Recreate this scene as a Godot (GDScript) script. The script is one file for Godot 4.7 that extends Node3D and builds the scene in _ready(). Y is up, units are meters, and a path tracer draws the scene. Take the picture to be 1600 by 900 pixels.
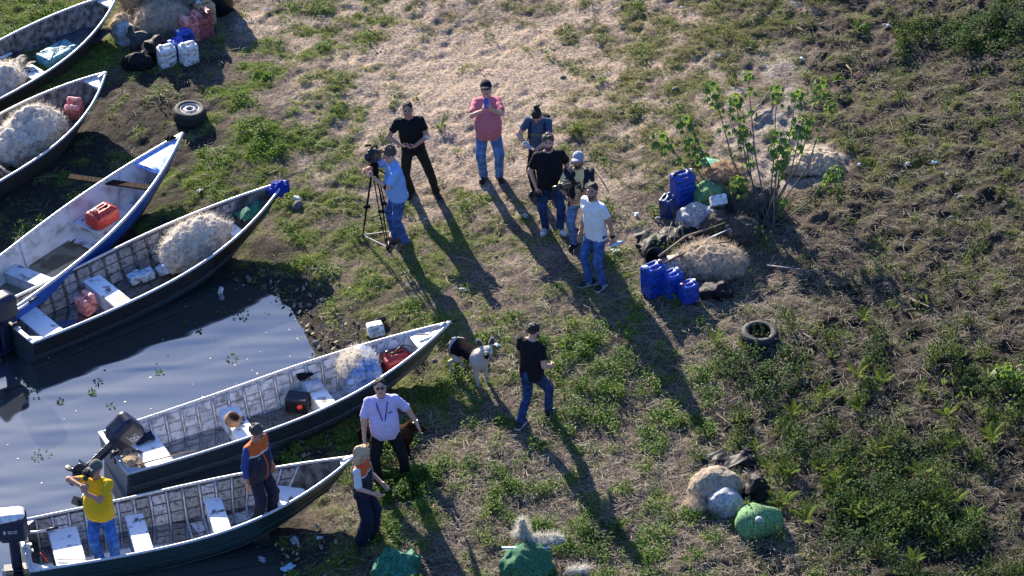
extends Node3D
# A muddy river bank in low back light: aluminium fishing boats, people, a dog, nets, cans and scrub.

var rng := RandomNumberGenerator.new()
var SHORE: PackedVector2Array = PackedVector2Array([Vector2(400, 3600), Vector2(-3.162, 8.541), Vector2(-3.447, 6.929), Vector2(-3.694, 5.558), Vector2(-3.505, 3.86), Vector2(-3.2, 2.263), Vector2(-3.014, 1.477), Vector2(-3.193, 0.831), Vector2(-3.414, 0.205), Vector2(-3.683, -0.134), Vector2(-3.984, -0.444), Vector2(-4.532, -0.673), Vector2(-5.528, -0.837), Vector2(-6.915, -0.825), Vector2(-8.493, -0.707), Vector2(-10.812, -0.134), Vector2(-3600, -500), Vector2(-3600, 3600)])
var sd_grid: PackedFloat32Array
const GX0 := -15.0
const GZ0 := -16.0
const GS := 0.25
const GNX := 130
const GNZ := 130
var tex_cache := {}
var used_names := {}
var fold_noise := FastNoiseLite.new()

# ------------------------------------------------------------------ terrain
func shore_exact(x: float, z: float) -> float:
	var p := Vector2(x, z)
	var best := 1e9
	var inside := false
	var n := SHORE.size()
	for i in n:
		var a := SHORE[i]
		var b := SHORE[(i + 1) % n]
		var e := b - a
		var q := p - a
		var t := clampf(q.dot(e) / e.length_squared(), 0.0, 1.0)
		best = minf(best, (q - e * t).length())
		if (a.y > z) != (b.y > z) and x < (b.x - a.x) * (z - a.y) / (b.y - a.y) + a.x:
			inside = not inside
	return -best if inside else best

func make_sd_grid():
	sd_grid.resize(GNX * GNZ)
	for j in GNZ:
		for i in GNX:
			sd_grid[j * GNX + i] = shore_exact(GX0 + i * GS, GZ0 + j * GS)

func bil(grid: PackedFloat32Array, x: float, z: float) -> float:
	var u := clampf((x - GX0) / GS, 0.0, GNX - 1.001)
	var v := clampf((z - GZ0) / GS, 0.0, GNZ - 1.001)
	var i := int(u)
	var j := int(v)
	u -= i
	v -= j
	var k := j * GNX + i
	return lerpf(lerpf(grid[k], grid[k + 1], u), lerpf(grid[k + GNX], grid[k + GNX + 1], u), v)

func shore(x: float, z: float) -> float:
	if x > GX0 and x < GX0 + (GNX - 1) * GS and z > GZ0 and z < GZ0 + (GNZ - 1) * GS:
		return bil(sd_grid, x, z)
	return shore_exact(x, z)

func ground_y(x: float, z: float) -> float:
	var d := shore(x, z)
	if d < 0.0:
		return -0.5 * (1.0 - exp(d / 2.0))
	var w := 1.0 - exp(-d / 1.5)
	return 0.28 * (1.0 - exp(-d / 2.5)) + 0.012 * minf(d, 40.0) + w * (0.045 * sin(x * 0.9 + z * 0.35 + 1.0) + 0.04 * sin(z * 1.1 - x * 0.3) + 0.018 * sin(x * 2.3 + z * 1.9))

func gp(x: float, z: float) -> Vector3:
	return Vector3(x, ground_y(x, z), z)

# ------------------------------------------------------------------ scene tree helpers
func numbered(called: String) -> String:
	if not used_names.has(called):
		used_names[called] = 0
		return called
	used_names[called] += 1
	return "%s_%03d" % [called, used_names[called]]

func tag(o: Node, label: String, category := "", group := "", kind := ""):
	if label: o.set_meta("label", label)
	if category: o.set_meta("category", category)
	if group: o.set_meta("group", group)
	if kind: o.set_meta("kind", kind)

func thing(called: String, label: String, category: String, at := Vector3.ZERO, yaw := 0.0, group := "") -> Node3D:
	var o := Node3D.new()
	o.name = numbered(called)
	add_child(o)
	o.position = at
	o.rotation.y = yaw
	tag(o, label, category, group)
	return o

func part(parent: Node, called: String, mesh: Mesh, m: Material, at := Vector3.ZERO) -> MeshInstance3D:
	var o := MeshInstance3D.new()
	var nm := called
	if parent == self: nm = numbered(called)
	o.name = nm
	o.mesh = mesh
	o.material_override = m
	o.position = at
	parent.add_child(o, true)
	return o

func copy_of(src: Node3D, label: String, at: Vector3, yaw := 0.0) -> Node3D:
	var c: Node3D = src.duplicate()
	var stem: String = src.name
	var r := RegEx.create_from_string("_\\d+$")
	c.name = numbered(r.sub(stem, ""))
	add_child(c)
	c.position = at
	c.rotation.y = yaw
	c.set_meta("label", label)
	return c

# ------------------------------------------------------------------ materials
func lin(r: float, g: float, b: float) -> Color:
	return Color(r, g, b).linear_to_srgb()

func noise_tex(key: String, freq: float, oct: int, cols: Array, offs: Array, kind := 0, size := 512) -> Texture2D:
	if tex_cache.has(key): return tex_cache[key]
	var n := FastNoiseLite.new()
	n.seed = key.hash() % 9999
	n.frequency = freq
	n.fractal_octaves = oct
	if kind == 1: n.noise_type = FastNoiseLite.TYPE_CELLULAR
	elif kind == 2:
		n.noise_type = FastNoiseLite.TYPE_SIMPLEX
		n.fractal_type = FastNoiseLite.FRACTAL_RIDGED
	else: n.noise_type = FastNoiseLite.TYPE_SIMPLEX_SMOOTH
	var t := NoiseTexture2D.new()
	t.width = size
	t.height = size
	t.seamless = true
	t.noise = n
	if cols.size():
		var g := Gradient.new()
		g.offsets = PackedFloat32Array(offs)
		g.colors = PackedColorArray(cols)
		t.color_ramp = g
	tex_cache[key] = t
	return t

func g(v: float) -> Color:
	return Color(v, v, v)

func mottle() -> Texture2D: return noise_tex("mottle", 0.012, 5, [g(0.62), g(0.85), g(1.0)], [0.25, 0.5, 0.72])
func grime() -> Texture2D: return noise_tex("grime", 0.010, 6, [g(0.16), g(0.45), g(0.85), g(1.0)], [0.3, 0.43, 0.55, 0.7])
func scuff() -> Texture2D: return noise_tex("scuff", 0.02, 5, [g(0.72), g(0.92), g(1.0)], [0.27, 0.4, 0.6])
func weave() -> Texture2D: return noise_tex("weave", 0.06, 3, [g(0.9), g(1.0)], [0.3, 0.7])
func bumps() -> Texture2D: return noise_tex("bumps", 0.02, 4, [], [])
func fine() -> Texture2D: return noise_tex("fine", 0.09, 3, [], [])

func pm(col: Color, rough := 0.8, o := {}) -> StandardMaterial3D:
	var m := StandardMaterial3D.new()
	m.albedo_color = col
	m.roughness = rough
	m.metallic = o.get("metal", 0.0)
	m.metallic_specular = o.get("spec", 0.5)
	m.uv1_triplanar = true
	m.uv1_world_triplanar = o.get("world", false)
	var s: float = o.get("scale", 1.0)
	m.uv1_scale = o.get("scale3", Vector3(s, s, s))
	if o.has("tex"): m.albedo_texture = o.tex
	if o.has("bump"):
		m.heightmap_enabled = true
		m.heightmap_texture = o.bump
		m.heightmap_scale = o.get("bscale", 1.0)
	if o.get("vc", false): m.vertex_color_use_as_albedo = true
	if o.has("back"):
		m.backlight_enabled = true
		m.backlight = o.back
	if o.has("coat"):
		m.clearcoat_enabled = true
		m.clearcoat = o.coat
		m.clearcoat_roughness = 0.2
	m.cull_mode = BaseMaterial3D.CULL_DISABLED
	return m

# ------------------------------------------------------------------ mesh helpers
func mesh_of(v: PackedVector3Array, n: PackedVector3Array, idx: PackedInt32Array, c := PackedColorArray()) -> ArrayMesh:
	var a := []
	a.resize(Mesh.ARRAY_MAX)
	a[Mesh.ARRAY_VERTEX] = v
	a[Mesh.ARRAY_NORMAL] = n
	a[Mesh.ARRAY_INDEX] = idx
	if c.size(): a[Mesh.ARRAY_COLOR] = c
	var m := ArrayMesh.new()
	m.add_surface_from_arrays(Mesh.PRIMITIVE_TRIANGLES, a)
	return m

func st_new(smooth := true) -> SurfaceTool:
	var st := SurfaceTool.new()
	st.begin(Mesh.PRIMITIVE_TRIANGLES)
	st.set_smooth_group(0 if smooth else -1)
	return st

func done(st: SurfaceTool) -> ArrayMesh:
	st.generate_normals()
	return st.commit()

func quad(st: SurfaceTool, a: Vector3, b: Vector3, c: Vector3, d: Vector3):
	for p: Vector3 in [a, b, c, a, c, d]: st.add_vertex(p)

# box with chamfered edges
func add_box(st: SurfaceTool, x: Transform3D, size: Vector3, ch := 0.006):
	var h := size * 0.5
	ch = minf(ch, minf(h.x, minf(h.y, h.z)) * 0.9)
	st.set_smooth_group(-1)
	for ax in 3:
		for s: float in [-1.0, 1.0]:
			var n := Vector3.ZERO
			n[ax] = s
			var u := Vector3.ZERO
			var v := Vector3.ZERO
			u[(ax + 1) % 3] = 1.0
			v[(ax + 2) % 3] = 1.0
			var hu: float = h[(ax + 1) % 3] - ch
			var hv: float = h[(ax + 2) % 3] - ch
			var c: Vector3 = n * h[ax]
			var q := [c - u * hu - v * hv, c + u * hu - v * hv, c + u * hu + v * hv, c - u * hu + v * hv]
			if s > 0: q.reverse()
			quad(st, x * q[0], x * q[1], x * q[2], x * q[3])
	for ax in 3: # edge chamfers
		var b1 := (ax + 1) % 3
		var b2 := (ax + 2) % 3
		for s1: float in [-1.0, 1.0]:
			for s2: float in [-1.0, 1.0]:
				var p := Vector3.ZERO
				var q := Vector3.ZERO
				p[b1] = s1 * h[b1]
				p[b2] = s2 * (h[b2] - ch)
				q[b1] = s1 * (h[b1] - ch)
				q[b2] = s2 * h[b2]
				var e := Vector3.ZERO
				e[ax] = h[ax] - ch
				if s1 * s2 > 0: quad(st, x * (p - e), x * (p + e), x * (q + e), x * (q - e))
				else: quad(st, x * (q - e), x * (q + e), x * (p + e), x * (p - e))
	for sx: float in [-1.0, 1.0]:
		for sy: float in [-1.0, 1.0]:
			for sz: float in [-1.0, 1.0]:
				var a := Vector3(sx * h.x, sy * (h.y - ch), sz * (h.z - ch))
				var b := Vector3(sx * (h.x - ch), sy * h.y, sz * (h.z - ch))
				var c := Vector3(sx * (h.x - ch), sy * (h.y - ch), sz * h.z)
				var tri := [a, b, c] if sx * sy * sz < 0 else [a, c, b]
				for t: Vector3 in tri: st.add_vertex(x * t)

func box_mesh(size: Vector3, ch := 0.006) -> ArrayMesh:
	var st := st_new(false)
	add_box(st, Transform3D.IDENTITY, size, ch)
	return done(st)

# tube along points, with a radius for each
func add_tube(st: SurfaceTool, pts: Array, radii, seg := 6, capped := true):
	var n := pts.size()
	st.set_smooth_group(0)
	var rings := []
	var up := Vector3.UP
	for i in n:
		var p: Vector3 = pts[i]
		var d: Vector3 = (pts[mini(i + 1, n - 1)] - pts[maxi(i - 1, 0)]).normalized()
		if absf(d.dot(up)) > 0.95: up = Vector3.RIGHT if absf(d.x) < 0.9 else Vector3.BACK
		var a := d.cross(up).normalized()
		var b := a.cross(d).normalized()
		up = b
		var r: float = radii[i] if radii is Array else radii
		var ring := []
		for k in seg:
			var t := TAU * k / seg
			ring.append(p + (a * cos(t) + b * sin(t)) * r)
		rings.append(ring)
	for i in n - 1:
		for k in seg:
			var k2 := (k + 1) % seg
			quad(st, rings[i][k], rings[i][k2], rings[i + 1][k2], rings[i + 1][k])
	if capped:
		for k in range(1, seg - 1):
			for p: Vector3 in [rings[0][0], rings[0][k + 1], rings[0][k]]: st.add_vertex(p)
			for p: Vector3 in [rings[n - 1][0], rings[n - 1][k], rings[n - 1][k + 1]]: st.add_vertex(p)

func tube(pts: Array, radii, seg := 6) -> ArrayMesh:
	var st := st_new()
	add_tube(st, pts, radii, seg)
	return done(st)

# lathe: profile of (radius, height) round y
func lathe(prof: Array, seg := 24, x := Transform3D.IDENTITY, smooth := true) -> ArrayMesh:
	var st := st_new(smooth)
	add_lathe(st, prof, seg, x)
	return done(st)

func add_lathe(st: SurfaceTool, prof: Array, seg := 24, x := Transform3D.IDENTITY):
	for i in prof.size() - 1:
		for k in seg:
			var t0 := TAU * k / seg
			var t1 := TAU * (k + 1) / seg
			var a: Vector2 = prof[i]
			var b: Vector2 = prof[i + 1]
			quad(st, x * Vector3(a.x * cos(t0), a.y, a.x * sin(t0)), x * Vector3(a.x * cos(t1), a.y, a.x * sin(t1)), x * Vector3(b.x * cos(t1), b.y, b.x * sin(t1)), x * Vector3(b.x * cos(t0), b.y, b.x * sin(t0)))

func looking(at: Vector3, dir: Vector3, up := Vector3.UP) -> Transform3D: # local y along dir
	var y := dir.normalized()
	if absf(y.dot(up)) > 0.98: up = Vector3.BACK
	var xx := y.cross(up).normalized()
	return Transform3D(Basis(xx, y, xx.cross(y)), at)


# ------------------------------------------------------------------ distance-field mesher (surface nets)
class Sdf:
	var o: Vector3
	var c: float
	var nx: int
	var ny: int
	var nz: int
	var f: PackedFloat32Array
	func _init(lo: Vector3, hi: Vector3, cell: float):
		c = cell
		o = lo
		nx = int(ceil((hi.x - lo.x) / c)) + 2
		ny = int(ceil((hi.y - lo.y) / c)) + 2
		nz = int(ceil((hi.z - lo.z) / c)) + 2
		f.resize(nx * ny * nz)
		f.fill(0.5)
	func span(lo: Vector3, hi: Vector3) -> Array:
		var a := ((lo - o) / c).floor()
		var b := ((hi - o) / c).ceil()
		return [clampi(int(a.x), 0, nx - 1), clampi(int(a.y), 0, ny - 1), clampi(int(a.z), 0, nz - 1), clampi(int(b.x), 0, nx - 1), clampi(int(b.y), 0, ny - 1), clampi(int(b.z), 0, nz - 1)]
	# tapered capsule from a to b; squash flattens along the axis sq by the factor sqf; flat cuts the b end square
	func bone(a: Vector3, b: Vector3, ra: float, rb: float, k := 0.03, flat := false, op := 1):
		var m := maxf(ra, rb) + k + c * 2.5
		var e := Vector3(m, m, m)
		var s := span(a.min(b) - e, a.max(b) + e)
		var ab := b - a
		var inv := 1.0 / maxf(ab.length_squared(), 1e-9)
		var len := ab.length()
		var dr := rb - ra
		for iz in range(s[2], s[5] + 1):
			for iy in range(s[1], s[4] + 1):
				var at: int = (iz * ny + iy) * nx
				for ix in range(s[0], s[3] + 1):
					var q := o + Vector3(ix, iy, iz) * c - a
					var u := q.dot(ab) * inv
					var t := clampf(u, 0.0, 1.0)
					var d := (q - ab * t).length() - ra - dr * t
					if flat: d = maxf(d, (u - 1.0) * len)
					var old := f[at + ix]
					if op > 0:
						var h := k - absf(d - old)
						d = minf(d, old)
						f[at + ix] = d - h * h * 0.25 / k if h > 0.0 else d
					else:
						var h := k - absf(d + old)
						d = maxf(-d, old)
						f[at + ix] = d + h * h * 0.25 / k if h > 0.0 else d
	func ball(p: Vector3, r: Vector3, k := 0.03, op := 1, basis := Basis.IDENTITY):
		var m := maxf(r.x, maxf(r.y, r.z)) + k + c * 2.5
		var e := Vector3(m, m, m)
		var s := span(p - e, p + e)
		var mn := minf(r.x, minf(r.y, r.z))
		for iz in range(s[2], s[5] + 1):
			for iy in range(s[1], s[4] + 1):
				var at: int = (iz * ny + iy) * nx
				for ix in range(s[0], s[3] + 1):
					var q: Vector3 = (o + Vector3(ix, iy, iz) * c - p) * basis
					var k0 := (q / r).length()
					var k1 := (q / (r * r)).length()
					var d := k0 * (k0 - 1.0) / k1 if k1 > 1e-6 else -mn
					var old := f[at + ix]
					if op > 0:
						var h := k - absf(d - old)
						d = minf(d, old)
						f[at + ix] = d - h * h * 0.25 / k if h > 0.0 else d
					else:
						var h := k - absf(d + old)
						d = maxf(-d, old)
						f[at + ix] = d + h * h * 0.25 / k if h > 0.0 else d
	func rbox(p: Vector3, half: Vector3, r: float, k := 0.01, op := 1, basis := Basis.IDENTITY):
		var m := half.length() + k + c * 2.5
		var e := Vector3(m, m, m)
		var s := span(p - e, p + e)
		var hh := half - Vector3(r, r, r)
		for iz in range(s[2], s[5] + 1):
			for iy in range(s[1], s[4] + 1):
				var at: int = (iz * ny + iy) * nx
				for ix in range(s[0], s[3] + 1):
					var q: Vector3 = ((o + Vector3(ix, iy, iz) * c - p) * basis).abs() - hh
					var d := q.max(Vector3.ZERO).length() + minf(maxf(q.x, maxf(q.y, q.z)), 0.0) - r
					var old := f[at + ix]
					if op > 0:
						var h := k - absf(d - old)
						d = minf(d, old)
						f[at + ix] = d - h * h * 0.25 / k if h > 0.0 else d
					else:
						var h := k - absf(d + old)
						d = maxf(-d, old)
						f[at + ix] = d + h * h * 0.25 / k if h > 0.0 else d
	# keep only where n.p < w
	func clip(n: Vector3, w: float):
		n = n.normalized()
		for iz in nz:
			for iy in ny:
				var at := (iz * ny + iy) * nx
				for ix in nx:
					var d := n.dot(o + Vector3(ix, iy, iz) * c) - w
					if d > f[at + ix]: f[at + ix] = d
	# smooth surface: [vertices, normals, indices]
	func nets() -> Array:
		var v := PackedVector3Array()
		var nn := PackedVector3Array()
		var idx := PackedInt32Array()
		var id := PackedInt32Array()
		id.resize(nx * ny * nz)
		id.fill(-1)
		var sy := nx
		var sz := nx * ny
		var lim := c * 2.0
		for iz in nz - 1:
			for iy in ny - 1:
				var at := (iz * ny + iy) * nx
				for ix in nx - 1:
					var q := at + ix
					if absf(f[q]) > lim: continue
					var a := f[q]
					var b := f[q + 1]
					var d := f[q + sy]
					var e := f[q + sy + 1]
					var a2 := f[q + sz]
					var b2 := f[q + sz + 1]
					var d2 := f[q + sz + sy]
					var e2 := f[q + sz + sy + 1]
					var cnt := int(a < 0) + int(b < 0) + int(d < 0) + int(e < 0) + int(a2 < 0) + int(b2 < 0) + int(d2 < 0) + int(e2 < 0)
					if cnt == 0 or cnt == 8: continue
					var p := Vector3.ZERO
					var m := 0
					if (a < 0) != (b < 0): p += Vector3(a / (a - b), 0, 0); m += 1
					if (d < 0) != (e < 0): p += Vector3(d / (d - e), 1, 0); m += 1
					if (a2 < 0) != (b2 < 0): p += Vector3(a2 / (a2 - b2), 0, 1); m += 1
					if (d2 < 0) != (e2 < 0): p += Vector3(d2 / (d2 - e2), 1, 1); m += 1
					if (a < 0) != (d < 0): p += Vector3(0, a / (a - d), 0); m += 1
					if (b < 0) != (e < 0): p += Vector3(1, b / (b - e), 0); m += 1
					if (a2 < 0) != (d2 < 0): p += Vector3(0, a2 / (a2 - d2), 1); m += 1
					if (b2 < 0) != (e2 < 0): p += Vector3(1, b2 / (b2 - e2), 1); m += 1
					if (a < 0) != (a2 < 0): p += Vector3(0, 0, a / (a - a2)); m += 1
					if (b < 0) != (b2 < 0): p += Vector3(1, 0, b / (b - b2)); m += 1
					if (d < 0) != (d2 < 0): p += Vector3(0, 1, d / (d - d2)); m += 1
					if (e < 0) != (e2 < 0): p += Vector3(1, 1, e / (e - e2)); m += 1
					id[q] = v.size()
					v.append(o + (Vector3(ix, iy, iz) + p / m) * c)
					nn.append(Vector3(b + e + b2 + e2 - a - d - a2 - d2, d + e + d2 + e2 - a - b - a2 - b2, a2 + b2 + d2 + e2 - a - b - d - e).normalized())
		for iz in range(1, nz - 1):
			for iy in range(1, ny - 1):
				var at := (iz * ny + iy) * nx
				for ix in range(1, nx - 1):
					var q := at + ix
					if id[q] < 0: continue
					var s := f[q] < 0
					if s != (f[q + 1] < 0): face(idx, id[q], id[q - sy], id[q - sy - sz], id[q - sz], s)
					if s != (f[q + sy] < 0): face(idx, id[q], id[q - sz], id[q - sz - 1], id[q - 1], s)
					if s != (f[q + sz] < 0): face(idx, id[q], id[q - 1], id[q - 1 - sy], id[q - sy], s)
		return [v, nn, idx]
	func face(idx: PackedInt32Array, a: int, b: int, d: int, e: int, s: bool):
		if a < 0 or b < 0 or d < 0 or e < 0: return
		if s: idx.append_array(PackedInt32Array([a, d, b, a, e, d]))
		else: idx.append_array(PackedInt32Array([a, b, d, a, d, e]))

func sdf_mesh(s: Sdf, amp := 0.0, freq := 12.0, stretch := Vector3.ONE, color: Callable = no_fn) -> ArrayMesh:
	var r := s.nets()
	return finish(r, amp, freq, stretch, color)

func finish(r: Array, amp := 0.0, freq := 12.0, stretch := Vector3.ONE, color: Callable = no_fn) -> ArrayMesh:
	var v: PackedVector3Array = r[0]
	var n: PackedVector3Array = r[1]
	var idx: PackedInt32Array = r[2]
	var col := PackedColorArray()
	if color.is_valid():
		col.resize(v.size())
		for i in v.size(): col[i] = color.call(v[i], n[i])
	elif r.size() > 3: col = r[3]
	if amp > 0.0:
		fold_noise.seed = 5
		fold_noise.frequency = freq
		fold_noise.fractal_octaves = 2
		for i in v.size():
			v[i] += n[i] * (fold_of(fold_noise.get_noise_3dv(v[i] * stretch + Vector3(rng_off, 0, 0))) * amp)
		# normals again from the faces
		for i in n.size(): n[i] = Vector3.ZERO
		for t in range(0, idx.size(), 3):
			var cr := (v[idx[t + 2]] - v[idx[t]]).cross(v[idx[t + 1]] - v[idx[t]])
			n[idx[t]] += cr
			n[idx[t + 1]] += cr
			n[idx[t + 2]] += cr
		for i in n.size(): n[i] = n[i].normalized()
	return mesh_of(v, n, idx, col)

var rng_off := 0.0
var creased := false

func fold_of(v: float) -> float: return 0.6 - 2.6 * absf(v) if creased else v

var no_fn: Callable

func place_arrays(r: Array, x: Transform3D, flip := false) -> Array:
	var v: PackedVector3Array = r[0].duplicate()
	var n: PackedVector3Array = r[1].duplicate()
	var idx: PackedInt32Array = r[2].duplicate()
	var nb := x.basis.inverse().transposed()
	for i in v.size():
		v[i] = x * v[i]
		n[i] = (nb * n[i]).normalized()
	if x.basis.determinant() < 0.0:
		for t in range(0, idx.size(), 3):
			var q := idx[t]
			idx[t] = idx[t + 1]
			idx[t + 1] = q
	return [v, n, idx]

func join_arrays(a: Array, b: Array):
	var off: int = a[0].size()
	a[0].append_array(b[0])
	a[1].append_array(b[1])
	var idx: PackedInt32Array = b[2]
	for i in idx.size(): idx[i] += off
	a[2].append_array(idx)


# ------------------------------------------------------------------ people
var head_arr: Array
var hand_arr := {}
var head_meshes := {}
var shoe_mesh: ArrayMesh
var sole_mesh: ArrayMesh
var cloth_cache := {}

func cloth(c: Color, rough := 0.85) -> StandardMaterial3D:
	var k := "%s%s" % [c, rough]
	if not cloth_cache.has(k):
		cloth_cache[k] = pm(c, rough, {"tex": weave(), "scale": 3.2, "bump": noise_tex("folds", 0.011, 3, [], []), "bscale": 1.6, "spec": 0.3})
		cloth_cache[k].rim_enabled = true
		cloth_cache[k].rim = 0.06
	return cloth_cache[k]

func denim(c: Color) -> StandardMaterial3D:
	var k := "denim%s" % c
	if not cloth_cache.has(k):
		cloth_cache[k] = pm(c, 0.85, {"tex": noise_tex("denim", 0.006, 4, [g(0.72), g(0.88), g(1.0)], [0.3, 0.5, 0.72]), "scale": 2.6, "bump": noise_tex("folds", 0.011, 3, [], []), "bscale": 1.8, "spec": 0.25})
	return cloth_cache[k]

func skin(c: Color) -> StandardMaterial3D:
	var k := "skin%s" % c
	if not cloth_cache.has(k):
		cloth_cache[k] = pm(c, 0.55, {"tex": noise_tex("skin", 0.03, 3, [Color(0.93, 0.87, 0.85), Color(1, 1, 1)], [0.3, 0.7]), "scale": 1.5, "spec": 0.4})
	return cloth_cache[k]

func hair_mat(c: Color) -> StandardMaterial3D:
	var k := "hair%s" % c
	if not cloth_cache.has(k):
		cloth_cache[k] = pm(c, 0.6, {"tex": noise_tex("hair", 0.05, 3, [g(0.7), g(1.0)], [0.3, 0.7]), "scale3": Vector3(14, 3, 14), "bump": fine(), "bscale": 0.4})
	return cloth_cache[k]

func make_people_kit():
	# head: origin between the ears, face to +z
	var s := Sdf.new(Vector3(-0.10, -0.15, -0.13), Vector3(0.10, 0.14, 0.14), 0.005)
	s.ball(Vector3(0, 0.035, -0.018), Vector3(0.074, 0.088, 0.094), 0.02)
	s.ball(Vector3(0, -0.03, 0.022), Vector3(0.062, 0.082, 0.066), 0.03)
	s.ball(Vector3(0, -0.098, 0.052), Vector3(0.03, 0.022, 0.024), 0.025)
	for q: float in [-1.0, 1.0]:
		s.ball(Vector3(q * 0.04, -0.03, 0.055), Vector3(0.024, 0.022, 0.02), 0.02)
		s.bone(Vector3(q * 0.012, 0.022, 0.084), Vector3(q * 0.045, 0.024, 0.07), 0.009, 0.009, 0.012)
		s.ball(Vector3(q * 0.077, -0.008, -0.005), Vector3(0.009, 0.03, 0.018), 0.008)
		s.bone(Vector3(q * 0.05, -0.085, 0.015), Vector3(q * 0.055, -0.05, -0.01), 0.016, 0.02, 0.02)
	for q: float in [-1.0, 1.0]: s.ball(Vector3(q * 0.031, 0.004, 0.09), Vector3(0.017, 0.011, 0.014), 0.008, -1)
	s.bone(Vector3(0, 0.012, 0.086), Vector3(0, -0.034, 0.104), 0.008, 0.012, 0.01)
	s.ball(Vector3(0, -0.036, 0.098), Vector3(0.018, 0.009, 0.011), 0.008)
	s.bone(Vector3(-0.018, -0.066, 0.083), Vector3(0.018, -0.066, 0.083), 0.007, 0.007, 0.008)
	head_arr = s.nets()
	# hair
	s = Sdf.new(Vector3(-0.11, -0.15, -0.15), Vector3(0.11, 0.16, 0.12), 0.006)
	s.ball(Vector3(0, 0.040, -0.02), Vector3(0.0785, 0.0915, 0.0975), 0.02)
	s.clip(Vector3(0, -0.80, 0.60), -0.002)
	s.ball(Vector3(0, 0.012, 0.097), Vector3(0.066, 0.078, 0.062), 0.02, -1)
	rng_off = 0.0
	head_meshes["hair_short"] = sdf_mesh(s, 0.008, 30.0)
	s = Sdf.new(Vector3(-0.13, -0.18, -0.16), Vector3(0.13, 0.19, 0.14), 0.006)
	s.ball(Vector3(0, 0.05, -0.02), Vector3(0.092, 0.104, 0.108), 0.02)
	s.clip(Vector3(0, -0.86, 0.5), -0.004)
	s.ball(Vector3(0, -0.01, 0.10), Vector3(0.068, 0.074, 0.06), 0.02, -1)
	head_meshes["hair_full"] = sdf_mesh(s, 0.02, 18.0)
	s = Sdf.new(Vector3(-0.15, -0.5, -0.2), Vector3(0.15, 0.17, 0.13), 0.009)
	s.ball(Vector3(0, 0.045, -0.02), Vector3(0.09, 0.10, 0.108), 0.02)
	for q: float in [-1.0, 1.0]:
		s.bone(Vector3(q * 0.07, 0.03, -0.03), Vector3(q * 0.085, -0.22, -0.04), 0.035, 0.035, 0.03)
		s.bone(Vector3(q * 0.04, 0.03, -0.09), Vector3(q * 0.05, -0.38, -0.10), 0.045, 0.03, 0.04)
		s.bone(Vector3(q * 0.085, -0.22, -0.04), Vector3(q * 0.08, -0.36, -0.06), 0.035, 0.018, 0.03)
	s.ball(Vector3(0, -0.03, 0.10), Vector3(0.066, 0.085, 0.062), 0.012, -1)
	head_meshes["hair_long"] = sdf_mesh(s, 0.03, 14.0, Vector3(1, 0.25, 1))
	s = Sdf.new(Vector3(-0.11, -0.15, -0.21), Vector3(0.11, 0.21, 0.12), 0.006)
	s.ball(Vector3(0, 0.042, -0.02), Vector3(0.082, 0.096, 0.102), 0.02)
	s.clip(Vector3(0, -0.78, 0.62), 0.008)
	s.ball(Vector3(0, -0.01, 0.09), Vector3(0.064, 0.066, 0.05), 0.012, -1)
	s.ball(Vector3(0, 0.125, -0.105), Vector3(0.045, 0.045, 0.042), 0.015)
	s.bone(Vector3(0.02, 0.12, -0.13), Vector3(0.03, 0.03, -0.17), 0.025, 0.012, 0.02)
	head_meshes["hair_bun"] = sdf_mesh(s, 0.012, 30.0)
	# beard
	s = Sdf.new(Vector3(-0.10, -0.16, -0.05), Vector3(0.10, 0.03, 0.13), 0.005)
	s.ball(Vector3(0, -0.036, 0.02), Vector3(0.069, 0.086, 0.071), 0.02)
	s.ball(Vector3(0, -0.102, 0.052), Vector3(0.036, 0.028, 0.03), 0.025)
	s.clip(Vector3(0, 0.9, 0.42), -0.018)
	s.clip(Vector3(0, 0, -1), -0.0)
	s.ball(Vector3(0, -0.066, 0.1), Vector3(0.024, 0.009, 0.03), 0.006, -1)
	head_meshes["beard"] = sdf_mesh(s, 0.006, 45.0)
	# cap
	s = Sdf.new(Vector3(-0.12, -0.03, -0.15), Vector3(0.12, 0.17, 0.21), 0.006)
	s.ball(Vector3(0, 0.045, -0.015), Vector3(0.092, 0.105, 0.108), 0.02)
	s.clip(Vector3(0, -1, 0.18), -0.024)
	head_meshes["cap"] = sdf_mesh(s)
	s = Sdf.new(Vector3(-0.12, -0.03, -0.05), Vector3(0.12, 0.12, 0.23), 0.006)
	s.ball(Vector3(0, 0.03, 0.075), Vector3(0.085, 0.03, 0.115), 0.01)
	s.ball(Vector3(0, -0.012, 0.07), Vector3(0.12, 0.045, 0.16), 0.006, -1)
	s.clip(Vector3(0, 0, -1), -0.05)
	head_meshes["cap_bill"] = sdf_mesh(s)
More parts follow.
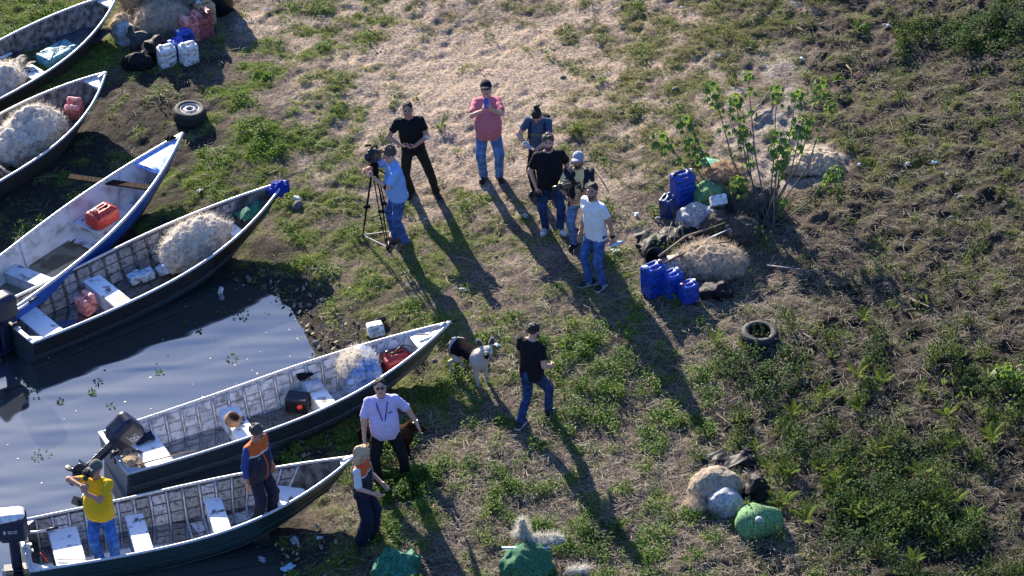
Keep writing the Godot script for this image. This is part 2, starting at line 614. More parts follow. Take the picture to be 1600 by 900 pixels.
	# hands: wrist at the origin, fingers along +y, palm to +z, right hand (thumb at +x)
	for pose: String in ["relaxed", "grip"]:
		var curl := 0.35 if pose == "relaxed" else 1.15
		s = Sdf.new(Vector3(-0.06, -0.03, -0.03), Vector3(0.08, 0.20, 0.10), 0.0042)
		s.rbox(Vector3(0, 0.048, 0), Vector3(0.040, 0.046, 0.013), 0.012, 0.012)
		s.bone(Vector3(0, -0.02, 0), Vector3(0, 0.03, 0), 0.025, 0.024, 0.02)
		var ln := PackedFloat32Array([0.056, 0.072, 0.078, 0.068])
		for i in 4:
			var x := -0.030 + i * 0.0205
			var a := Vector3(x, 0.085, 0)
			var cu := curl * (1.1 - 0.06 * i)
			var b := a + Vector3((i - 1.5) * 0.004, cos(cu * 0.5), sin(cu * 0.5)) * ln[i] * 0.5
			var c := b + Vector3(0, cos(cu * 1.4), sin(cu * 1.4)) * ln[i] * 0.34
			var e := c + Vector3(0, cos(cu * 2.1), sin(cu * 2.1)) * ln[i] * 0.28
			s.bone(a, b, 0.0105, 0.0095, 0.004)
			s.bone(b, c, 0.0095, 0.0088, 0.004)
			s.bone(c, e, 0.0088, 0.0075, 0.004)
		s.bone(Vector3(0.026, 0.018, 0.004), Vector3(0.050, 0.046, 0.016), 0.015, 0.012, 0.01)
		var tz := 0.018 if pose == "relaxed" else 0.05
		s.bone(Vector3(0.050, 0.046, 0.016), Vector3(0.052 - tz * 0.4, 0.078, tz), 0.012, 0.009, 0.005)
		hand_arr[pose] = s.nets()
	# shoes: ankle over the origin, toes to +z
	s = Sdf.new(Vector3(-0.07, 0.0, -0.12), Vector3(0.07, 0.14, 0.22), 0.006)
	s.bone(Vector3(0, 0.05, -0.055), Vector3(0.004, 0.042, 0.13), 0.043, 0.036, 0.03)
	s.ball(Vector3(0.004, 0.04, 0.11), Vector3(0.047, 0.036, 0.075), 0.02)
	s.bone(Vector3(0, 0.06, -0.035), Vector3(0, 0.115, -0.025), 0.044, 0.042, 0.03, true)
	s.clip(Vector3(0, -1, 0), -0.022)
	shoe_mesh = sdf_mesh(s)
	s = Sdf.new(Vector3(-0.08, -0.02, -0.14), Vector3(0.08, 0.06, 0.23), 0.006)
	s.bone(Vector3(0, 0.02, -0.058), Vector3(0.004, 0.02, 0.14), 0.046, 0.046, 0.02)
	s.clip(Vector3(0, -1, 0), 0.0)
	s.clip(Vector3(0, 1, 0), 0.026)
	sole_mesh = sdf_mesh(s)

func ik(a: Vector3, b: Vector3, l1: float, l2: float, pole: Vector3) -> Array:
	var d := b - a
	var l := clampf(d.length(), 0.05, l1 + l2 - 0.004)
	d = d.normalized()
	b = a + d * l
	var u := (l1 * l1 - l2 * l2 + l * l) / (2.0 * l)
	var h := sqrt(maxf(l1 * l1 - u * u, 0.0))
	var pp := (pole - d * pole.dot(d)).normalized()
	return [a + d * u + pp * h, b]

func make_person(label: String, at: Vector3, yaw_deg: float, o: Dictionary) -> Dictionary:
	var root := thing("person", label, "person", at, deg_to_rad(yaw_deg))
	var sc: float = o.get("size", 1.0)
	root.scale = Vector3.ONE * sc
	rng_off = at.x * 3.7 + at.z
	var girth: float = o.get("girth", 1.0)
	var belly: float = o.get("belly", 0.0)
	var lean: Vector2 = o.get("lean", Vector2.ZERO) # forward, to the left
	var TB := Basis.from_euler(Vector3(deg_to_rad(lean.x), deg_to_rad(o.get("twist", 0.0)), deg_to_rad(-lean.y)))
	var pel: Vector3 = Vector3(0, 0.95, 0) + o.get("hip", Vector3.ZERO)
	var neck := pel + TB * Vector3(0, 0.525, -0.015)
	var hd: Vector3 = o.get("head", Vector3.ZERO) # pitch (+ down), yaw (+ to the left), roll
	var HB := Basis.from_euler(Vector3(deg_to_rad(hd.x), deg_to_rad(hd.y), deg_to_rad(hd.z)))
	var hc := neck + TB * Vector3(0, 0.045, 0.0) + HB * Vector3(0, 0.105, 0.03)
	var feet: Array = o.get("feet", [Vector3(0.12, 0, 0.02), Vector3(-0.12, 0, 0)])
	var toes: Array = o.get("toes", [18.0, -18.0])
	var sw: float = o.get("shoulder", 0.178) * (0.6 + 0.4 * girth)
	# joints per side: 0 left (+x), 1 right (-x)
	var hip := []
	var knee := []
	var ank := []
	var sho := []
	var elb := []
	var wri := []
	for i in 2:
		var q := 1.0 if i == 0 else -1.0
		var hj: Vector3 = pel + Vector3(q * 0.088, -0.04, 0)
		var an: Vector3 = feet[i] + Vector3(0, 0.09, 0)
		var tdir := Vector3(sin(deg_to_rad(toes[i])), 0, cos(deg_to_rad(toes[i])))
		var r := ik(hj, an, 0.43, 0.42, tdir + Vector3(q * 0.1, 0, 0))
		hip.append(hj)
		knee.append(r[0])
		ank.append(r[1])
		var sj := pel + TB * Vector3(q * sw, 0.46, -0.015)
		var tgt: Vector3 = sj + TB * Vector3(q * 0.09 * girth, -0.53, 0.04)
		var hk := "hand_l" if i == 0 else "hand_r"
		if o.has(hk): tgt = o[hk]
		var pole: Vector3 = o.get("elbow_l" if i == 0 else "elbow_r", Vector3(q * 0.5, -0.2, -1))
		r = ik(sj, tgt, 0.285, 0.255, pole)
		sho.append(sj)
		elb.append(r[0])
		wri.append(r[1])
	# one continuous body
	var lo := Vector3(9, 0, 9)
	var hi := Vector3(-9, 1.6, -9)
	for j: Array in [hip, knee, ank, sho, elb, wri]:
		for p: Vector3 in j:
			lo = lo.min(p)
			hi = hi.max(p)
	lo -= Vector3(0.2, 0.05, 0.2)
	hi += Vector3(0.2, 0.2, 0.2)
	lo.y = 0.02
	var s := Sdf.new(lo, hi, 0.017)
	for i in 2:
		var q := 1.0 if i == 0 else -1.0
		s.bone(pel + TB * Vector3(q * 0.06, 0, 0), pel + TB * Vector3(q * 0.07, 0.36, -0.01), 0.080 * girth, 0.082 * girth, 0.05)
		s.bone(neck, sho[i], 0.045, 0.040, 0.04)
		s.bone(sho[i], elb[i], 0.05 * girth, 0.042, 0.03)
		s.bone(elb[i], wri[i], 0.042 * (0.5 + 0.5 * girth), 0.028, 0.02)
		s.bone(hip[i], knee[i], 0.085, 0.055, 0.03)
		s.bone(knee[i], ank[i], 0.055, 0.038, 0.02)
	s.bone(neck - TB * Vector3(0, 0.03, 0), hc + HB * Vector3(0, -0.06, -0.01), 0.060, 0.055, 0.03)
	var body := s.nets()
	join_arrays(body, place_arrays(head_arr, Transform3D(HB, hc)))
	var palms: Array = o.get("palms", [Vector3(-1, 0, 0.2), Vector3(1, 0, 0.2)])
	var poses: Array = o.get("hands", ["relaxed", "relaxed"])
	var hand_x := []
	for i in 2:
		var y: Vector3 = (wri[i] - elb[i]).normalized()
		if o.has("hand_dir"): y = (o.hand_dir[i] as Vector3).normalized() if o.hand_dir[i] != null else y
		var z: Vector3 = palms[i]
		z = (z - y * z.dot(y)).normalized()
		var x := y.cross(z)
		var hx := Transform3D(Basis(-x if i == 0 else x, y, z), wri[i])
		join_arrays(body, place_arrays(hand_arr[poses[i]], hx))
		hand_x.append(Transform3D(Basis(x, y, z), wri[i] + y * 0.07 + z * 0.02))
	part(root, "body", mesh_of(body[0], body[1], body[2]), skin(o.get("skin", lin(0.42, 0.24, 0.165))))
	# trousers
	var tr: Dictionary = o.get("legs", {})
	s = Sdf.new(Vector3(lo.x, 0.02, lo.z), Vector3(hi.x, pel.y + 0.14, hi.z), 0.015)
	s.ball(pel + Vector3(0, -0.05, -0.015), Vector3(0.165, 0.13, 0.125) * (0.4 + 0.6 * girth), 0.05)
	var wide: float = tr.get("wide", 1.0)
	for i in 2:
		s.bone(hip[i], knee[i], 0.098 * (0.5 + 0.5 * girth), 0.070 * wide, 0.035)
		s.bone(knee[i], ank[i] - Vector3(0, 0.035, 0), 0.069 * wide, 0.060 * wide * tr.get("hem", 1.0), 0.02, true)
	s.clip(Vector3.UP, pel.y + 0.07)
	part(root, "trousers", sdf_mesh(s, 0.011, 8.0, Vector3(1.2, 0.8, 1.2)), tr.get("mat", denim(lin(0.05, 0.09, 0.2))))
	# shirt
	var sh: Dictionary = o.get("shirt", {})
	var slv: float = sh.get("sleeve", 0.62)
	s = Sdf.new(Vector3(minf(lo.x, -0.4), pel.y - 0.25, minf(lo.z, -0.35)), Vector3(maxf(hi.x, 0.4), maxf(hi.y - 0.1, neck.y + 0.12), maxf(hi.z, 0.4)), 0.0135)
	var hem: float = sh.get("hem", -0.10)
	for i in 2:
		var q := 1.0 if i == 0 else -1.0
		s.bone(pel + TB * Vector3(q * 0.06 * girth, hem - 0.1, 0), pel + TB * Vector3(q * 0.068, 0.20, 0), 0.131 * girth, 0.114 * girth, 0.05)
		s.bone(pel + TB * Vector3(q * 0.068, 0.20, 0), pel + TB * Vector3(q * 0.08, 0.37, 0), 0.112 * girth, 0.108 * girth, 0.05)
		s.bone(neck + TB * Vector3(q * 0.02, -0.035, 0), sho[i] + TB * Vector3(0, -0.008, 0), 0.066, 0.057 * girth, 0.05)
		if slv > 0.0:
			var e1: Vector3 = (sho[i] as Vector3).lerp(elb[i], minf(slv, 1.0))
			s.bone(sho[i], e1, 0.058 * girth, (0.064 if slv < 1.0 else 0.054) * girth, 0.03, slv < 1.0)
			if slv >= 1.0:
				s.bone(elb[i], (elb[i] as Vector3).lerp(wri[i], slv - 1.0), 0.054, 0.044, 0.02, true)
	if belly > 0.0:
		s.ball(pel + TB * Vector3(0, 0.10, 0.05 + 0.04 * belly), Vector3(0.165, 0.21, 0.12) * (1.0 + 0.28 * belly), 0.06)
	s.clip(-TB.y, -TB.y.dot(pel + TB * Vector3(0, hem, 0)))
	s.clip(TB * Vector3(0, 1, 0.35), (TB * Vector3(0, 1, 0.35)).normalized().dot(neck + TB * Vector3(0, 0.03, 0.04)))
	var colr: Callable = no_fn
	if sh.has("paint"):
		var inv := TB.inverse()
		var fn: Callable = sh.paint
		colr = func(p: Vector3, n: Vector3) -> Color: return fn.call(inv * (p - pel), inv * n)
	part(root, "shirt", sdf_mesh(s, 0.009, 8.0, Vector3(1.3, 0.6, 1.3), colr), sh.get("mat", cloth(lin(0.012, 0.013, 0.018))))
	if sh.has("collar"):
		var cst := st_new()
		var cp := []
		for k in 13:
			var t := TAU * k / 12.0
			cp.append(neck + TB * Vector3(0.068 * sin(t), 0.018 - 0.012 * cos(t), 0.02 + 0.066 * cos(t)))
		add_tube(cst, cp, 0.014, 6, false)
		part(root, "collar", done(cst), sh.collar)
	# shoes
	var so: Dictionary = o.get("shoes", {})
	for i in 2:
		var x := Transform3D(Basis(Vector3.UP, deg_to_rad(toes[i])), Vector3(ank[i].x, feet[i].y, ank[i].z))
		var sh_o := part(root, "shoe", shoe_mesh, so.get("mat", cloth(lin(0.02, 0.02, 0.022), 0.5)))
		sh_o.transform = x
		part(sh_o, "sole", sole_mesh, so.get("sole", cloth(lin(0.03, 0.03, 0.03), 0.7)))
		if so.has("stripes"):
			for k in 3:
				for q: float in [-1.0, 1.0]:
					var bs := st_new(false)
					add_box(bs, Transform3D(Basis(Vector3.RIGHT, 0.5), Vector3(q * 0.044, 0.055, 0.012 + k * 0.026)), Vector3(0.008, 0.05, 0.010), 0.002)
					part(sh_o, "stripe", done(bs), so.stripes)
	# head things
	var HX := Transform3D(HB, hc)
	var hairc: Color = o.get("hair", lin(0.02, 0.014, 0.01))
	if o.has("hair_kind"):
		part(root, "hair", head_meshes["hair_" + o.hair_kind], hair_mat(hairc)).transform = HX
	if o.has("beard"): part(root, "beard", head_meshes["beard"], hair_mat(o.beard)).transform = HX
	if o.has("cap"):
		var cx := HX * Transform3D(Basis.from_euler(o.get("cap_turn", Vector3.ZERO)), Vector3.ZERO)
		var cap := part(root, "cap", head_meshes["cap"], o.cap)
		cap.transform = cx
		part(cap, "bill", head_meshes["cap_bill"], o.get("bill", o.cap))
	for q: float in [-1.0, 1.0]:
		part(root, "eye", eye_mesh(), eye_mat()).transform = HX * Transform3D(Basis.IDENTITY, Vector3(q * 0.031, 0.003, 0.0735))
		part(root, "eyebrow", brow_mesh(), hair_mat(hairc)).transform = HX * Transform3D(Basis(Vector3(0, 0, 1), -q * 0.1), Vector3(q * 0.031, 0.026, 0.0835))
	part(root, "lips", lips_mesh(), skin(lin(0.30, 0.12, 0.10))).transform = HX * Transform3D(Basis.IDENTITY, Vector3(0, -0.066, 0.0875))
	if o.has("glasses"):
		var gst := st_new()
		for q: float in [-1.0, 1.0]:
			var ring := []
			for k in 13:
				var t := TAU * k / 12.0
				ring.append(Vector3(q * 0.033 + 0.024 * cos(t), 0.004 + 0.017 * sin(t), 0.104))
			add_tube(gst, ring, 0.003, 5, false)
			add_tube(gst, [Vector3(q * 0.057, 0.008, 0.103), Vector3(q * 0.079, 0.008, 0.07), Vector3(q * 0.08, 0.004, 0.0)], 0.0028, 5)
		add_tube(gst, [Vector3(-0.01, 0.006, 0.105), Vector3(0.01, 0.006, 0.105)], 0.003, 5)
		var gl := part(root, "glasses", done(gst), o.glasses)
		gl.transform = HX
		if o.has("lens"):
			for q: float in [-1.0, 1.0]:
				part(gl, "lens", lathe([Vector2(0, -0.001), Vector2(0.022, -0.001), Vector2(0.022, 0.001), Vector2(0, 0.001)], 14, Transform3D(Basis(Vector3.RIGHT, PI / 2).scaled(Vector3(1, 0.75, 1)), Vector3(q * 0.033, 0.004, 0.104)), false), o.lens)
	var wrist_band: Array = o.get("band", [])
	for w: Array in wrist_band: # [side, material, width, share along the forearm]
		var e: Vector3 = elb[w[0]]
		var d: Vector3 = (wri[w[0]] as Vector3) - e
		var r0: float = lerpf(0.042, 0.03, w[3]) + 0.006
		part(root, "wrist_band", lathe([Vector2(r0 - 0.008, -w[2] * 0.5), Vector2(r0, -w[2] * 0.5), Vector2(r0, w[2] * 0.5), Vector2(r0 - 0.008, w[2] * 0.5)], 16, looking(e + d * w[3], d), false), w[1])
	var X := root.transform
	var wh := []
	for h: Transform3D in hand_x: wh.append(X * h)
	return {"root": root, "hand": wh, "pel": pel, "TB": TB, "neck": neck, "head": HX, "world": X, "sho": sho, "elb": elb, "wri": wri}

func eye_mesh() -> Mesh:
	if not head_meshes.has("eye"):
		var st := st_new()
		var rr := 0.0125
		for i in 6:
			for k in 12:
				var q := []
				for e: Array in [[i, k], [i, k + 1], [i + 1, k + 1], [i + 1, k]]:
					var ph: float = PI * e[0] / 6.0
					var th: float = TAU * e[1] / 12.0
					q.append(Vector3(sin(ph) * cos(th), sin(ph) * sin(th), cos(ph)) * rr)
				st.set_color(Color(0.02, 0.012, 0.008) if i < 2 else Color(0.6, 0.57, 0.55))
				quad(st, q[0], q[1], q[2], q[3])
		head_meshes["eye"] = done(st)
	return head_meshes["eye"]

func eye_mat() -> Material:
	if not cloth_cache.has("eye"): cloth_cache["eye"] = pm(Color.WHITE, 0.2, {"vc": true})
	return cloth_cache["eye"]

func brow_mesh() -> Mesh:
	if not head_meshes.has("brow"): head_meshes["brow"] = tube([Vector3(-0.019, -0.003, -0.004), Vector3(-0.006, 0.002, 0.003), Vector3(0.006, 0.002, 0.003), Vector3(0.019, -0.003, -0.004)], [0.003, 0.0055, 0.0055, 0.003], 6)
	return head_meshes["brow"]

func lips_mesh() -> Mesh:
	if not head_meshes.has("lips"): head_meshes["lips"] = tube([Vector3(-0.024, 0, -0.006), Vector3(-0.01, 0.001, 0.002), Vector3(0.01, 0.001, 0.002), Vector3(0.024, 0, -0.006)], [0.003, 0.0065, 0.0065, 0.003], 6)
	return head_meshes["lips"]

# ------------------------------------------------------------------ dog
func make_dog(label: String, at: Vector3, yaw_deg: float, paint: Callable, head_turn: Vector3) -> Node3D:
	var root := thing("dog", label, "dog", at, deg_to_rad(yaw_deg))
	var s := Sdf.new(Vector3(-0.26, 0, -0.62), Vector3(0.26, 0.72, 0.5), 0.011)
	s.ball(Vector3(0, 0.44, 0.20), Vector3(0.115, 0.155, 0.16), 0.05)
	s.bone(Vector3(0, 0.47, 0.16), Vector3(0, 0.48, -0.24), 0.128, 0.108, 0.06)
	s.ball(Vector3(0, 0.48, -0.27), Vector3(0.105, 0.115, 0.13), 0.05)
	s.bone(Vector3(0, 0.50, 0.24), Vector3(0, 0.63, 0.33), 0.11, 0.088, 0.05)
	for q: float in [-1.0, 1.0]:
		s.bone(Vector3(q * 0.08, 0.42, 0.22), Vector3(q * 0.09, 0.24, 0.22), 0.062, 0.034, 0.04)
		s.bone(Vector3(q * 0.09, 0.24, 0.22), Vector3(q * 0.09, 0.05, 0.24), 0.034, 0.025, 0.02)
		s.ball(Vector3(q * 0.09, 0.024, 0.262), Vector3(0.032, 0.024, 0.045), 0.02)
		s.bone(Vector3(q * 0.075, 0.46, -0.27), Vector3(q * 0.095, 0.31, -0.20), 0.09, 0.055, 0.04)
		s.bone(Vector3(q * 0.095, 0.31, -0.20), Vector3(q * 0.095, 0.17, -0.37), 0.052, 0.028, 0.025)
		s.bone(Vector3(q * 0.095, 0.17, -0.37), Vector3(q * 0.095, 0.04, -0.34), 0.027, 0.024, 0.02)
		s.ball(Vector3(q * 0.095, 0.024, -0.315), Vector3(0.031, 0.024, 0.045), 0.02)
	s.bone(Vector3(0, 0.52, -0.36), Vector3(0, 0.36, -0.48), 0.04, 0.036, 0.03)
	s.bone(Vector3(0, 0.36, -0.48), Vector3(0.02, 0.18, -0.50), 0.036, 0.018, 0.02)
	var r := s.nets()
	# head: origin at its centre, muzzle to +z
	var h := Sdf.new(Vector3(-0.15, -0.12, -0.12), Vector3(0.15, 0.2, 0.22), 0.006)
	h.ball(Vector3(0, 0, 0), Vector3(0.078, 0.072, 0.085), 0.02)
	h.bone(Vector3(0, -0.018, 0.05), Vector3(0, -0.034, 0.155), 0.048, 0.030, 0.03)
	h.ball(Vector3(0, -0.022, 0.185), Vector3(0.016, 0.013, 0.013), 0.008)
	h.bone(Vector3(0, -0.05, 0.06), Vector3(0, -0.058, 0.14), 0.028, 0.020, 0.01)
	for q: float in [-1.0, 1.0]:
		h.ball(Vector3(q * 0.075, 0.10, -0.025), Vector3(0.036, 0.078, 0.016), 0.02, 1, Basis.from_euler(Vector3(-0.1, 0, -q * 0.42)))
		h.ball(Vector3(q * 0.07, 0.095, -0.008), Vector3(0.02, 0.055, 0.009), 0.008, -1, Basis.from_euler(Vector3(-0.1, 0, -q * 0.42)))
	var hx := Transform3D(Basis.from_euler(head_turn) * Basis.from_scale(Vector3(1.16, 1.14, 1.08)), Vector3(0, 0.685, 0.385))
	var ha := h.nets()
	var col := PackedColorArray()
	for i in r[0].size(): col.append(paint.call(r[0][i], false))
	for i in ha[0].size(): col.append(paint.call(ha[0][i], true))
	join_arrays(r, place_arrays(ha, hx))
	r.append(col)
	rng_off = at.x
	part(root, "body", finish(r, 0.006, 22.0), pm(Color.WHITE, 0.9, {"vc": true, "spec": 0.1, "tex": weave(), "scale": 8.0, "bump": fine(), "bscale": 0.5}))
	for q: float in [-1.0, 1.0]:
		part(root, "eye", tube([Vector3(0, 0, -0.006), Vector3(0, 0, 0.006)], 0.010, 8), pm(lin(0.01, 0.008, 0.006), 0.15)).transform = hx * Transform3D(Basis.IDENTITY, Vector3(q * 0.036, 0.024, 0.072))
	part(root, "nose", tube([Vector3(0, 0, -0.01), Vector3(0, 0, 0.008)], [0.018, 0.012], 8), pm(lin(0.012, 0.012, 0.014), 0.3)).transform = hx * Transform3D(Basis.IDENTITY, Vector3(0, -0.02, 0.19))
	return root


# ------------------------------------------------------------------ boats (local x runs from stern to bow)
class Hull:
	var L: float
	var b: float
	var gs: float # gunwale height at the stern
	var gb: float # and at the bow
	var ks: float # keel height at the stern
	var kb: float # and where it meets the stem
	var rake := 0.42
	var ts := 0.86
	var pw := 2.3
	var sheer := 2.6
	var flare := 0.74
	func hw(t: float) -> float:
		if t < 0.42: return b * 0.5 * lerpf(ts, 1.0, sin(t / 0.42 * PI * 0.5))
		return b * 0.5 * maxf(1.0 - pow((t - 0.42) / 0.58, pw), 0.0)
	func yt(t: float) -> float: return gs + (gb - gs) * pow(t, sheer)
	func yb(t: float) -> float: return ks + (kb - ks) * pow(t, 3.0)
	# side point: s is 0 at the chine and 1 at the gunwale, side is -1 or 1; inset moves it inwards
	func side(t: float, s: float, sd: float, inset := 0.0) -> Vector3:
		var h := hw(t)
		var wb := h * flare * (1.0 - 0.25 * pow(t, 4.0))
		var z := lerpf(wb, h, pow(s, 0.8)) - inset
		var x := t * L - rake * (1.0 - s) * smoothstep(0.55, 1.0, t)
		return Vector3(x, lerpf(yb(t) + 0.01, yt(t), s), sd * maxf(z, 0.0))
	func floor_pt(t: float, f: float, lift := 0.0) -> Vector3: # f -1..1 across the bottom
		var wb := hw(t) * flare * (1.0 - 0.25 * pow(t, 4.0))
		return Vector3(t * L - rake * smoothstep(0.55, 1.0, t), yb(t) + 0.012 * absf(f) - 0.004 + lift, f * wb)
	func section(t: float, inset: float) -> Array:
		var p := []
		for s: float in [1.0, 0.75, 0.5, 0.25, 0.06]: p.append(side(t, s, -1.0, inset))
		for f: float in [-0.85, -0.4, 0.0, 0.4, 0.85]: p.append(floor_pt(t, f, inset))
		for s: float in [0.06, 0.25, 0.5, 0.75, 1.0]: p.append(side(t, s, 1.0, inset))
		return p

func make_boat(label: String, stern: Vector3, bow: Vector3, h: Hull, o: Dictionary) -> Node3D:
	var d := Vector3(bow.x - stern.x, 0, bow.z - stern.z)
	h.L = d.length()
	var root := thing("boat", label, "boat", Vector3(stern.x, 0, stern.z), atan2(-d.z, d.x), "fishing boats drawn up on the bank")
	var nt := 44
	for which in 2:
		var st := st_new()
		var inset := 0.0 if which == 0 else 0.02
		var prev := []
		for i in nt + 1:
			var t := float(i) / nt
			t = 1.0 - pow(1.0 - t, 1.25)
			var sec := h.section(minf(t, 0.999), inset)
			if i > 0:
				for k in sec.size() - 1:
					if which == 0: quad(st, prev[k], prev[k + 1], sec[k + 1], sec[k])
					else: quad(st, prev[k], sec[k], sec[k + 1], prev[k + 1])
			prev = sec
		part(root, "hull" if which == 0 else "inner_lining", done(st), o.outer if which == 0 else o.inner)
	# upper strake: a coloured band along the outside of the hull
	if o.has("band"):
		for sd: float in [-1.0, 1.0]:
			var st := st_new()
			for i in nt:
				var t0 := float(i) / nt
				var t1 := minf(float(i + 1) / nt, 0.999)
				quad(st, h.side(t0, 0.42, sd, -0.008), h.side(t1, 0.42, sd, -0.008), h.side(t1, 0.97, sd, -0.008), h.side(t0, 0.97, sd, -0.008))
			part(root, "painted_strake", done(st), o.band)
	for sd: float in [-1.0, 1.0]:
		var pts := []
		for i in nt + 1:
			var p := h.side(minf(float(i) / nt, 0.999), 1.0, sd, 0.008)
			pts.append(p + Vector3(0, 0.006, 0))
		part(root, "gunwale", tube(pts, o.get("rail", 0.021), 8), o.rail_mat)
		for s: float in o.get("chines", []):
			pts = []
			for i in range(0, nt + 1, 2): pts.append(h.side(minf(float(i) / nt, 0.99), s, sd, -0.006))
			part(root, "rubbing_strip", tube(pts, 0.011, 6), o.outer)
		for s: float in o.get("stringers", [0.3, 0.62]):
			pts = []
			for i in range(0, nt - 2, 2): pts.append(h.side(float(i) / nt, s, sd, 0.024))
			part(root, "stringer", tube(pts, 0.007, 4), o.inner)
	# transom
	var sec := h.section(0.0, 0.0)
	var st := st_new(false)
	for k in range(1, sec.size() - 1):
		for x: float in [0.0, -0.045]:
			var tri := [sec[0], sec[k], sec[k + 1]] if x == 0.0 else [sec[0], sec[k + 1], sec[k]]
			for p: Vector3 in tri: st.add_vertex(p + Vector3(x, 0, 0))
	for k in sec.size():
		var k2 := (k + 1) % sec.size()
		quad(st, sec[k], sec[k2], sec[k2] + Vector3(-0.045, 0, 0), sec[k] + Vector3(-0.045, 0, 0))
	var tr := part(root, "transom", done(st), o.outer)
	st = st_new(false)
	add_box(st, Transform3D(Basis.IDENTITY, Vector3(-0.02, h.gs + 0.012, 0)), Vector3(0.075, 0.03, h.hw(0.0) * 2.0 + 0.03), 0.008)
	part(tr, "transom_cap", done(st), o.rail_mat)
	for q: float in [-1.0, 1.0]: # corner knees
		st = st_new(false)
		for y: float in [0.0, -0.025]:
			var tri := [Vector3(0.0, h.gs + 0.004 + y, q * h.hw(0.0)), Vector3(0.26, h.yt(0.05) + 0.004 + y, q * h.hw(0.05)), Vector3(0.0, h.gs + 0.004 + y, q * (h.hw(0.0) - 0.22))]
			for p: Vector3 in tri: st.add_vertex(p)
		part(root, "corner_knee", done(st), o.rail_mat)
	# ribs
	var n_ribs: int = o.get("ribs", 15)
	for i in n_ribs:
		var t: float = 0.045 + (o.get("rib_end", 0.86) - 0.045) * i / (n_ribs - 1.0)
		var pts := []
		for s: float in [0.97, 0.72, 0.48, 0.25, 0.08]: pts.append(h.side(t, s, -1.0, 0.031))
		for f: float in [-0.8, -0.4, 0.0, 0.4, 0.8]: pts.append(h.floor_pt(t, f, 0.034))
		for s: float in [0.08, 0.25, 0.48, 0.72, 0.97]: pts.append(h.side(t, s, 1.0, 0.031))
		part(root, "rib", tube(pts, 0.019, 5), o.get("rib_mat", o.inner))
	# plates between the ribs
	if o.has("plates"):
		var bays := n_ribs - 1
		for i in bays:
			var ta: float = 0.045 + (o.get("rib_end", 0.86) - 0.045) * i / (n_ribs - 1.0) + 0.026 / h.L
			var tb: float = 0.045 + (o.get("rib_end", 0.86) - 0.045) * (i + 1) / (n_ribs - 1.0) - 0.026 / h.L
			for sd: float in [-1.0, 1.0]:
				for k in 3:
					var s0: float = [0.10, 0.39, 0.68][k]
					var s1: float = [0.36, 0.65, 0.93][k]
					var ps := st_new(false)
					var ins := 0.031
					var a := h.side(ta, s0, sd, ins)
					var b := h.side(tb, s0, sd, ins)
					var c := h.side(tb, s1, sd, ins)
					var e := h.side(ta, s1, sd, ins)
					var m := (a + b + c + e) * 0.25
					var q := [a, b, c, e]
					var p := [a.lerp(m, 0.10) + Vector3(0, 0, -sd * 0.007), b.lerp(m, 0.10) + Vector3(0, 0, -sd * 0.007), c.lerp(m, 0.10) + Vector3(0, 0, -sd * 0.007), e.lerp(m, 0.10) + Vector3(0, 0, -sd * 0.007)]
					quad(ps, p[0], p[1], p[2], p[3])
					for j in 4: quad(ps, q[j], q[(j + 1) % 4], p[(j + 1) % 4], p[j])
					part(root, "plate", done(ps), o.plates[(i * 7 + k * 3 + int(sd)) % (o.plates as Array).size()])
			if o.get("floor_plates", false):
				for k in 3:
					var ps := st_new(false)
					var f0 := -0.84 + 0.56 * k + 0.02
					var f1 := -0.84 + 0.56 * (k + 1) - 0.02
					quad(ps, h.floor_pt(ta, f0, 0.030), h.floor_pt(tb, f0, 0.030), h.floor_pt(tb, f1, 0.030), h.floor_pt(ta, f1, 0.030))
					part(root, "floor_plate", done(ps), o.plates[(i * 5 + k) % (o.plates as Array).size()])
	# seats: [t, width, height above the keel, material, boxed in]
	for a: Array in o.get("seats", []):
		var t: float = a[0]
		var y: float = h.yb(t) + a[2]
		var s: float = (y - h.yb(t)) / (h.yt(t) - h.yb(t))
		st = st_new(false)
		var t1: float = t + a[1] / h.L
		var w0 := h.side(t, s, 1.0, 0.024).z
		var s1: float = clampf((y - 0.02 - h.yb(t1)) / (h.yt(t1) - h.yb(t1)), 0.02, 1.0)
		var w1 := h.side(t1, s1, 1.0, 0.03).z
		var x0 := h.side(t, s, 1.0).x
		var x1: float = minf(h.side(t1, s1, 1.0).x, x0 + a[1])
		var th := 0.032
		var q := [Vector3(x0, y, -w0), Vector3(x1, y, -w1), Vector3(x1, y, w1), Vector3(x0, y, w0)]
		var dn := Vector3(0, -th, 0)
		var cin := []
		var cc: Vector3 = (q[0] + q[1] + q[2] + q[3]) * 0.25
		for p: Vector3 in q: cin.append(p + Vector3(signf(cc.x - p.x) * 0.008, 0.008, signf(cc.z - p.z) * 0.008))
		quad(st, cin[0], cin[1], cin[2], cin[3])
		quad(st, q[3] + dn, q[2] + dn, q[1] + dn, q[0] + dn)
		for k in 4:
			var k2 := (k + 1) % 4
			quad(st, q[k], q[k2], cin[k2], cin[k])
			quad(st, q[k] + dn, q[k2] + dn, q[k2], q[k])
		var seat := part(root, "seat", done(st), a[3])
		if a.size() > 4 and a[4]:
			for xx: float in [x0 + 0.02, x1 - 0.02]:
				var tt := xx / h.L
				var stp := st_new(false)
				var yb := h.yb(tt) + 0.03
				var wt := lerpf(w0, w1, (xx - x0) / (x1 - x0)) - 0.006
				var wl := h.floor_pt(tt, 0.95).z
				for e: float in [-0.01, 0.01]:
					quad(stp, Vector3(xx + e, yb, -wl), Vector3(xx + e, yb, wl), Vector3(xx + e, y - th, wt), Vector3(xx + e, y - th, -wt))
				part(seat, "seat_riser", done(stp), a[3])
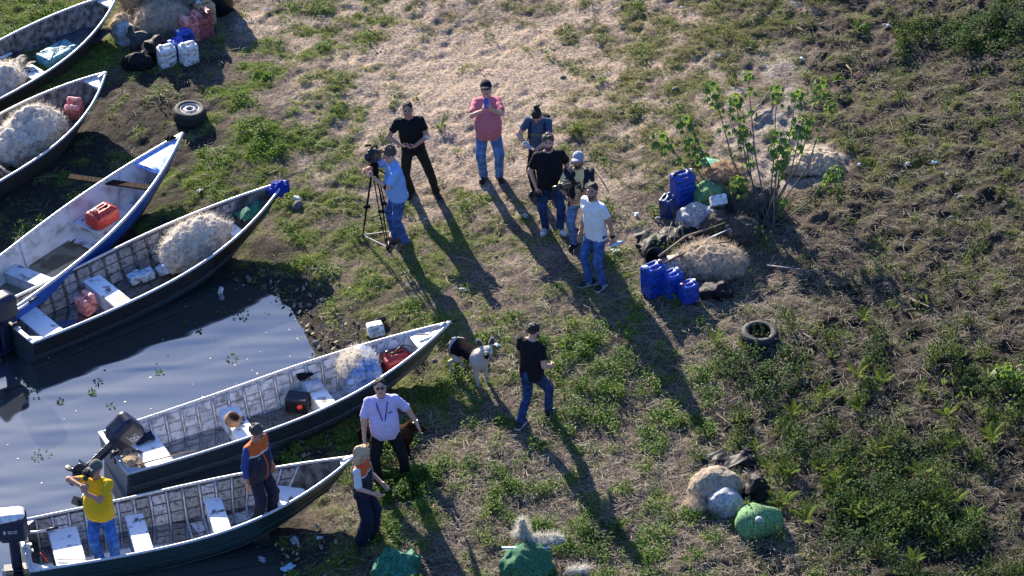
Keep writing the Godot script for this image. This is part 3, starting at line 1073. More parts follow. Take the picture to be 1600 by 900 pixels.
	# foredeck
	if o.has("deck"):
		st = st_new()
		var pd := []
		var pu := []
		for i in 13:
			var t: float = lerpf(o.deck, 0.996, i / 12.0)
			var e := h.side(t, 1.0, 1.0, 0.012)
			pd.append(Vector3(e.x, e.y + o.get("deck_drop", -0.012), e.z))
		if o.get("deck_round", false): pd[0].x += 0.0
		for i in 12:
			var a: Vector3 = pd[i]
			var b: Vector3 = pd[i + 1]
			var am := Vector3(a.x, a.y + o.get("crown", 0.0) * a.z, 0)
			var bm := Vector3(b.x, b.y + o.get("crown", 0.0) * b.z, 0)
			for y: float in [0.0, -0.02]:
				var dv := Vector3(0, y, 0)
				quad(st, a + dv, b + dv, bm + dv, am + dv)
				quad(st, am + dv, bm + dv, Vector3(b.x, b.y, -b.z) + dv, Vector3(a.x, a.y, -a.z) + dv)
		var e0: Vector3 = pd[0]
		quad(st, e0, Vector3(e0.x, e0.y, -e0.z), Vector3(e0.x, e0.y - 0.04, -e0.z), e0 - Vector3(0, 0.04, 0))
		part(root, "foredeck", done(st), o.get("deck_mat", o.rail_mat))
	# bottom boards
	if o.has("boards"):
		var bd: Array = o.boards # [t0, t1, material]
		for k in 4:
			st = st_new(false)
			var f0 := -0.86 + 0.43 * k + 0.01
			var f1 := -0.86 + 0.43 * (k + 1) - 0.01
			for i in 8:
				var t0 := lerpf(bd[0], bd[1], i / 8.0)
				var t1 := lerpf(bd[0], bd[1], (i + 1) / 8.0)
				quad(st, h.floor_pt(t0, f0, 0.058), h.floor_pt(t1, f0, 0.058), h.floor_pt(t1, f1, 0.058), h.floor_pt(t0, f1, 0.058))
			part(root, "floor_board", done(st), bd[2])
	# breast hook at the bow
	st = st_new(false)
	var bp := h.side(0.985, 1.0, 1.0, 0.0)
	add_box(st, Transform3D(Basis(Vector3(0, 0, 1), atan2(h.yt(0.99) - h.yt(0.93), 0.06 * h.L)), Vector3(bp.x - 0.03, bp.y + 0.012, 0)), Vector3(0.16, 0.035, 0.05), 0.01)
	part(root, "bow_cap", done(st), o.rail_mat)
	return root

func to_boat(b: Node3D, h: Hull, t: float, f: float, y: float) -> Vector3: # world point in a boat: share of the length, of the half width, height over the keel
	return b.transform * Vector3(t * h.L, h.yb(t) + y, f * h.hw(t))

# outboard engine: origin at the clamp on the transom top, x to the bow
func make_motor(label: String, at: Vector3, yaw: float, tilt: float, steer: float, o: Dictionary) -> Node3D:
	var root := thing("outboard_motor", label, "outboard motor", at, yaw)
	var blk: Material = o.mat
	# everything but the bracket turns and tilts
	var X := Transform3D(Basis(Vector3(0, 0, 1), tilt), Vector3(-0.05, 0.03, 0)) * Transform3D(Basis(Vector3.UP, steer), Vector3.ZERO)
	var s := Sdf.new(Vector3(-0.5, 0.0, -0.24), Vector3(0.22, 0.72, 0.24), 0.012)
	s.rbox(Vector3(-0.14, 0.36, 0), Vector3(0.24, 0.19, 0.155), 0.08, 0.02)
	s.rbox(Vector3(-0.16, 0.5, 0), Vector3(0.2, 0.07, 0.125), 0.06, 0.06)
	s.rbox(Vector3(-0.12, 0.2, 0), Vector3(0.19, 0.1, 0.12), 0.06, 0.06)
	var cow := part(root, "cowling", sdf_mesh(s), blk)
	cow.transform = X
	if o.has("lid_or_glare"):  # pale shell that paints sun glare onto the dark cowling top
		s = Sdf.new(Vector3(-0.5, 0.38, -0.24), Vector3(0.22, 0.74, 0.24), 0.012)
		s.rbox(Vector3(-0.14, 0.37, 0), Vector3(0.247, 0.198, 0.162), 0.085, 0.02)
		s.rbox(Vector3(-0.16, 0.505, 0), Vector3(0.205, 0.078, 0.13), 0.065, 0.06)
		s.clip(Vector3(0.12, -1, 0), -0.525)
		part(root, "cowling_glare", sdf_mesh(s), o.lid_or_glare).transform = X
	var st := st_new(false)
	add_box(st, Transform3D(Basis.IDENTITY, Vector3(-0.12, -0.17, 0)), Vector3(0.15, 0.62, 0.09), 0.03)
	add_box(st, Transform3D(Basis.IDENTITY, Vector3(-0.15, -0.40, 0)), Vector3(0.34, 0.022, 0.17), 0.008)
	part(root, "drive_leg", done(st), blk).transform = X
	part(root, "gearcase", tube([Vector3(0.04, -0.56, 0), Vector3(-0.02, -0.56, 0), Vector3(-0.18, -0.56, 0), Vector3(-0.27, -0.56, 0)], [0.015, 0.05, 0.055, 0.035], 12), blk).transform = X
	st = st_new(false)
	add_box(st, Transform3D(Basis.IDENTITY, Vector3(-0.12, -0.5, 0)), Vector3(0.13, 0.16, 0.05), 0.02)
	add_box(st, Transform3D(Basis.IDENTITY, Vector3(-0.13, -0.68, 0)), Vector3(0.11, 0.16, 0.02), 0.008)
	part(root, "skeg", done(st), blk).transform = X
	var pr := part(root, "propeller", tube([Vector3(-0.26, -0.56, 0), Vector3(-0.36, -0.56, 0)], [0.042, 0.03], 10), o.prop)
	pr.transform = X
	for k in 3:
		var bs := Sdf.new(Vector3(-0.42, -0.8, -0.22), Vector3(-0.2, -0.32, 0.22), 0.01)
		var an := TAU * k / 3.0 + 0.3
		bs.ball(Vector3(-0.31, -0.56 + 0.09 * cos(an), 0.09 * sin(an)), Vector3(0.016, 0.085, 0.062), 0.005, 1, Basis(Vector3.RIGHT, an) * Basis(Vector3.UP, 0.6))
		part(pr, "blade", sdf_mesh(bs), o.prop)
	st = st_new(false)
	for q: float in [-1.0, 1.0]:
		add_box(st, Transform3D(Basis.IDENTITY, Vector3(-0.01, -0.04, q * 0.075)), Vector3(0.10, 0.22, 0.03), 0.01)
		add_box(st, Transform3D(Basis.IDENTITY, Vector3(0.055, -0.06, q * 0.075)), Vector3(0.05, 0.03, 0.06), 0.008)
	add_box(st, Transform3D(Basis.IDENTITY, Vector3(-0.05, 0.02, 0)), Vector3(0.06, 0.06, 0.19), 0.01)
	part(root, "clamp_bracket", done(st), o.prop)
	st = st_new()
	add_tube(st, [Vector3(0.06, 0.2, 0.02), Vector3(0.2, 0.2, 0.03), Vector3(0.36, 0.22, 0.03)], [0.022, 0.018, 0.018], 8)
	var til := part(root, "tiller", done(st), o.get("tiller", blk))
	til.transform = X
	part(til, "grip", tube([Vector3(0.36, 0.22, 0.03), Vector3(0.52, 0.24, 0.03)], [0.024, 0.022], 8), blk)
	return root


# ------------------------------------------------------------------ cans, nets, sacks and other gear
var can_kit := {}

func can_arrays(kind: String) -> ArrayMesh:
	if can_kit.has(kind): return can_kit[kind]
	var s: Sdf
	if kind == "tall": # tall can with a bridge handle along the top
		s = Sdf.new(Vector3(-0.2, -0.01, -0.16), Vector3(0.2, 0.58, 0.16), 0.0095)
		s.rbox(Vector3(0, 0.245, 0), Vector3(0.165, 0.245, 0.13), 0.05, 0.01)
		for q: float in [-1.0, 1.0]: s.ball(Vector3(0.0, 0.50, q * 0.058), Vector3(0.085, 0.06, 0.036), 0.02, -1)
		for q: float in [-1.0, 1.0]: s.bone(Vector3(q * 0.125, 0.47, 0), Vector3(q * 0.125, 0.51, 0), 0.036, 0.034, 0.012, true)
		for y: float in [0.14, 0.34]:
			for q: float in [-1.0, 1.0]:
				s.bone(Vector3(-0.13, y, q * 0.136), Vector3(0.13, y, q * 0.136), 0.010, 0.010, 0.01, false, -1)
	elif kind == "cube": # square fuel can with a deep groove under its handle
		s = Sdf.new(Vector3(-0.18, -0.01, -0.18), Vector3(0.18, 0.45, 0.18), 0.0095)
		s.rbox(Vector3(0, 0.2, 0), Vector3(0.15, 0.20, 0.145), 0.035, 0.01)
		s.rbox(Vector3(0, 0.40, 0), Vector3(0.045, 0.075, 0.2), 0.02, 0.015, -1)
		s.bone(Vector3(-0.06, 0.375, 0), Vector3(0.06, 0.375, 0), 0.02, 0.02, 0.01)
		s.bone(Vector3(0.1, 0.38, 0.08), Vector3(0.1, 0.42, 0.08), 0.03, 0.028, 0.01, true)
	elif kind == "jug":
		s = Sdf.new(Vector3(-0.16, -0.01, -0.14), Vector3(0.16, 0.38, 0.14), 0.0085)
		s.rbox(Vector3(0, 0.155, 0), Vector3(0.13, 0.155, 0.105), 0.035, 0.01)
		s.rbox(Vector3(0.01, 0.30, 0), Vector3(0.10, 0.04, 0.02), 0.018, 0.02)
		s.rbox(Vector3(0.0, 0.295, 0), Vector3(0.05, 0.018, 0.06), 0.012, 0.01, -1)
		s.bone(Vector3(-0.085, 0.30, 0), Vector3(-0.085, 0.335, 0), 0.027, 0.025, 0.012, true)
		for q: float in [-1.0, 1.0]: s.bone(Vector3(-0.09, 0.15, q * 0.112), Vector3(0.09, 0.15, q * 0.112), 0.011, 0.011, 0.01, false, -1)
	else: # low fuel tank
		s = Sdf.new(Vector3(-0.26, -0.01, -0.2), Vector3(0.26, 0.34, 0.2), 0.0095)
		s.rbox(Vector3(0, 0.115, 0), Vector3(0.225, 0.115, 0.165), 0.06, 0.01)
		s.rbox(Vector3(0, 0.21, 0), Vector3(0.16, 0.05, 0.10), 0.03, 0.03)
		s.rbox(Vector3(0.02, 0.275, 0), Vector3(0.075, 0.05, 0.055), 0.02, 0.02, -1)
		s.bone(Vector3(-0.05, 0.255, 0), Vector3(0.1, 0.255, 0), 0.017, 0.017, 0.015)
		s.bone(Vector3(-0.13, 0.24, 0), Vector3(-0.13, 0.285, 0), 0.038, 0.036, 0.01, true)
	can_kit[kind] = sdf_mesh(s)
	return can_kit[kind]

func cap_mesh() -> ArrayMesh:
	if not can_kit.has("cap"): can_kit["cap"] = lathe([Vector2(0, 0.028), Vector2(0.026, 0.028), Vector2(0.032, 0.022), Vector2(0.033, 0.0), Vector2(0, 0.0)], 16)
	return can_kit["cap"]

# caps: [material, position] each
func make_can(called: String, label: String, kind: String, m: Material, at: Vector3, yaw_deg: float, sc: Vector3, caps: Array, group := "", tip := Vector3.ZERO) -> Node3D:
	var root := thing(called, label, "can" if kind != "tank" else "fuel tank", at, deg_to_rad(yaw_deg), group)
	root.rotation = Vector3(deg_to_rad(tip.x), deg_to_rad(yaw_deg), deg_to_rad(tip.z))
	root.scale = sc
	part(root, "can_body", can_arrays(kind), m)
	for c: Array in caps: part(root, "cap", cap_mesh(), c[0], c[1])
	return root

func plastic(c: Color, dirt := true) -> StandardMaterial3D:
	return pm(c, 0.42, {"world": true, "tex": noise_tex("candirt", 0.014, 5, [Color(0.55, 0.5, 0.45), g(0.88), g(1.0)], [0.22, 0.4, 0.55]) if dirt else mottle(), "scale": 1.6, "bump": bumps(), "bscale": 0.12})

func blob(balls: Array, cell: float, amp: float, freq: float, k := 0.06, stretch := Vector3.ONE, crease := false) -> ArrayMesh:
	var lo := Vector3(9, 9, 9)
	var hi := -lo
	for b: Array in balls:
		lo = lo.min(b[0] - b[1])
		hi = hi.max(b[0] + b[1])
	var s := Sdf.new(lo - Vector3.ONE * cell * 3, hi + Vector3.ONE * cell * 3, cell)
	for b: Array in balls: s.ball(b[0], b[1], k)
	s.clip(Vector3(0, -1, 0), 0.02)
	rng_off = rng.randf() * 50.0
	creased = crease
	var me := sdf_mesh(s, amp, freq, stretch)
	creased = false
	return me

var strand_meshes := []
func make_strands():
	for i in 4:
		var st := st_new(false)
		var r := RandomNumberGenerator.new()
		r.seed = 40 + i
		var p := Vector3.ZERO
		var d := Vector3(r.randf_range(-0.5, 0.5), 1, r.randf_range(-0.5, 0.5)).normalized()
		var bend := Vector3(r.randf_range(-1, 1), r.randf_range(-0.9, 0.1), r.randf_range(-1, 1)) * 0.55
		var w := Vector3(0.0012, 0, 0.0007)
		for k in 6:
			var q := p + d * 0.016
			quad(st, p - w, p + w, q + w, q - w)
			p = q
			d = (d + bend * 0.5).normalized()
		strand_meshes.append(done(st))

# loose filament standing out of a heap of net
func fuzz(parent: Node3D, mesh: ArrayMesh, n: int, m: Material, size: float, y_min := 0.03, called := "loose_mesh", seed := 1):
	var a := mesh.surface_get_arrays(0)
	var v: PackedVector3Array = a[Mesh.ARRAY_VERTEX]
	var nn: PackedVector3Array = a[Mesh.ARRAY_NORMAL]
	var r := RandomNumberGenerator.new()
	r.seed = seed
	for kind in 2:
		var mm := MultiMesh.new()
		mm.transform_format = MultiMesh.TRANSFORM_3D
		mm.mesh = strand_meshes[kind + (seed % 2) * 2]
		var xs := []
		for i in n / 2:
			var k := r.randi() % v.size()
			if v[k].y < y_min: continue
			var lay := (nn[k] * 0.22 + Vector3(r.randf_range(-1, 1), r.randf_range(-0.3, 0.6), r.randf_range(-1, 1))).normalized()
			var sc := size * r.randf_range(0.5, 1.5)
			var b := looking(Vector3.ZERO, lay).basis.rotated(lay, r.randf() * TAU)
			xs.append(Transform3D(b.scaled(Vector3(sc, sc, sc)), v[k] - nn[k] * 0.01))
		mm.instance_count = xs.size()
		for i in xs.size(): mm.set_instance_transform(i, xs[i])
		var o := MultiMeshInstance3D.new()
		o.name = called
		o.multimesh = mm
		o.material_override = m
		o.set_meta("kind", "stuff")
		parent.add_child(o, true)

func heap(label: String, category: String, at: Vector3, radii: Vector3, n: int, m: Material, o := {}) -> Node3D:
	var root := thing(o.get("name", "net_heap"), label, category, at, deg_to_rad(o.get("yaw", 0.0)), o.get("group", ""))
	var r := RandomNumberGenerator.new()
	r.seed = o.get("seed", 3)
	var balls := [[Vector3(0, radii.y * 0.25, 0), Vector3(radii.x, radii.y * 0.72, radii.z) * 0.86]]
	for i in n:
		var a := r.randf() * TAU
		var d := sqrt(r.randf())
		var q := r.randf_range(0.26, 0.5)
		balls.append([Vector3(cos(a) * d * radii.x * 0.72, radii.y * (0.2 + 0.62 * (1.0 - d * d)) * r.randf_range(0.7, 1.0), sin(a) * d * radii.z * 0.72), Vector3(radii.x, radii.y * 0.8, radii.z) * q * 0.7])
	for b: Array in o.get("extra", []): balls.append(b)
	var me := blob(balls, o.get("cell", 0.02), o.get("amp", 0.05), o.get("freq", 5.5 if o.has("fuzz") else 2.4), 0.05, Vector3.ONE, o.has("crease"))
	part(root, o.get("part", "net"), me, m)
	if o.has("fuzz"): fuzz(root, me, o.fuzz, o.get("fuzz_mat", m), o.get("fuzz_size", 1.0), 0.03, "loose_mesh", o.get("seed", 3))
	return root

func crumpled(label: String, called: String, category: String, at: Vector3, yaw: float, sx: float, sz: float, amp: float, m: Material, seed := 1, arch := 0.0) -> Node3D:
	var root := thing(called, label, category, at, yaw)
	var n := FastNoiseLite.new()
	n.seed = seed
	n.frequency = 0.85
	n.fractal_octaves = 3
	n.fractal_gain = 0.35
	var nu := 36
	var nv := 28
	var st := st_new()
	var P := func(i: int, j: int, up: float) -> Vector3:
		var u := float(i) / nu * 2.0 - 1.0
		var v := float(j) / nv * 2.0 - 1.0
		var edge := 1.0 + 0.14 * n.get_noise_2d(u * 1.3 + 9.0, v * 1.3)
		var hgt: float = absf(n.get_noise_2d(u * sx + v * 0.2, v * sz)) * amp * 0.75 + arch * (1.0 - u * u) * (1.0 - v * v)
		return Vector3(u * sx * 0.5 * edge, 0.02 + hgt + up, v * sz * 0.5 * edge)
	for up: float in [0.0, -0.006]:
		for j in nv:
			for i in nu:
				quad(st, P.call(i, j, up), P.call(i + 1, j, up), P.call(i + 1, j + 1, up), P.call(i, j + 1, up))
	part(root, "sheet", done(st), m)
	return root

func make_tyre(label: String, at: Vector3, r: float, w: float, tilt: Vector3, rim: Material, group := "") -> Node3D:
	var root := thing("tyre", label, "tyre", at, 0.0, group)
	root.rotation = tilt
	var rub := pm(lin(0.022, 0.022, 0.024), 0.75, {"tex": scuff(), "scale": 3.0, "bump": bumps(), "bscale": 0.4})
	var ri := r * 0.58
	part(root, "tread", lathe([Vector2(ri, 0.03), Vector2(ri + 0.012, 0.004), Vector2(r * 0.8, -0.004), Vector2(r * 0.93, 0.012), Vector2(r, 0.045), Vector2(r, w - 0.045), Vector2(r * 0.93, w - 0.012), Vector2(r * 0.8, w + 0.004), Vector2(ri + 0.012, w - 0.004), Vector2(ri, w - 0.03), Vector2(r * 0.8, w - 0.035), Vector2(r * 0.88, w * 0.5), Vector2(r * 0.8, 0.035), Vector2(ri, 0.03)], 40), rub)
	var st := st_new(false)
	for k in 36:
		var a := TAU * k / 36.0
		for q in 2:
			var y: float = w * (0.32 + 0.36 * q)
			add_box(st, Transform3D(Basis(Vector3.UP, -a - 0.02 * q), Vector3(cos(a + q * 0.08) * r, y, sin(a + q * 0.08) * r)), Vector3(0.012, w * 0.28, r * 0.11), 0.003)
	part(root, "tread_block", done(st), rub).set_meta("kind", "stuff")
	if rim:
		var pr := [Vector2(ri + 0.006, w - 0.012), Vector2(ri - 0.006, w - 0.004), Vector2(ri - 0.015, w - 0.02), Vector2(ri * 0.90, w * 0.84), Vector2(ri * 0.82, w * 0.86), Vector2(ri * 0.46, w * 0.96), Vector2(ri * 0.38, w * 0.97), Vector2(ri * 0.34, w * 0.7)]
		var rm := part(root, "rim", lathe(pr, 36), rim)
		var dk := pm(lin(0.008, 0.008, 0.009), 0.9)
		for k in 8:
			var a := TAU * k / 8.0
			part(rm, "rim_hole", lathe([Vector2(0, 0.002), Vector2(0.016, 0.002), Vector2(0.018, 0.0)], 10), dk, Vector3(cos(a) * ri * 0.64, w * 0.917, sin(a) * ri * 0.64))
		part(rm, "hub_hole", lathe([Vector2(0, 0.0), Vector2(ri * 0.36, 0.0)], 20), dk, Vector3(0, w * 0.82, 0))
	return root

func rock(called: String, label: String, category: String, at: Vector3, r: Vector3, m: Material, seed: int, group := "") -> Node3D:
	var key := "rock%d" % (seed % 6)
	if not can_kit.has(key):
		var rr := RandomNumberGenerator.new()
		rr.seed = seed
		var s := Sdf.new(Vector3(-1.3, -1.3, -1.3), Vector3(1.3, 1.3, 1.3), 0.15)
		s.ball(Vector3.ZERO, Vector3(0.9, 0.8, 0.9), 0.1)
		s.ball(Vector3(rr.randf_range(-0.4, 0.4), 0.2, rr.randf_range(-0.4, 0.4)), Vector3(0.6, 0.7, 0.6), 0.3)
		for i in 6: s.clip(Vector3(rr.randf_range(-1, 1), rr.randf_range(-0.4, 1), rr.randf_range(-1, 1)), rr.randf_range(0.55, 0.8))
		can_kit[key] = sdf_mesh(s, 0.12, 1.5)
	var o := part(self, called, can_kit[key], m)
	o.transform = Transform3D(Basis(Vector3.UP, seed * 1.7).scaled(r), at)
	tag(o, label, category, group)
	return o

func stick(label: String, pts: Array, r: float, m: Material, group := "", called := "stick", category := "stick") -> Node3D:
	var radii := []
	for i in pts.size(): radii.append(r * (1.0 - 0.45 * i / (pts.size() - 1.0)))
	var o := part(self, called, tube(pts, radii, 6), m)
	tag(o, label, category, group)
	return o

# ------------------------------------------------------------------ plants with single stems
func leaf(st: SurfaceTool, x: Transform3D, l: float, w: float, droop := 0.3):
	var pts := []
	for i in 5:
		var t := i / 4.0
		pts.append([Vector3(0, -droop * l * t * t, l * t), w * 0.5 * sin(PI * pow(t, 0.75)) + 0.001])
	for i in 4:
		var a: Vector3 = pts[i][0]
		var b: Vector3 = pts[i + 1][0]
		var wa: float = pts[i][1]
		var wb: float = pts[i + 1][1]
		var lift := Vector3(0, 0.18, 0)
		quad(st, x * (a + (Vector3(-1, 0, 0) + lift) * wa), x * a, x * b, x * (b + (Vector3(-1, 0, 0) + lift) * wb))
		quad(st, x * a, x * (a + (Vector3(1, 0, 0) + lift) * wa), x * (b + (Vector3(1, 0, 0) + lift) * wb), x * b)

# a drooping head of lobed leaves
func leaf_head(r: RandomNumberGenerator, n: int, size: float) -> ArrayMesh:
	var st := st_new(false)
	for i in n:
		var a := i * 2.4 + r.randf() * 0.5
		var el := r.randf_range(-0.45, 0.75)
		var pb := Basis(Vector3.UP, a) * Basis(Vector3.RIGHT, -el)
		var len := size * r.randf_range(0.5, 1.0)
		var start := Vector3(0, -1.5 * size * (float(i) / n), 0)
		var tip := start + pb * Vector3(0, 0, len)
		add_tube(st, [start, tip], 0.0025, 3, false)
		st.set_smooth_group(-1)
		var hang := Basis(Vector3.UP, a) * Basis(Vector3.RIGHT, r.randf_range(0.35, 1.1))
		for k in 5:
			var lb := hang * Basis(Vector3.UP, (k - 2) * 0.55)
			leaf(st, Transform3D(lb, tip), size * (1.05 - 0.17 * absf(k - 2)), size * 0.36, 0.25)
	return done(st)

func frond(st: SurfaceTool, x: Transform3D, l: float, pairs: int, w: float):
	for i in pairs:
		var t := (i + 0.6) / pairs
		var c := Vector3(0, 0.55 * l * (t - 0.75 * t * t), l * t)
		var ll: float = w * sin(PI * (0.12 + 0.86 * t)) + 0.01
		for q: float in [-1.0, 1.0]:
			var b := Basis(Vector3.UP, q * 1.15)
			leaf(st, x * Transform3D(b, c), ll, l / pairs * 0.9, 0.3)
	var sp := []
	for i in 5:
		var t := i / 4.0
		sp.append(x * Vector3(0, 0.55 * l * (t - 0.75 * t * t), l * t))
	add_tube(st, sp, [0.004, 0.0035, 0.003, 0.002, 0.001], 3, false)
	st.set_smooth_group(-1)


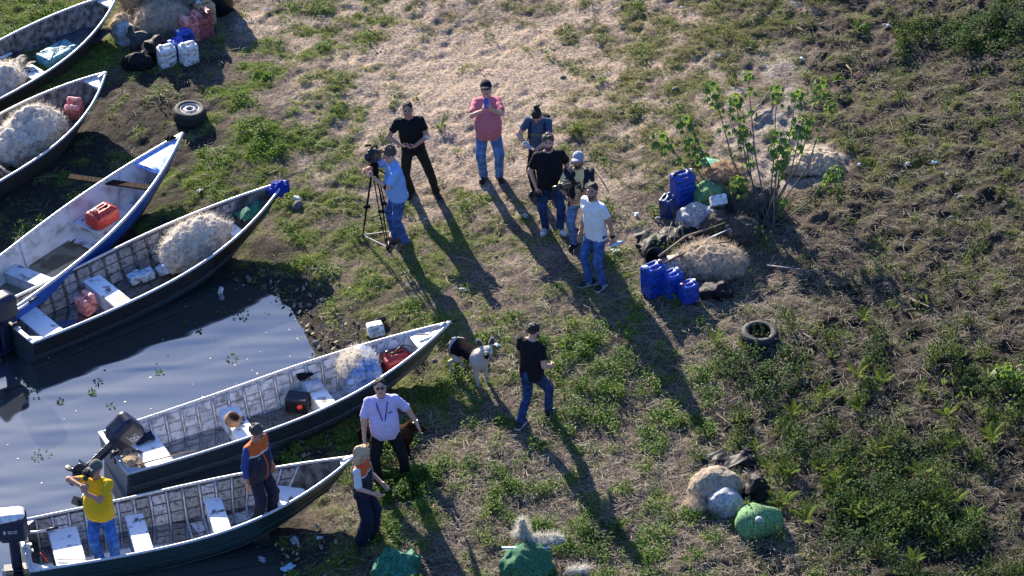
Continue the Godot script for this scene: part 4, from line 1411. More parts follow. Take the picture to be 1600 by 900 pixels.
# ------------------------------------------------------------------ ground, water and ground cover
# place, grass 0-1, how green 0-1, straw 0-1, weeds 0-1, soil (-1 mud tone, also shade painted near the gear heap, 0 brown earth, 1 pale sand)
var CTRL := [
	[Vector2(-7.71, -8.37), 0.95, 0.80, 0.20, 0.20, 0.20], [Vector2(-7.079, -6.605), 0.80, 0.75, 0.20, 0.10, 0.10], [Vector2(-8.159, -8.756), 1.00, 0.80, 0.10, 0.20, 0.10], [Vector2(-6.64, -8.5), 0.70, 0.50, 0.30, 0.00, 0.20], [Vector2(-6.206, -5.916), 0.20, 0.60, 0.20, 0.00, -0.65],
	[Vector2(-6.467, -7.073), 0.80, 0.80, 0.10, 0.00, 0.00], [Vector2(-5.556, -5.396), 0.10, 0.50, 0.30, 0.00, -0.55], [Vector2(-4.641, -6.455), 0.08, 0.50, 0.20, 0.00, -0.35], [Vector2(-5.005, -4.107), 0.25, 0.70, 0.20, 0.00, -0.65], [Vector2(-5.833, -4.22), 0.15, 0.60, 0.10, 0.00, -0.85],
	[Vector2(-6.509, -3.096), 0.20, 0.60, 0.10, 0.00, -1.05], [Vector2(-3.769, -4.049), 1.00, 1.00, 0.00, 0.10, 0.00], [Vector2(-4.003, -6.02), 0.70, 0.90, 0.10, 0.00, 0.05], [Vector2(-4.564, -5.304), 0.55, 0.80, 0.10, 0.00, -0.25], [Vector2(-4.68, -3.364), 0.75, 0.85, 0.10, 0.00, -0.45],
	[Vector2(-3.575, -5.362), 0.08, 0.50, 0.10, 0.00, 0.60], [Vector2(-4.139, -7.68), 0.20, 0.50, 0.20, 0.00, 0.50], [Vector2(-2.965, -7.598), 0.55, 0.50, 0.10, 0.00, 0.60], [Vector2(-3.384, -6.902), 0.50, 0.60, 0.00, 0.00, 0.60], [Vector2(-2.219, -7.444), 0.55, 0.50, 0.00, 0.00, 0.60],
	[Vector2(-2.952, -5.697), 0.50, 0.40, 0.10, 0.00, 0.70], [Vector2(-2.325, -6.277), 0.35, 0.35, 0.10, 0.00, 0.80], [Vector2(-2.744, -4.696), 0.45, 0.70, 0.10, 0.00, 0.60], [Vector2(-1.695, -6.479), 0.05, 0.12, 0.00, 0.00, 1.00], [Vector2(-0.867, -5.621), 0.02, 0.12, 0.00, 0.00, 1.00],
	[Vector2(-0.001, -6.795), 0.06, 0.12, 0.05, 0.00, 1.00], [Vector2(-0.934, -7.839), 0.30, 0.12, 0.10, 0.00, 0.80], [Vector2(0.454, -7.758), 0.30, 0.16, 0.10, 0.00, 0.60], [Vector2(-1.504, -4.685), 0.06, 0.16, 0.00, 0.00, 0.95], [Vector2(0.493, -5.643), 0.08, 0.12, 0.00, 0.00, 0.95],
	[Vector2(1.279, -6.97), 0.45, 0.12, 0.15, 0.00, 0.80], [Vector2(1.419, -5.281), 0.40, 0.10, 0.10, 0.00, 0.80], [Vector2(2.265, -5.534), 0.60, 0.12, 0.10, 0.00, 0.70], [Vector2(3.156, -6.447), 0.65, 0.14, 0.10, 0.00, 0.60], [Vector2(4.246, -6.939), 0.70, 0.22, 0.20, 0.00, 0.40],
	[Vector2(1.987, -4.136), 0.55, 0.14, 0.10, 0.00, 0.60], [Vector2(1.139, -3.488), 0.50, 0.16, 0.10, 0.00, 0.60], [Vector2(2.647, -3.127), 0.55, 0.18, 0.20, 0.00, 0.50], [Vector2(3.457, -4.637), 0.50, 0.16, 0.10, 0.00, 0.60], [Vector2(4.101, -3.58), 0.04, 0.12, 0.10, 0.00, 0.75],
	[Vector2(4.72, -4.94), 0.20, 0.12, 0.40, 0.00, 0.60], [Vector2(4.637, -2.644), 0.05, 0.30, 0.10, 0.00, 0.90], [Vector2(5.044, -6.34), 0.35, 0.35, 0.50, 0.05, 0.40], [Vector2(5.825, -5.683), 0.30, 0.40, 0.60, 0.10, 0.15], [Vector2(5.56, -3.913), 0.45, 0.35, 0.60, 0.00, 0.00],
	[Vector2(6.817, -6.18), 0.35, 0.40, 0.60, 0.20, 0.20], [Vector2(7.134, -4.263), 0.40, 0.30, 0.80, 0.00, -0.10], [Vector2(8.071, -3.508), 0.35, 0.30, 0.70, 0.10, -0.30], [Vector2(6.328, -2.404), 0.55, 0.30, 0.70, 0.00, -0.15], [Vector2(7.659, -1.752), 0.40, 0.25, 0.70, 0.00, -0.30],
	[Vector2(5.309, -1.158), 0.28, 0.24, 0.70, 0.00, -0.15], [Vector2(6.156, 0.261), 0.31, 0.28, 0.80, 0.03, -0.20], [Vector2(7.524, 0.245), 0.40, 0.40, 0.60, 0.06, -0.20], [Vector2(6.692, 1.587), 0.28, 0.28, 0.90, 0.09, -0.55], [Vector2(4.828, 0.936), 0.22, 0.24, 0.90, 0.03, -0.45],
	[Vector2(4.133, -0.088), 0.12, 0.24, 0.60, 0.00, 0.10], [Vector2(4.191, 2.818), 0.28, 0.32, 0.80, 0.15, -0.55], [Vector2(5.311, 2.977), 0.19, 0.32, 1.00, 0.18, -0.50], [Vector2(6.725, 3.81), 0.31, 0.44, 0.70, 0.30, -0.55], [Vector2(5.921, 4.355), 0.31, 0.32, 0.90, 0.12, -0.55],
	[Vector2(3.618, 4.121), 0.31, 0.48, 0.50, 0.36, -0.55], [Vector2(4.439, 5.387), 0.31, 0.44, 0.60, 0.36, -0.55], [Vector2(5.418, 6.574), 0.35, 0.48, 0.40, 0.75, -0.55], [Vector2(6.706, 6.366), 0.19, 0.28, 0.90, 0.12, -0.45], [Vector2(3.811, 7.477), 0.22, 0.32, 0.90, 0.12, -0.55],
	[Vector2(5.984, 7.978), 0.28, 0.40, 0.60, 0.30, -0.55], [Vector2(-2.542, -3.38), 0.60, 0.65, 0.10, 0.00, 0.40], [Vector2(-2.032, -3.314), 0.40, 0.60, 0.10, 0.00, 0.50], [Vector2(-3.151, -2.591), 0.75, 0.60, 0.10, 0.00, 0.25], [Vector2(-2.546, -2.023), 0.55, 0.55, 0.20, 0.00, 0.35],
	[Vector2(-3.256, -3.295), 0.25, 0.50, 0.10, 0.00, 0.60], [Vector2(-2.945, -1.039), 0.65, 0.60, 0.10, 0.05, 0.10], [Vector2(-3.739, -0.808), 0.30, 0.50, 0.10, 0.00, -0.70], [Vector2(-3.236, 0.247), 0.20, 0.40, 0.20, 0.00, -0.90], [Vector2(-2.35, 0.291), 0.65, 0.60, 0.20, 0.05, -0.20],
	[Vector2(-2.548, 1.394), 0.08, 0.30, 0.30, 0.00, -0.60], [Vector2(-2.933, 1.982), 0.04, 0.30, 0.30, 0.00, -0.70], [Vector2(-0.934, -2.133), 0.50, 0.50, 0.20, 0.00, 0.40], [Vector2(-1.521, -3.432), 0.10, 0.16, 0.05, 0.00, 0.85], [Vector2(-0.596, -3.675), 0.02, 0.12, 0.00, 0.00, 0.85],
	[Vector2(-0.819, -2.834), 0.06, 0.40, 0.00, 0.00, 0.75], [Vector2(-1.359, -0.385), 0.60, 0.55, 0.20, 0.05, 0.20], [Vector2(-0.561, -0.798), 0.55, 0.50, 0.30, 0.00, 0.20], [Vector2(0.108, 0.096), 0.12, 0.40, 0.50, 0.00, 0.30], [Vector2(-0.112, 0.971), 0.30, 0.40, 0.60, 0.00, 0.20],
	[Vector2(0.41, -3.077), 0.10, 0.16, 0.10, 0.00, 0.60], [Vector2(1.087, -2.304), 0.12, 0.40, 0.20, 0.00, 0.50], [Vector2(1.859, -1.637), 0.15, 0.40, 0.40, 0.00, 0.45], [Vector2(1.692, -0.277), 0.40, 0.60, 0.30, 0.10, 0.30], [Vector2(0.769, 0.727), 0.45, 0.50, 0.60, 0.10, 0.10],
	[Vector2(0.894, 2.434), 0.60, 0.75, 0.55, 0.45, -0.15], [Vector2(1.874, 1.887), 0.50, 0.50, 0.66, 0.15, -0.25], [Vector2(1.395, 3.831), 0.50, 0.65, 0.77, 0.38, -0.15], [Vector2(2.371, 3.163), 0.50, 0.60, 0.66, 0.30, -0.25], [Vector2(2.849, 1.593), 0.40, 0.40, 0.77, 0.08, 0.00],
	[Vector2(-1.579, 1.633), 0.60, 0.60, 0.20, 0.30, -0.15], [Vector2(-1.212, 2.896), 0.75, 0.65, 0.20, 0.45, -0.25], [Vector2(-0.357, 2.87), 0.50, 0.50, 0.77, 0.08, -0.15], [Vector2(-0.314, 1.278), 0.55, 0.60, 0.44, 0.22, 0.10], [Vector2(-0.859, 4.236), 0.40, 0.40, 0.88, 0.08, -0.15],
	[Vector2(-0.886, 5.703), 0.40, 0.50, 0.88, 0.22, -0.05], [Vector2(0.217, 5.455), 0.35, 0.50, 0.99, 0.26, -0.05], [Vector2(1.129, 5.556), 0.30, 0.45, 1.00, 0.19, -0.10], [Vector2(1.596, 7.131), 0.45, 0.55, 0.88, 0.30, -0.20], [Vector2(0.709, 6.924), 0.40, 0.60, 0.77, 0.45, -0.25],
	[Vector2(-1.615, 5.258), 0.55, 0.70, 0.30, 0.90, -0.25], [Vector2(-1.805, 6.025), 0.50, 0.60, 0.40, 0.20, -0.35], [Vector2(-2.631, 5.509), 0.30, 0.50, 0.50, 0.10, -0.30], [Vector2(-2.903, 6.496), 0.35, 0.50, 0.20, 0.10, -0.60], [Vector2(-0.914, 7.019), 0.35, 0.45, 0.77, 0.15, -0.15],
	[Vector2(-2.355, 3.957), 0.50, 0.60, 0.30, 0.40, -0.20], [Vector2(-3.11, 3.778), 0.50, 0.60, 0.20, 0.30, -0.50], [Vector2(2.767, 5.701), 0.30, 0.40, 0.88, 0.15, -0.15], [Vector2(-3.576, 4.158), 0.30, 0.50, 0.10, 0.30, -0.90]]
var cov := [] # five grids

func make_cover_grids():
	for k in 5:
		var a := PackedFloat32Array()
		a.resize(GNX * GNZ)
		cov.append(a)
	for j in GNZ:
		for i in GNX:
			var p := Vector2(GX0 + i * GS, GZ0 + j * GS)
			var w := 0.0
			var v0 := 0.0
			var v1 := 0.0
			var v2 := 0.0
			var v3 := 0.0
			var v4 := 0.0
			for c: Array in CTRL:
				var d := p.distance_squared_to(c[0]) + 0.03
				var q := 1.0 / (d * d)
				w += q
				v0 += q * c[1]
				v1 += q * c[2]
				v2 += q * c[3]
				v3 += q * c[4]
				v4 += q * c[5]
			var at := j * GNX + i
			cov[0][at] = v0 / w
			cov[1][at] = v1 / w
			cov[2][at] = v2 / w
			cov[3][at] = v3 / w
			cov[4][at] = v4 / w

func axis_lines(lo: float, hi: float, step: float) -> PackedFloat32Array:
	var a := PackedFloat32Array()
	var far := [3500.0, 1400.0, 700.0, 400.0, 220.0, 120.0, 70.0, 40.0, 24.0, 14.0, 8.0, 4.5, 2.5, 1.2, 0.5]
	for f: float in far: a.append(lo - f)
	var n := int((hi - lo) / step)
	for i in n + 1: a.append(lo + i * step)
	far.reverse()
	for f: float in far: a.append(hi + f)
	return a

var patch_noise := FastNoiseLite.new()
var lump_noise := FastNoiseLite.new()
var grit_noise := FastNoiseLite.new()

var turf_noise := FastNoiseLite.new()
var rough_noise := FastNoiseLite.new()
var mat_noise := FastNoiseLite.new()

func turf(x: float, z: float) -> float: # how much of the spot is turf
	return bil(cov[0], x, z) * 1.15 + mat_noise.get_noise_2d(x, z) * 0.85 - 0.16

func relief(x: float, z: float) -> float:
	var soil := bil(cov[4], x, z)
	var l := lump_noise.get_noise_2d(x, z * 0.8)
	var a := lerpf(0.020, 0.024, clampf(soil, 0.0, 1.0)) + 0.022 * smoothstep(1.5, 4.5, x + z * 0.25)
	var t := clampf(turf(x, z) * 1.4, 0.0, 1.0)
	var h := 0.5 - absf(turf_noise.get_noise_2d(x, z))
	a *= 0.45 + 1.1 * clampf(patch_noise.get_noise_2d(x * 0.8 + 40.0, z * 0.8) + 0.45, 0.0, 1.0)
	return a * (l - 0.35 * absf(l)) + 0.007 * grit_noise.get_noise_2d(x, z) + 0.042 * t * h + 0.10 * smoothstep(3.4, 5.5, x + z * 0.1) * rough_noise.get_noise_2d(x, z)

func make_ground():
	rough_noise.seed = 33
	rough_noise.frequency = 1.1
	rough_noise.fractal_octaves = 3
	turf_noise.seed = 21
	turf_noise.frequency = 2.3
	turf_noise.fractal_octaves = 2
	mat_noise.seed = 3
	mat_noise.frequency = 1.5
	mat_noise.fractal_octaves = 4
	patch_noise.seed = 11
	patch_noise.frequency = 0.9
	patch_noise.fractal_octaves = 4
	lump_noise.seed = 4
	lump_noise.frequency = 2.6
	lump_noise.fractal_octaves = 2
	lump_noise.noise_type = FastNoiseLite.TYPE_SIMPLEX
	grit_noise.seed = 8
	grit_noise.frequency = 11.0
	grit_noise.fractal_octaves = 2
	var xs := axis_lines(-9.6, 9.6, 0.042)
	var zs := axis_lines(-9.6, 9.8, 0.045)
	var nx := xs.size()
	var nz := zs.size()
	var v := PackedVector3Array()
	v.resize(nx * nz)
	var col := PackedColorArray()
	col.resize(nx * nz)
	var sand := Color(0.375, 0.29, 0.225)
	var earth := Color(0.135, 0.105, 0.086)
	var mud := Color(0.045, 0.038, 0.032)
	var grey := Color(0.29, 0.27, 0.25)
	for j in nz:
		for i in nx:
			var x := xs[i]
			var z := zs[j]
			var y := ground_y(x, z)
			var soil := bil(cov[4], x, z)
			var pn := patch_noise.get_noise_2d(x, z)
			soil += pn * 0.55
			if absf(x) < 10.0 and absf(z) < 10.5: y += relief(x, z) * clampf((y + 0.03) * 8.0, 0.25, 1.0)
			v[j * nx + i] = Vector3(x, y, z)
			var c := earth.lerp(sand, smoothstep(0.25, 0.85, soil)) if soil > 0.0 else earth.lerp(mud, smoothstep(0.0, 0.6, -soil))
			if x > 3.0: c = c.lerp(grey, smoothstep(0.4, 0.8, soil) * smoothstep(3.0, 4.5, x) * 0.7)
			var tm := smoothstep(0.05, 0.8, turf(x, z))
			c = c.lerp(Color(0.145, 0.135, 0.055).lerp(Color(0.085, 0.125, 0.022), bil(cov[1], x, z)), tm * 0.85)
			c = c.lerp(mud, smoothstep(0.10, 0.0, y)) # wet margin
			c = c.lerp(Color(c.r * 0.5, c.g * 0.5, c.b * 0.48), smoothstep(3.0, 5.5, x) * smoothstep(0.75, 0.3, soil))
			var k := 1.0 + 0.16 * grit_noise.get_noise_2d(x * 0.45 + 70.0, z * 0.45)
			col[j * nx + i] = Color(c.r * k, c.g * k, c.b * k)
	var n := PackedVector3Array()
	n.resize(nx * nz)
	for j in nz:
		var j0 := maxi(j - 1, 0)
		var j1 := mini(j + 1, nz - 1)
		for i in nx:
			var dx := v[j * nx + mini(i + 1, nx - 1)] - v[j * nx + maxi(i - 1, 0)]
			var dz := v[j1 * nx + i] - v[j0 * nx + i]
			n[j * nx + i] = dz.cross(dx).normalized()
	var idx := PackedInt32Array()
	idx.resize((nx - 1) * (nz - 1) * 6)
	var k := 0
	for j in nz - 1:
		for i in nx - 1:
			var a := j * nx + i
			idx[k] = a
			idx[k + 1] = a + 1
			idx[k + 2] = a + nx
			idx[k + 3] = a + 1
			idx[k + 4] = a + nx + 1
			idx[k + 5] = a + nx
			k += 6
	var m := pm(Color.WHITE, 0.95, {"vc": true, "world": true, "scale": 0.9, "tex": noise_tex("soil", 0.03, 6, [g(0.7), g(0.88), g(1.0)], [0.3, 0.5, 0.7]), "bump": noise_tex("soilbump", 0.035, 6, [], []), "bscale": 0.8, "spec": 0.25})
	var o := part(self, "ground", mesh_of(v, n, idx, col), m)
	tag(o, "bare and grassy earth river bank sloping to the water", "", "", "structure")

func make_water():
	var st := st_new()
	var xs := [-3500.0, -1200.0, -420.0, -120.0, -40.0, -20.0, -12.0, -9.0, -6.0, -3.0, 0.0, 8.0, 40.0]
	var zs := [-60.0, -20.0, -8.0, -3.0, 0.0, 3.0, 6.0, 9.0, 12.0, 30.0, 120.0, 420.0, 1200.0, 3500.0]
	for j in zs.size() - 1:
		for i in xs.size() - 1:
			quad(st, Vector3(xs[i], 0, zs[j]), Vector3(xs[i + 1], 0, zs[j]), Vector3(xs[i + 1], 0, zs[j + 1]), Vector3(xs[i], 0, zs[j + 1]))
	var m := pm(lin(0.33, 0.35, 0.375), 0.05, {"metal": 0.92, "world": true, "scale3": Vector3(0.10, 0.22, 0.34), "bump": noise_tex("ripple", 0.008, 2, [], []), "bscale": 0.8, "spec": 1.0})
	tag(part(self, "river_water", done(st), m), "muddy river water reflecting the pale sky", "", "", "structure")

var keep_off := [] # [inverse transform, length, half width]

func off_limits(p: Vector3) -> bool:
	for k: Array in keep_off:
		var q: Vector3 = k[0] * p
		if q.x > -0.1 and q.x < k[1] * 0.97 and absf(q.z) < k[2] * (1.0 - 0.75 * maxf(q.x / k[1] - 0.5, 0.0) * 2.0): return true
	return false

func scatter(called: String, meshes: Array, mats: Material, xs: Array, cols: Array, label: String):
	var root := thing(called, label, "")
	root.remove_meta("category") if root.has_meta("category") else null
	root.set_meta("kind", "stuff")
	for k in meshes.size():
		var mm := MultiMesh.new()
		mm.transform_format = MultiMesh.TRANSFORM_3D
		mm.use_colors = true
		mm.mesh = meshes[k]
		mm.instance_count = xs[k].size()
		for i in xs[k].size():
			mm.set_instance_transform(i, xs[k][i])
			mm.set_instance_color(i, cols[k][i])
		var o := MultiMeshInstance3D.new()
		o.name = called + "_clump"
		o.multimesh = mm
		o.material_override = mats
		o.set_meta("kind", "stuff")
		root.add_child(o, true)

func blade(st: SurfaceTool, base: Vector3, dir: Vector3, l: float, w: float, droop: float):
	var side := dir.cross(Vector3.UP)
	side = side.normalized() * w if side.length() > 0.01 else Vector3(w, 0, 0)
	var a := base
	var mid := base + dir * l * 0.55
	var tip := base + dir * l + Vector3(0, -droop * l, 0)
	quad(st, a - side, a + side, mid + side * 0.8, mid - side * 0.8)
	for p: Vector3 in [mid - side * 0.8, mid + side * 0.8, tip]: st.add_vertex(p)

func make_cover():
	var r := RandomNumberGenerator.new()
	r.seed = 77
	# tufts of low creeping grass
	var tufts := []
	for k in 4:
		var st := st_new(false)
		for i in 13:
			var a := r.randf() * TAU
			var el := r.randf_range(0.15, 1.15)
			var dir := Vector3(cos(a) * cos(el), sin(el), sin(a) * cos(el))
			blade(st, Vector3(r.randf_range(-0.028, 0.028), -0.006, r.randf_range(-0.028, 0.028)), dir, r.randf_range(0.035, 0.075), r.randf_range(0.0024, 0.0042), r.randf_range(0.0, 0.5))
		tufts.append(done(st))
	var straws := []
	for k in 4:
		var st := st_new(false)
		for i in 3:
			var p := Vector3(r.randf_range(-0.03, 0.03), r.randf_range(0.002, 0.02), r.randf_range(-0.03, 0.03))
			var a := r.randf() * TAU
			var d := Vector3(cos(a), r.randf_range(0.0, 0.45), sin(a)).normalized()
			for q in 4:
				var e := p + d * r.randf_range(0.02, 0.04)
				var sd := d.cross(Vector3.UP).normalized() * 0.0022
				quad(st, p - sd, p + sd, e + sd, e - sd)
				p = e
				d = (d + Vector3(r.randf_range(-0.5, 0.5), r.randf_range(-0.35, 0.1), r.randf_range(-0.5, 0.5))).normalized()
		straws.append(done(st))
	var weeds := []
	for k in 4:
		var st := st_new(false)
		for i in 16:
			var a := i * 2.4
			var rad := 0.012 + 0.055 * sqrt(i / 16.0)
			var b := Basis(Vector3.UP, r.randf() * TAU) * Basis(Vector3.RIGHT, r.randf_range(-0.5, 0.5))
			leaf(st, Transform3D(b, Vector3(cos(a) * rad, 0.02 + r.randf() * 0.07 * (1.2 - rad * 10.0), sin(a) * rad)), r.randf_range(0.022, 0.042), r.randf_range(0.014, 0.024), 0.3)
		weeds.append(done(st))
	var gx := [[], [], [], []]
	var gc := [[], [], [], []]
	var sx := [[], [], [], []]
	var sc := [[], [], [], []]
	var wx := [[], [], [], []]
	var wc := [[], [], [], []]
	var n := 560000
	for i in n:
		var x := r.randf_range(-9.3, 9.3)
		var z := r.randf_range(-9.2, 9.6)
		var sdv := bil(sd_grid, x, z)
		if sdv < 0.05: continue
		var g0 := bil(cov[0], x, z)
		var pn := mat_noise.get_noise_2d(x, z)
		var kind := i % 10
		if kind < 6:
			var p := g0 * 1.15 + pn * 0.85 - 0.16
			if r.randf() > clampf(p * 1.3, 0.035, 1.0): continue
			var q := gp(x, z)
			if off_limits(q): continue
			q.y += relief(x, z) - 0.004
			var green := clampf(bil(cov[1], x, z) + pn * 0.5 + r.randf_range(-0.2, 0.2), 0.0, 1.0)
			var c := Color(0.25, 0.215, 0.10).lerp(Color(0.205, 0.315, 0.032), green)
			if r.randf() < 0.13: c = Color(0.30, 0.25, 0.14)
			c = c * r.randf_range(0.65, 1.3)
			var s := r.randf_range(0.55, 1.0) * (0.75 + 0.6 * clampf(p, 0.0, 1.0))
			var k := r.randi() % 4
			gx[k].append(Transform3D(Basis(Vector3.UP, r.randf() * TAU).scaled(Vector3(s, s * r.randf_range(0.6, 1.2), s)), q))
			gc[k].append(c)
		elif kind < 8:
			var p := bil(cov[2], x, z) * 0.75 + pn * 0.55 - 0.16
			if x > 3.8: p *= 0.7
			if r.randf() > p: continue
			var q := gp(x, z)
			if off_limits(q): continue
			q.y += relief(x, z)
			var s := r.randf_range(0.6, 1.7)
			var k := r.randi() % 4
			sx[k].append(Transform3D(Basis(Vector3.UP, r.randf() * TAU).scaled(Vector3(s, s, s)), q))
			sc[k].append(Color(0.38, 0.31, 0.22).lerp(Color(0.10, 0.08, 0.06), maxf(sqrt(r.randf()), 0.88 * smoothstep(3.2, 5.0, x))))
		else:
			var p := bil(cov[3], x, z) * 1.2 + pn * 0.9 - 0.3
			if p < 0.0 or r.randf() > p: continue
			var q := gp(x, z)
			if off_limits(q): continue
			q.y += relief(x, z)
			var s := r.randf_range(0.7, 1.6)
			var k := r.randi() % 4
			wx[k].append(Transform3D(Basis(Vector3.UP, r.randf() * TAU).scaled(Vector3(s, s * r.randf_range(0.8, 2.2 + (1.6 if x > 3.0 else 0.0)), s)), q))
			var wd := r.randf()
			var wcol := Color(0.055, 0.125, 0.02).lerp(Color(0.16, 0.24, 0.035), wd * wd)
			if x > 3.0: wcol = Color(0.034, 0.062, 0.018).lerp(Color(0.21, 0.27, 0.06), wd * wd * wd)
			wc[k].append(wcol)
	var gm := pm(Color.WHITE, 0.6, {"vc": true, "back": Color(0.8, 0.8, 0.8), "spec": 0.2})
	gm.uv1_triplanar = false
	scatter("grass", tufts, gm, gx, gc, "low creeping grass in patches on the bank")
	scatter("dry_straw", straws, pm(Color.WHITE, 0.8, {"vc": true}), sx, sc, "dry straw and dead stems lying on the bank")
	scatter("weeds", weeds, gm, wx, wc, "small round leaved weeds growing on the bank")
	var stems := []
	for k in 4:
		var st := st_new(false)
		for i in 2:
			var p := Vector3(r.randf_range(-0.05, 0.05), 0.005, r.randf_range(-0.05, 0.05))
			var a := r.randf() * TAU
			var d := Vector3(cos(a), r.randf_range(0.15, 0.8), sin(a)).normalized()
			var bend := Vector3(r.randf_range(-0.2, 0.2), -0.12, r.randf_range(-0.2, 0.2))
			for q in 6:
				var e := p + d * 0.035
				var sd := d.cross(Vector3(0.3, 1, 0.2)).normalized() * 0.0019
				var s2 := d.cross(sd).normalized() * 0.0019
				quad(st, p - sd, p + sd, e + sd, e - sd)
				quad(st, p - s2, p + s2, e + s2, e - s2)
				p = e
				d = (d + bend * 0.6).normalized()
		stems.append(done(st))
	var lx := [[], [], [], []]
	var lc := [[], [], [], []]
	for i in 26000:
		var x := r.randf_range(-9.3, 9.3)
		var z := r.randf_range(-9.2, 9.6)
		if bil(sd_grid, x, z) < 0.1: continue
		if r.randf() > bil(cov[2], x, z) * 1.2 - 0.3 + mat_noise.get_noise_2d(x + 30.0, z) * 0.9: continue
		var q := gp(x, z)
		if off_limits(q): continue
		q.y += relief(x, z)
		var s := r.randf_range(0.6, 1.5)
		var k := r.randi() % 4
		lx[k].append(Transform3D(Basis(Vector3.UP, r.randf() * TAU).scaled(Vector3(s, s, s)), q))
		lc[k].append(Color(0.44, 0.37, 0.27).lerp(Color(0.11, 0.095, 0.075), maxf(r.randf() * r.randf() * 1.3, r.randf_range(0.3, 0.95) * smoothstep(3.2, 5.0, x))))
	scatter("dry_stems", stems, pm(Color.WHITE, 0.8, {"vc": true}), lx, lc, "long dry weed stems tangled over the bank")
	print("grass ", gx[0].size() * 4, " straw ", sx[0].size() * 4, " weeds ", wx[0].size() * 4)


# ------------------------------------------------------------------ the scene
func _ready():
	rng.seed = 2024
	var cam := Camera3D.new()
	cam.name = "camera"
	cam.position = Vector3(-0.00000, 39.14350, 58.03263)
	cam.rotation_order = EULER_ORDER_YXZ
	cam.rotation_degrees = Vector3(-34.000, 0, -3.000)
	cam.fov = 7.2126
	cam.near = 1.0
	cam.far = 9000.0
	add_child(cam)
	cam.current = true
	var env := Environment.new()
	env.background_mode = Environment.BG_SKY
	var sky := Sky.new()
	var sm := ProceduralSkyMaterial.new()
	sm.sky_top_color = Color(0.29, 0.47, 0.77)
	sm.sky_horizon_color = Color(0.52, 0.66, 0.87)
	sm.sky_curve = 0.40
	sm.sky_energy_multiplier = 0.72
	sm.ground_bottom_color = Color(0.10, 0.09, 0.08)
	sm.ground_horizon_color = Color(0.30, 0.32, 0.34)
	sm.ground_energy_multiplier = 0.4
	sm.sun_angle_max = 55.0
	sm.sun_curve = 0.16
	sky.sky_material = sm
	env.sky = sky
	env.tonemap_mode = Environment.TONE_MAPPER_LINEAR
	env.tonemap_exposure = 2.85
	env.sdfgi_enabled = true
	env.ssao_enabled = true
	env.ssil_enabled = true
	var we := WorldEnvironment.new()
	we.name = "world_environment"
	we.environment = env
	add_child(we)
	var sun := DirectionalLight3D.new()
	sun.name = "sun"
	sun.light_color = Color(1.0, 0.955, 0.885)
	sun.light_energy = 1.6
	sun.light_angular_distance = 0.5
	sun.shadow_enabled = true
	var travel := Vector3(1.40, -1.75, 3.92).normalized()
	sun.basis = Basis.looking_at(travel, Vector3.UP)
	add_child(sun)

	make_sd_grid()
	make_cover_grids()
	make_ground()
	make_water()
	make_people_kit()
	make_strands()
	build_boats()
	build_people()
	build_gear()
	build_plants()
	make_cover()
	build_litter()


# ------------------------------------------------------------------ what stands on the bank
var M := {}

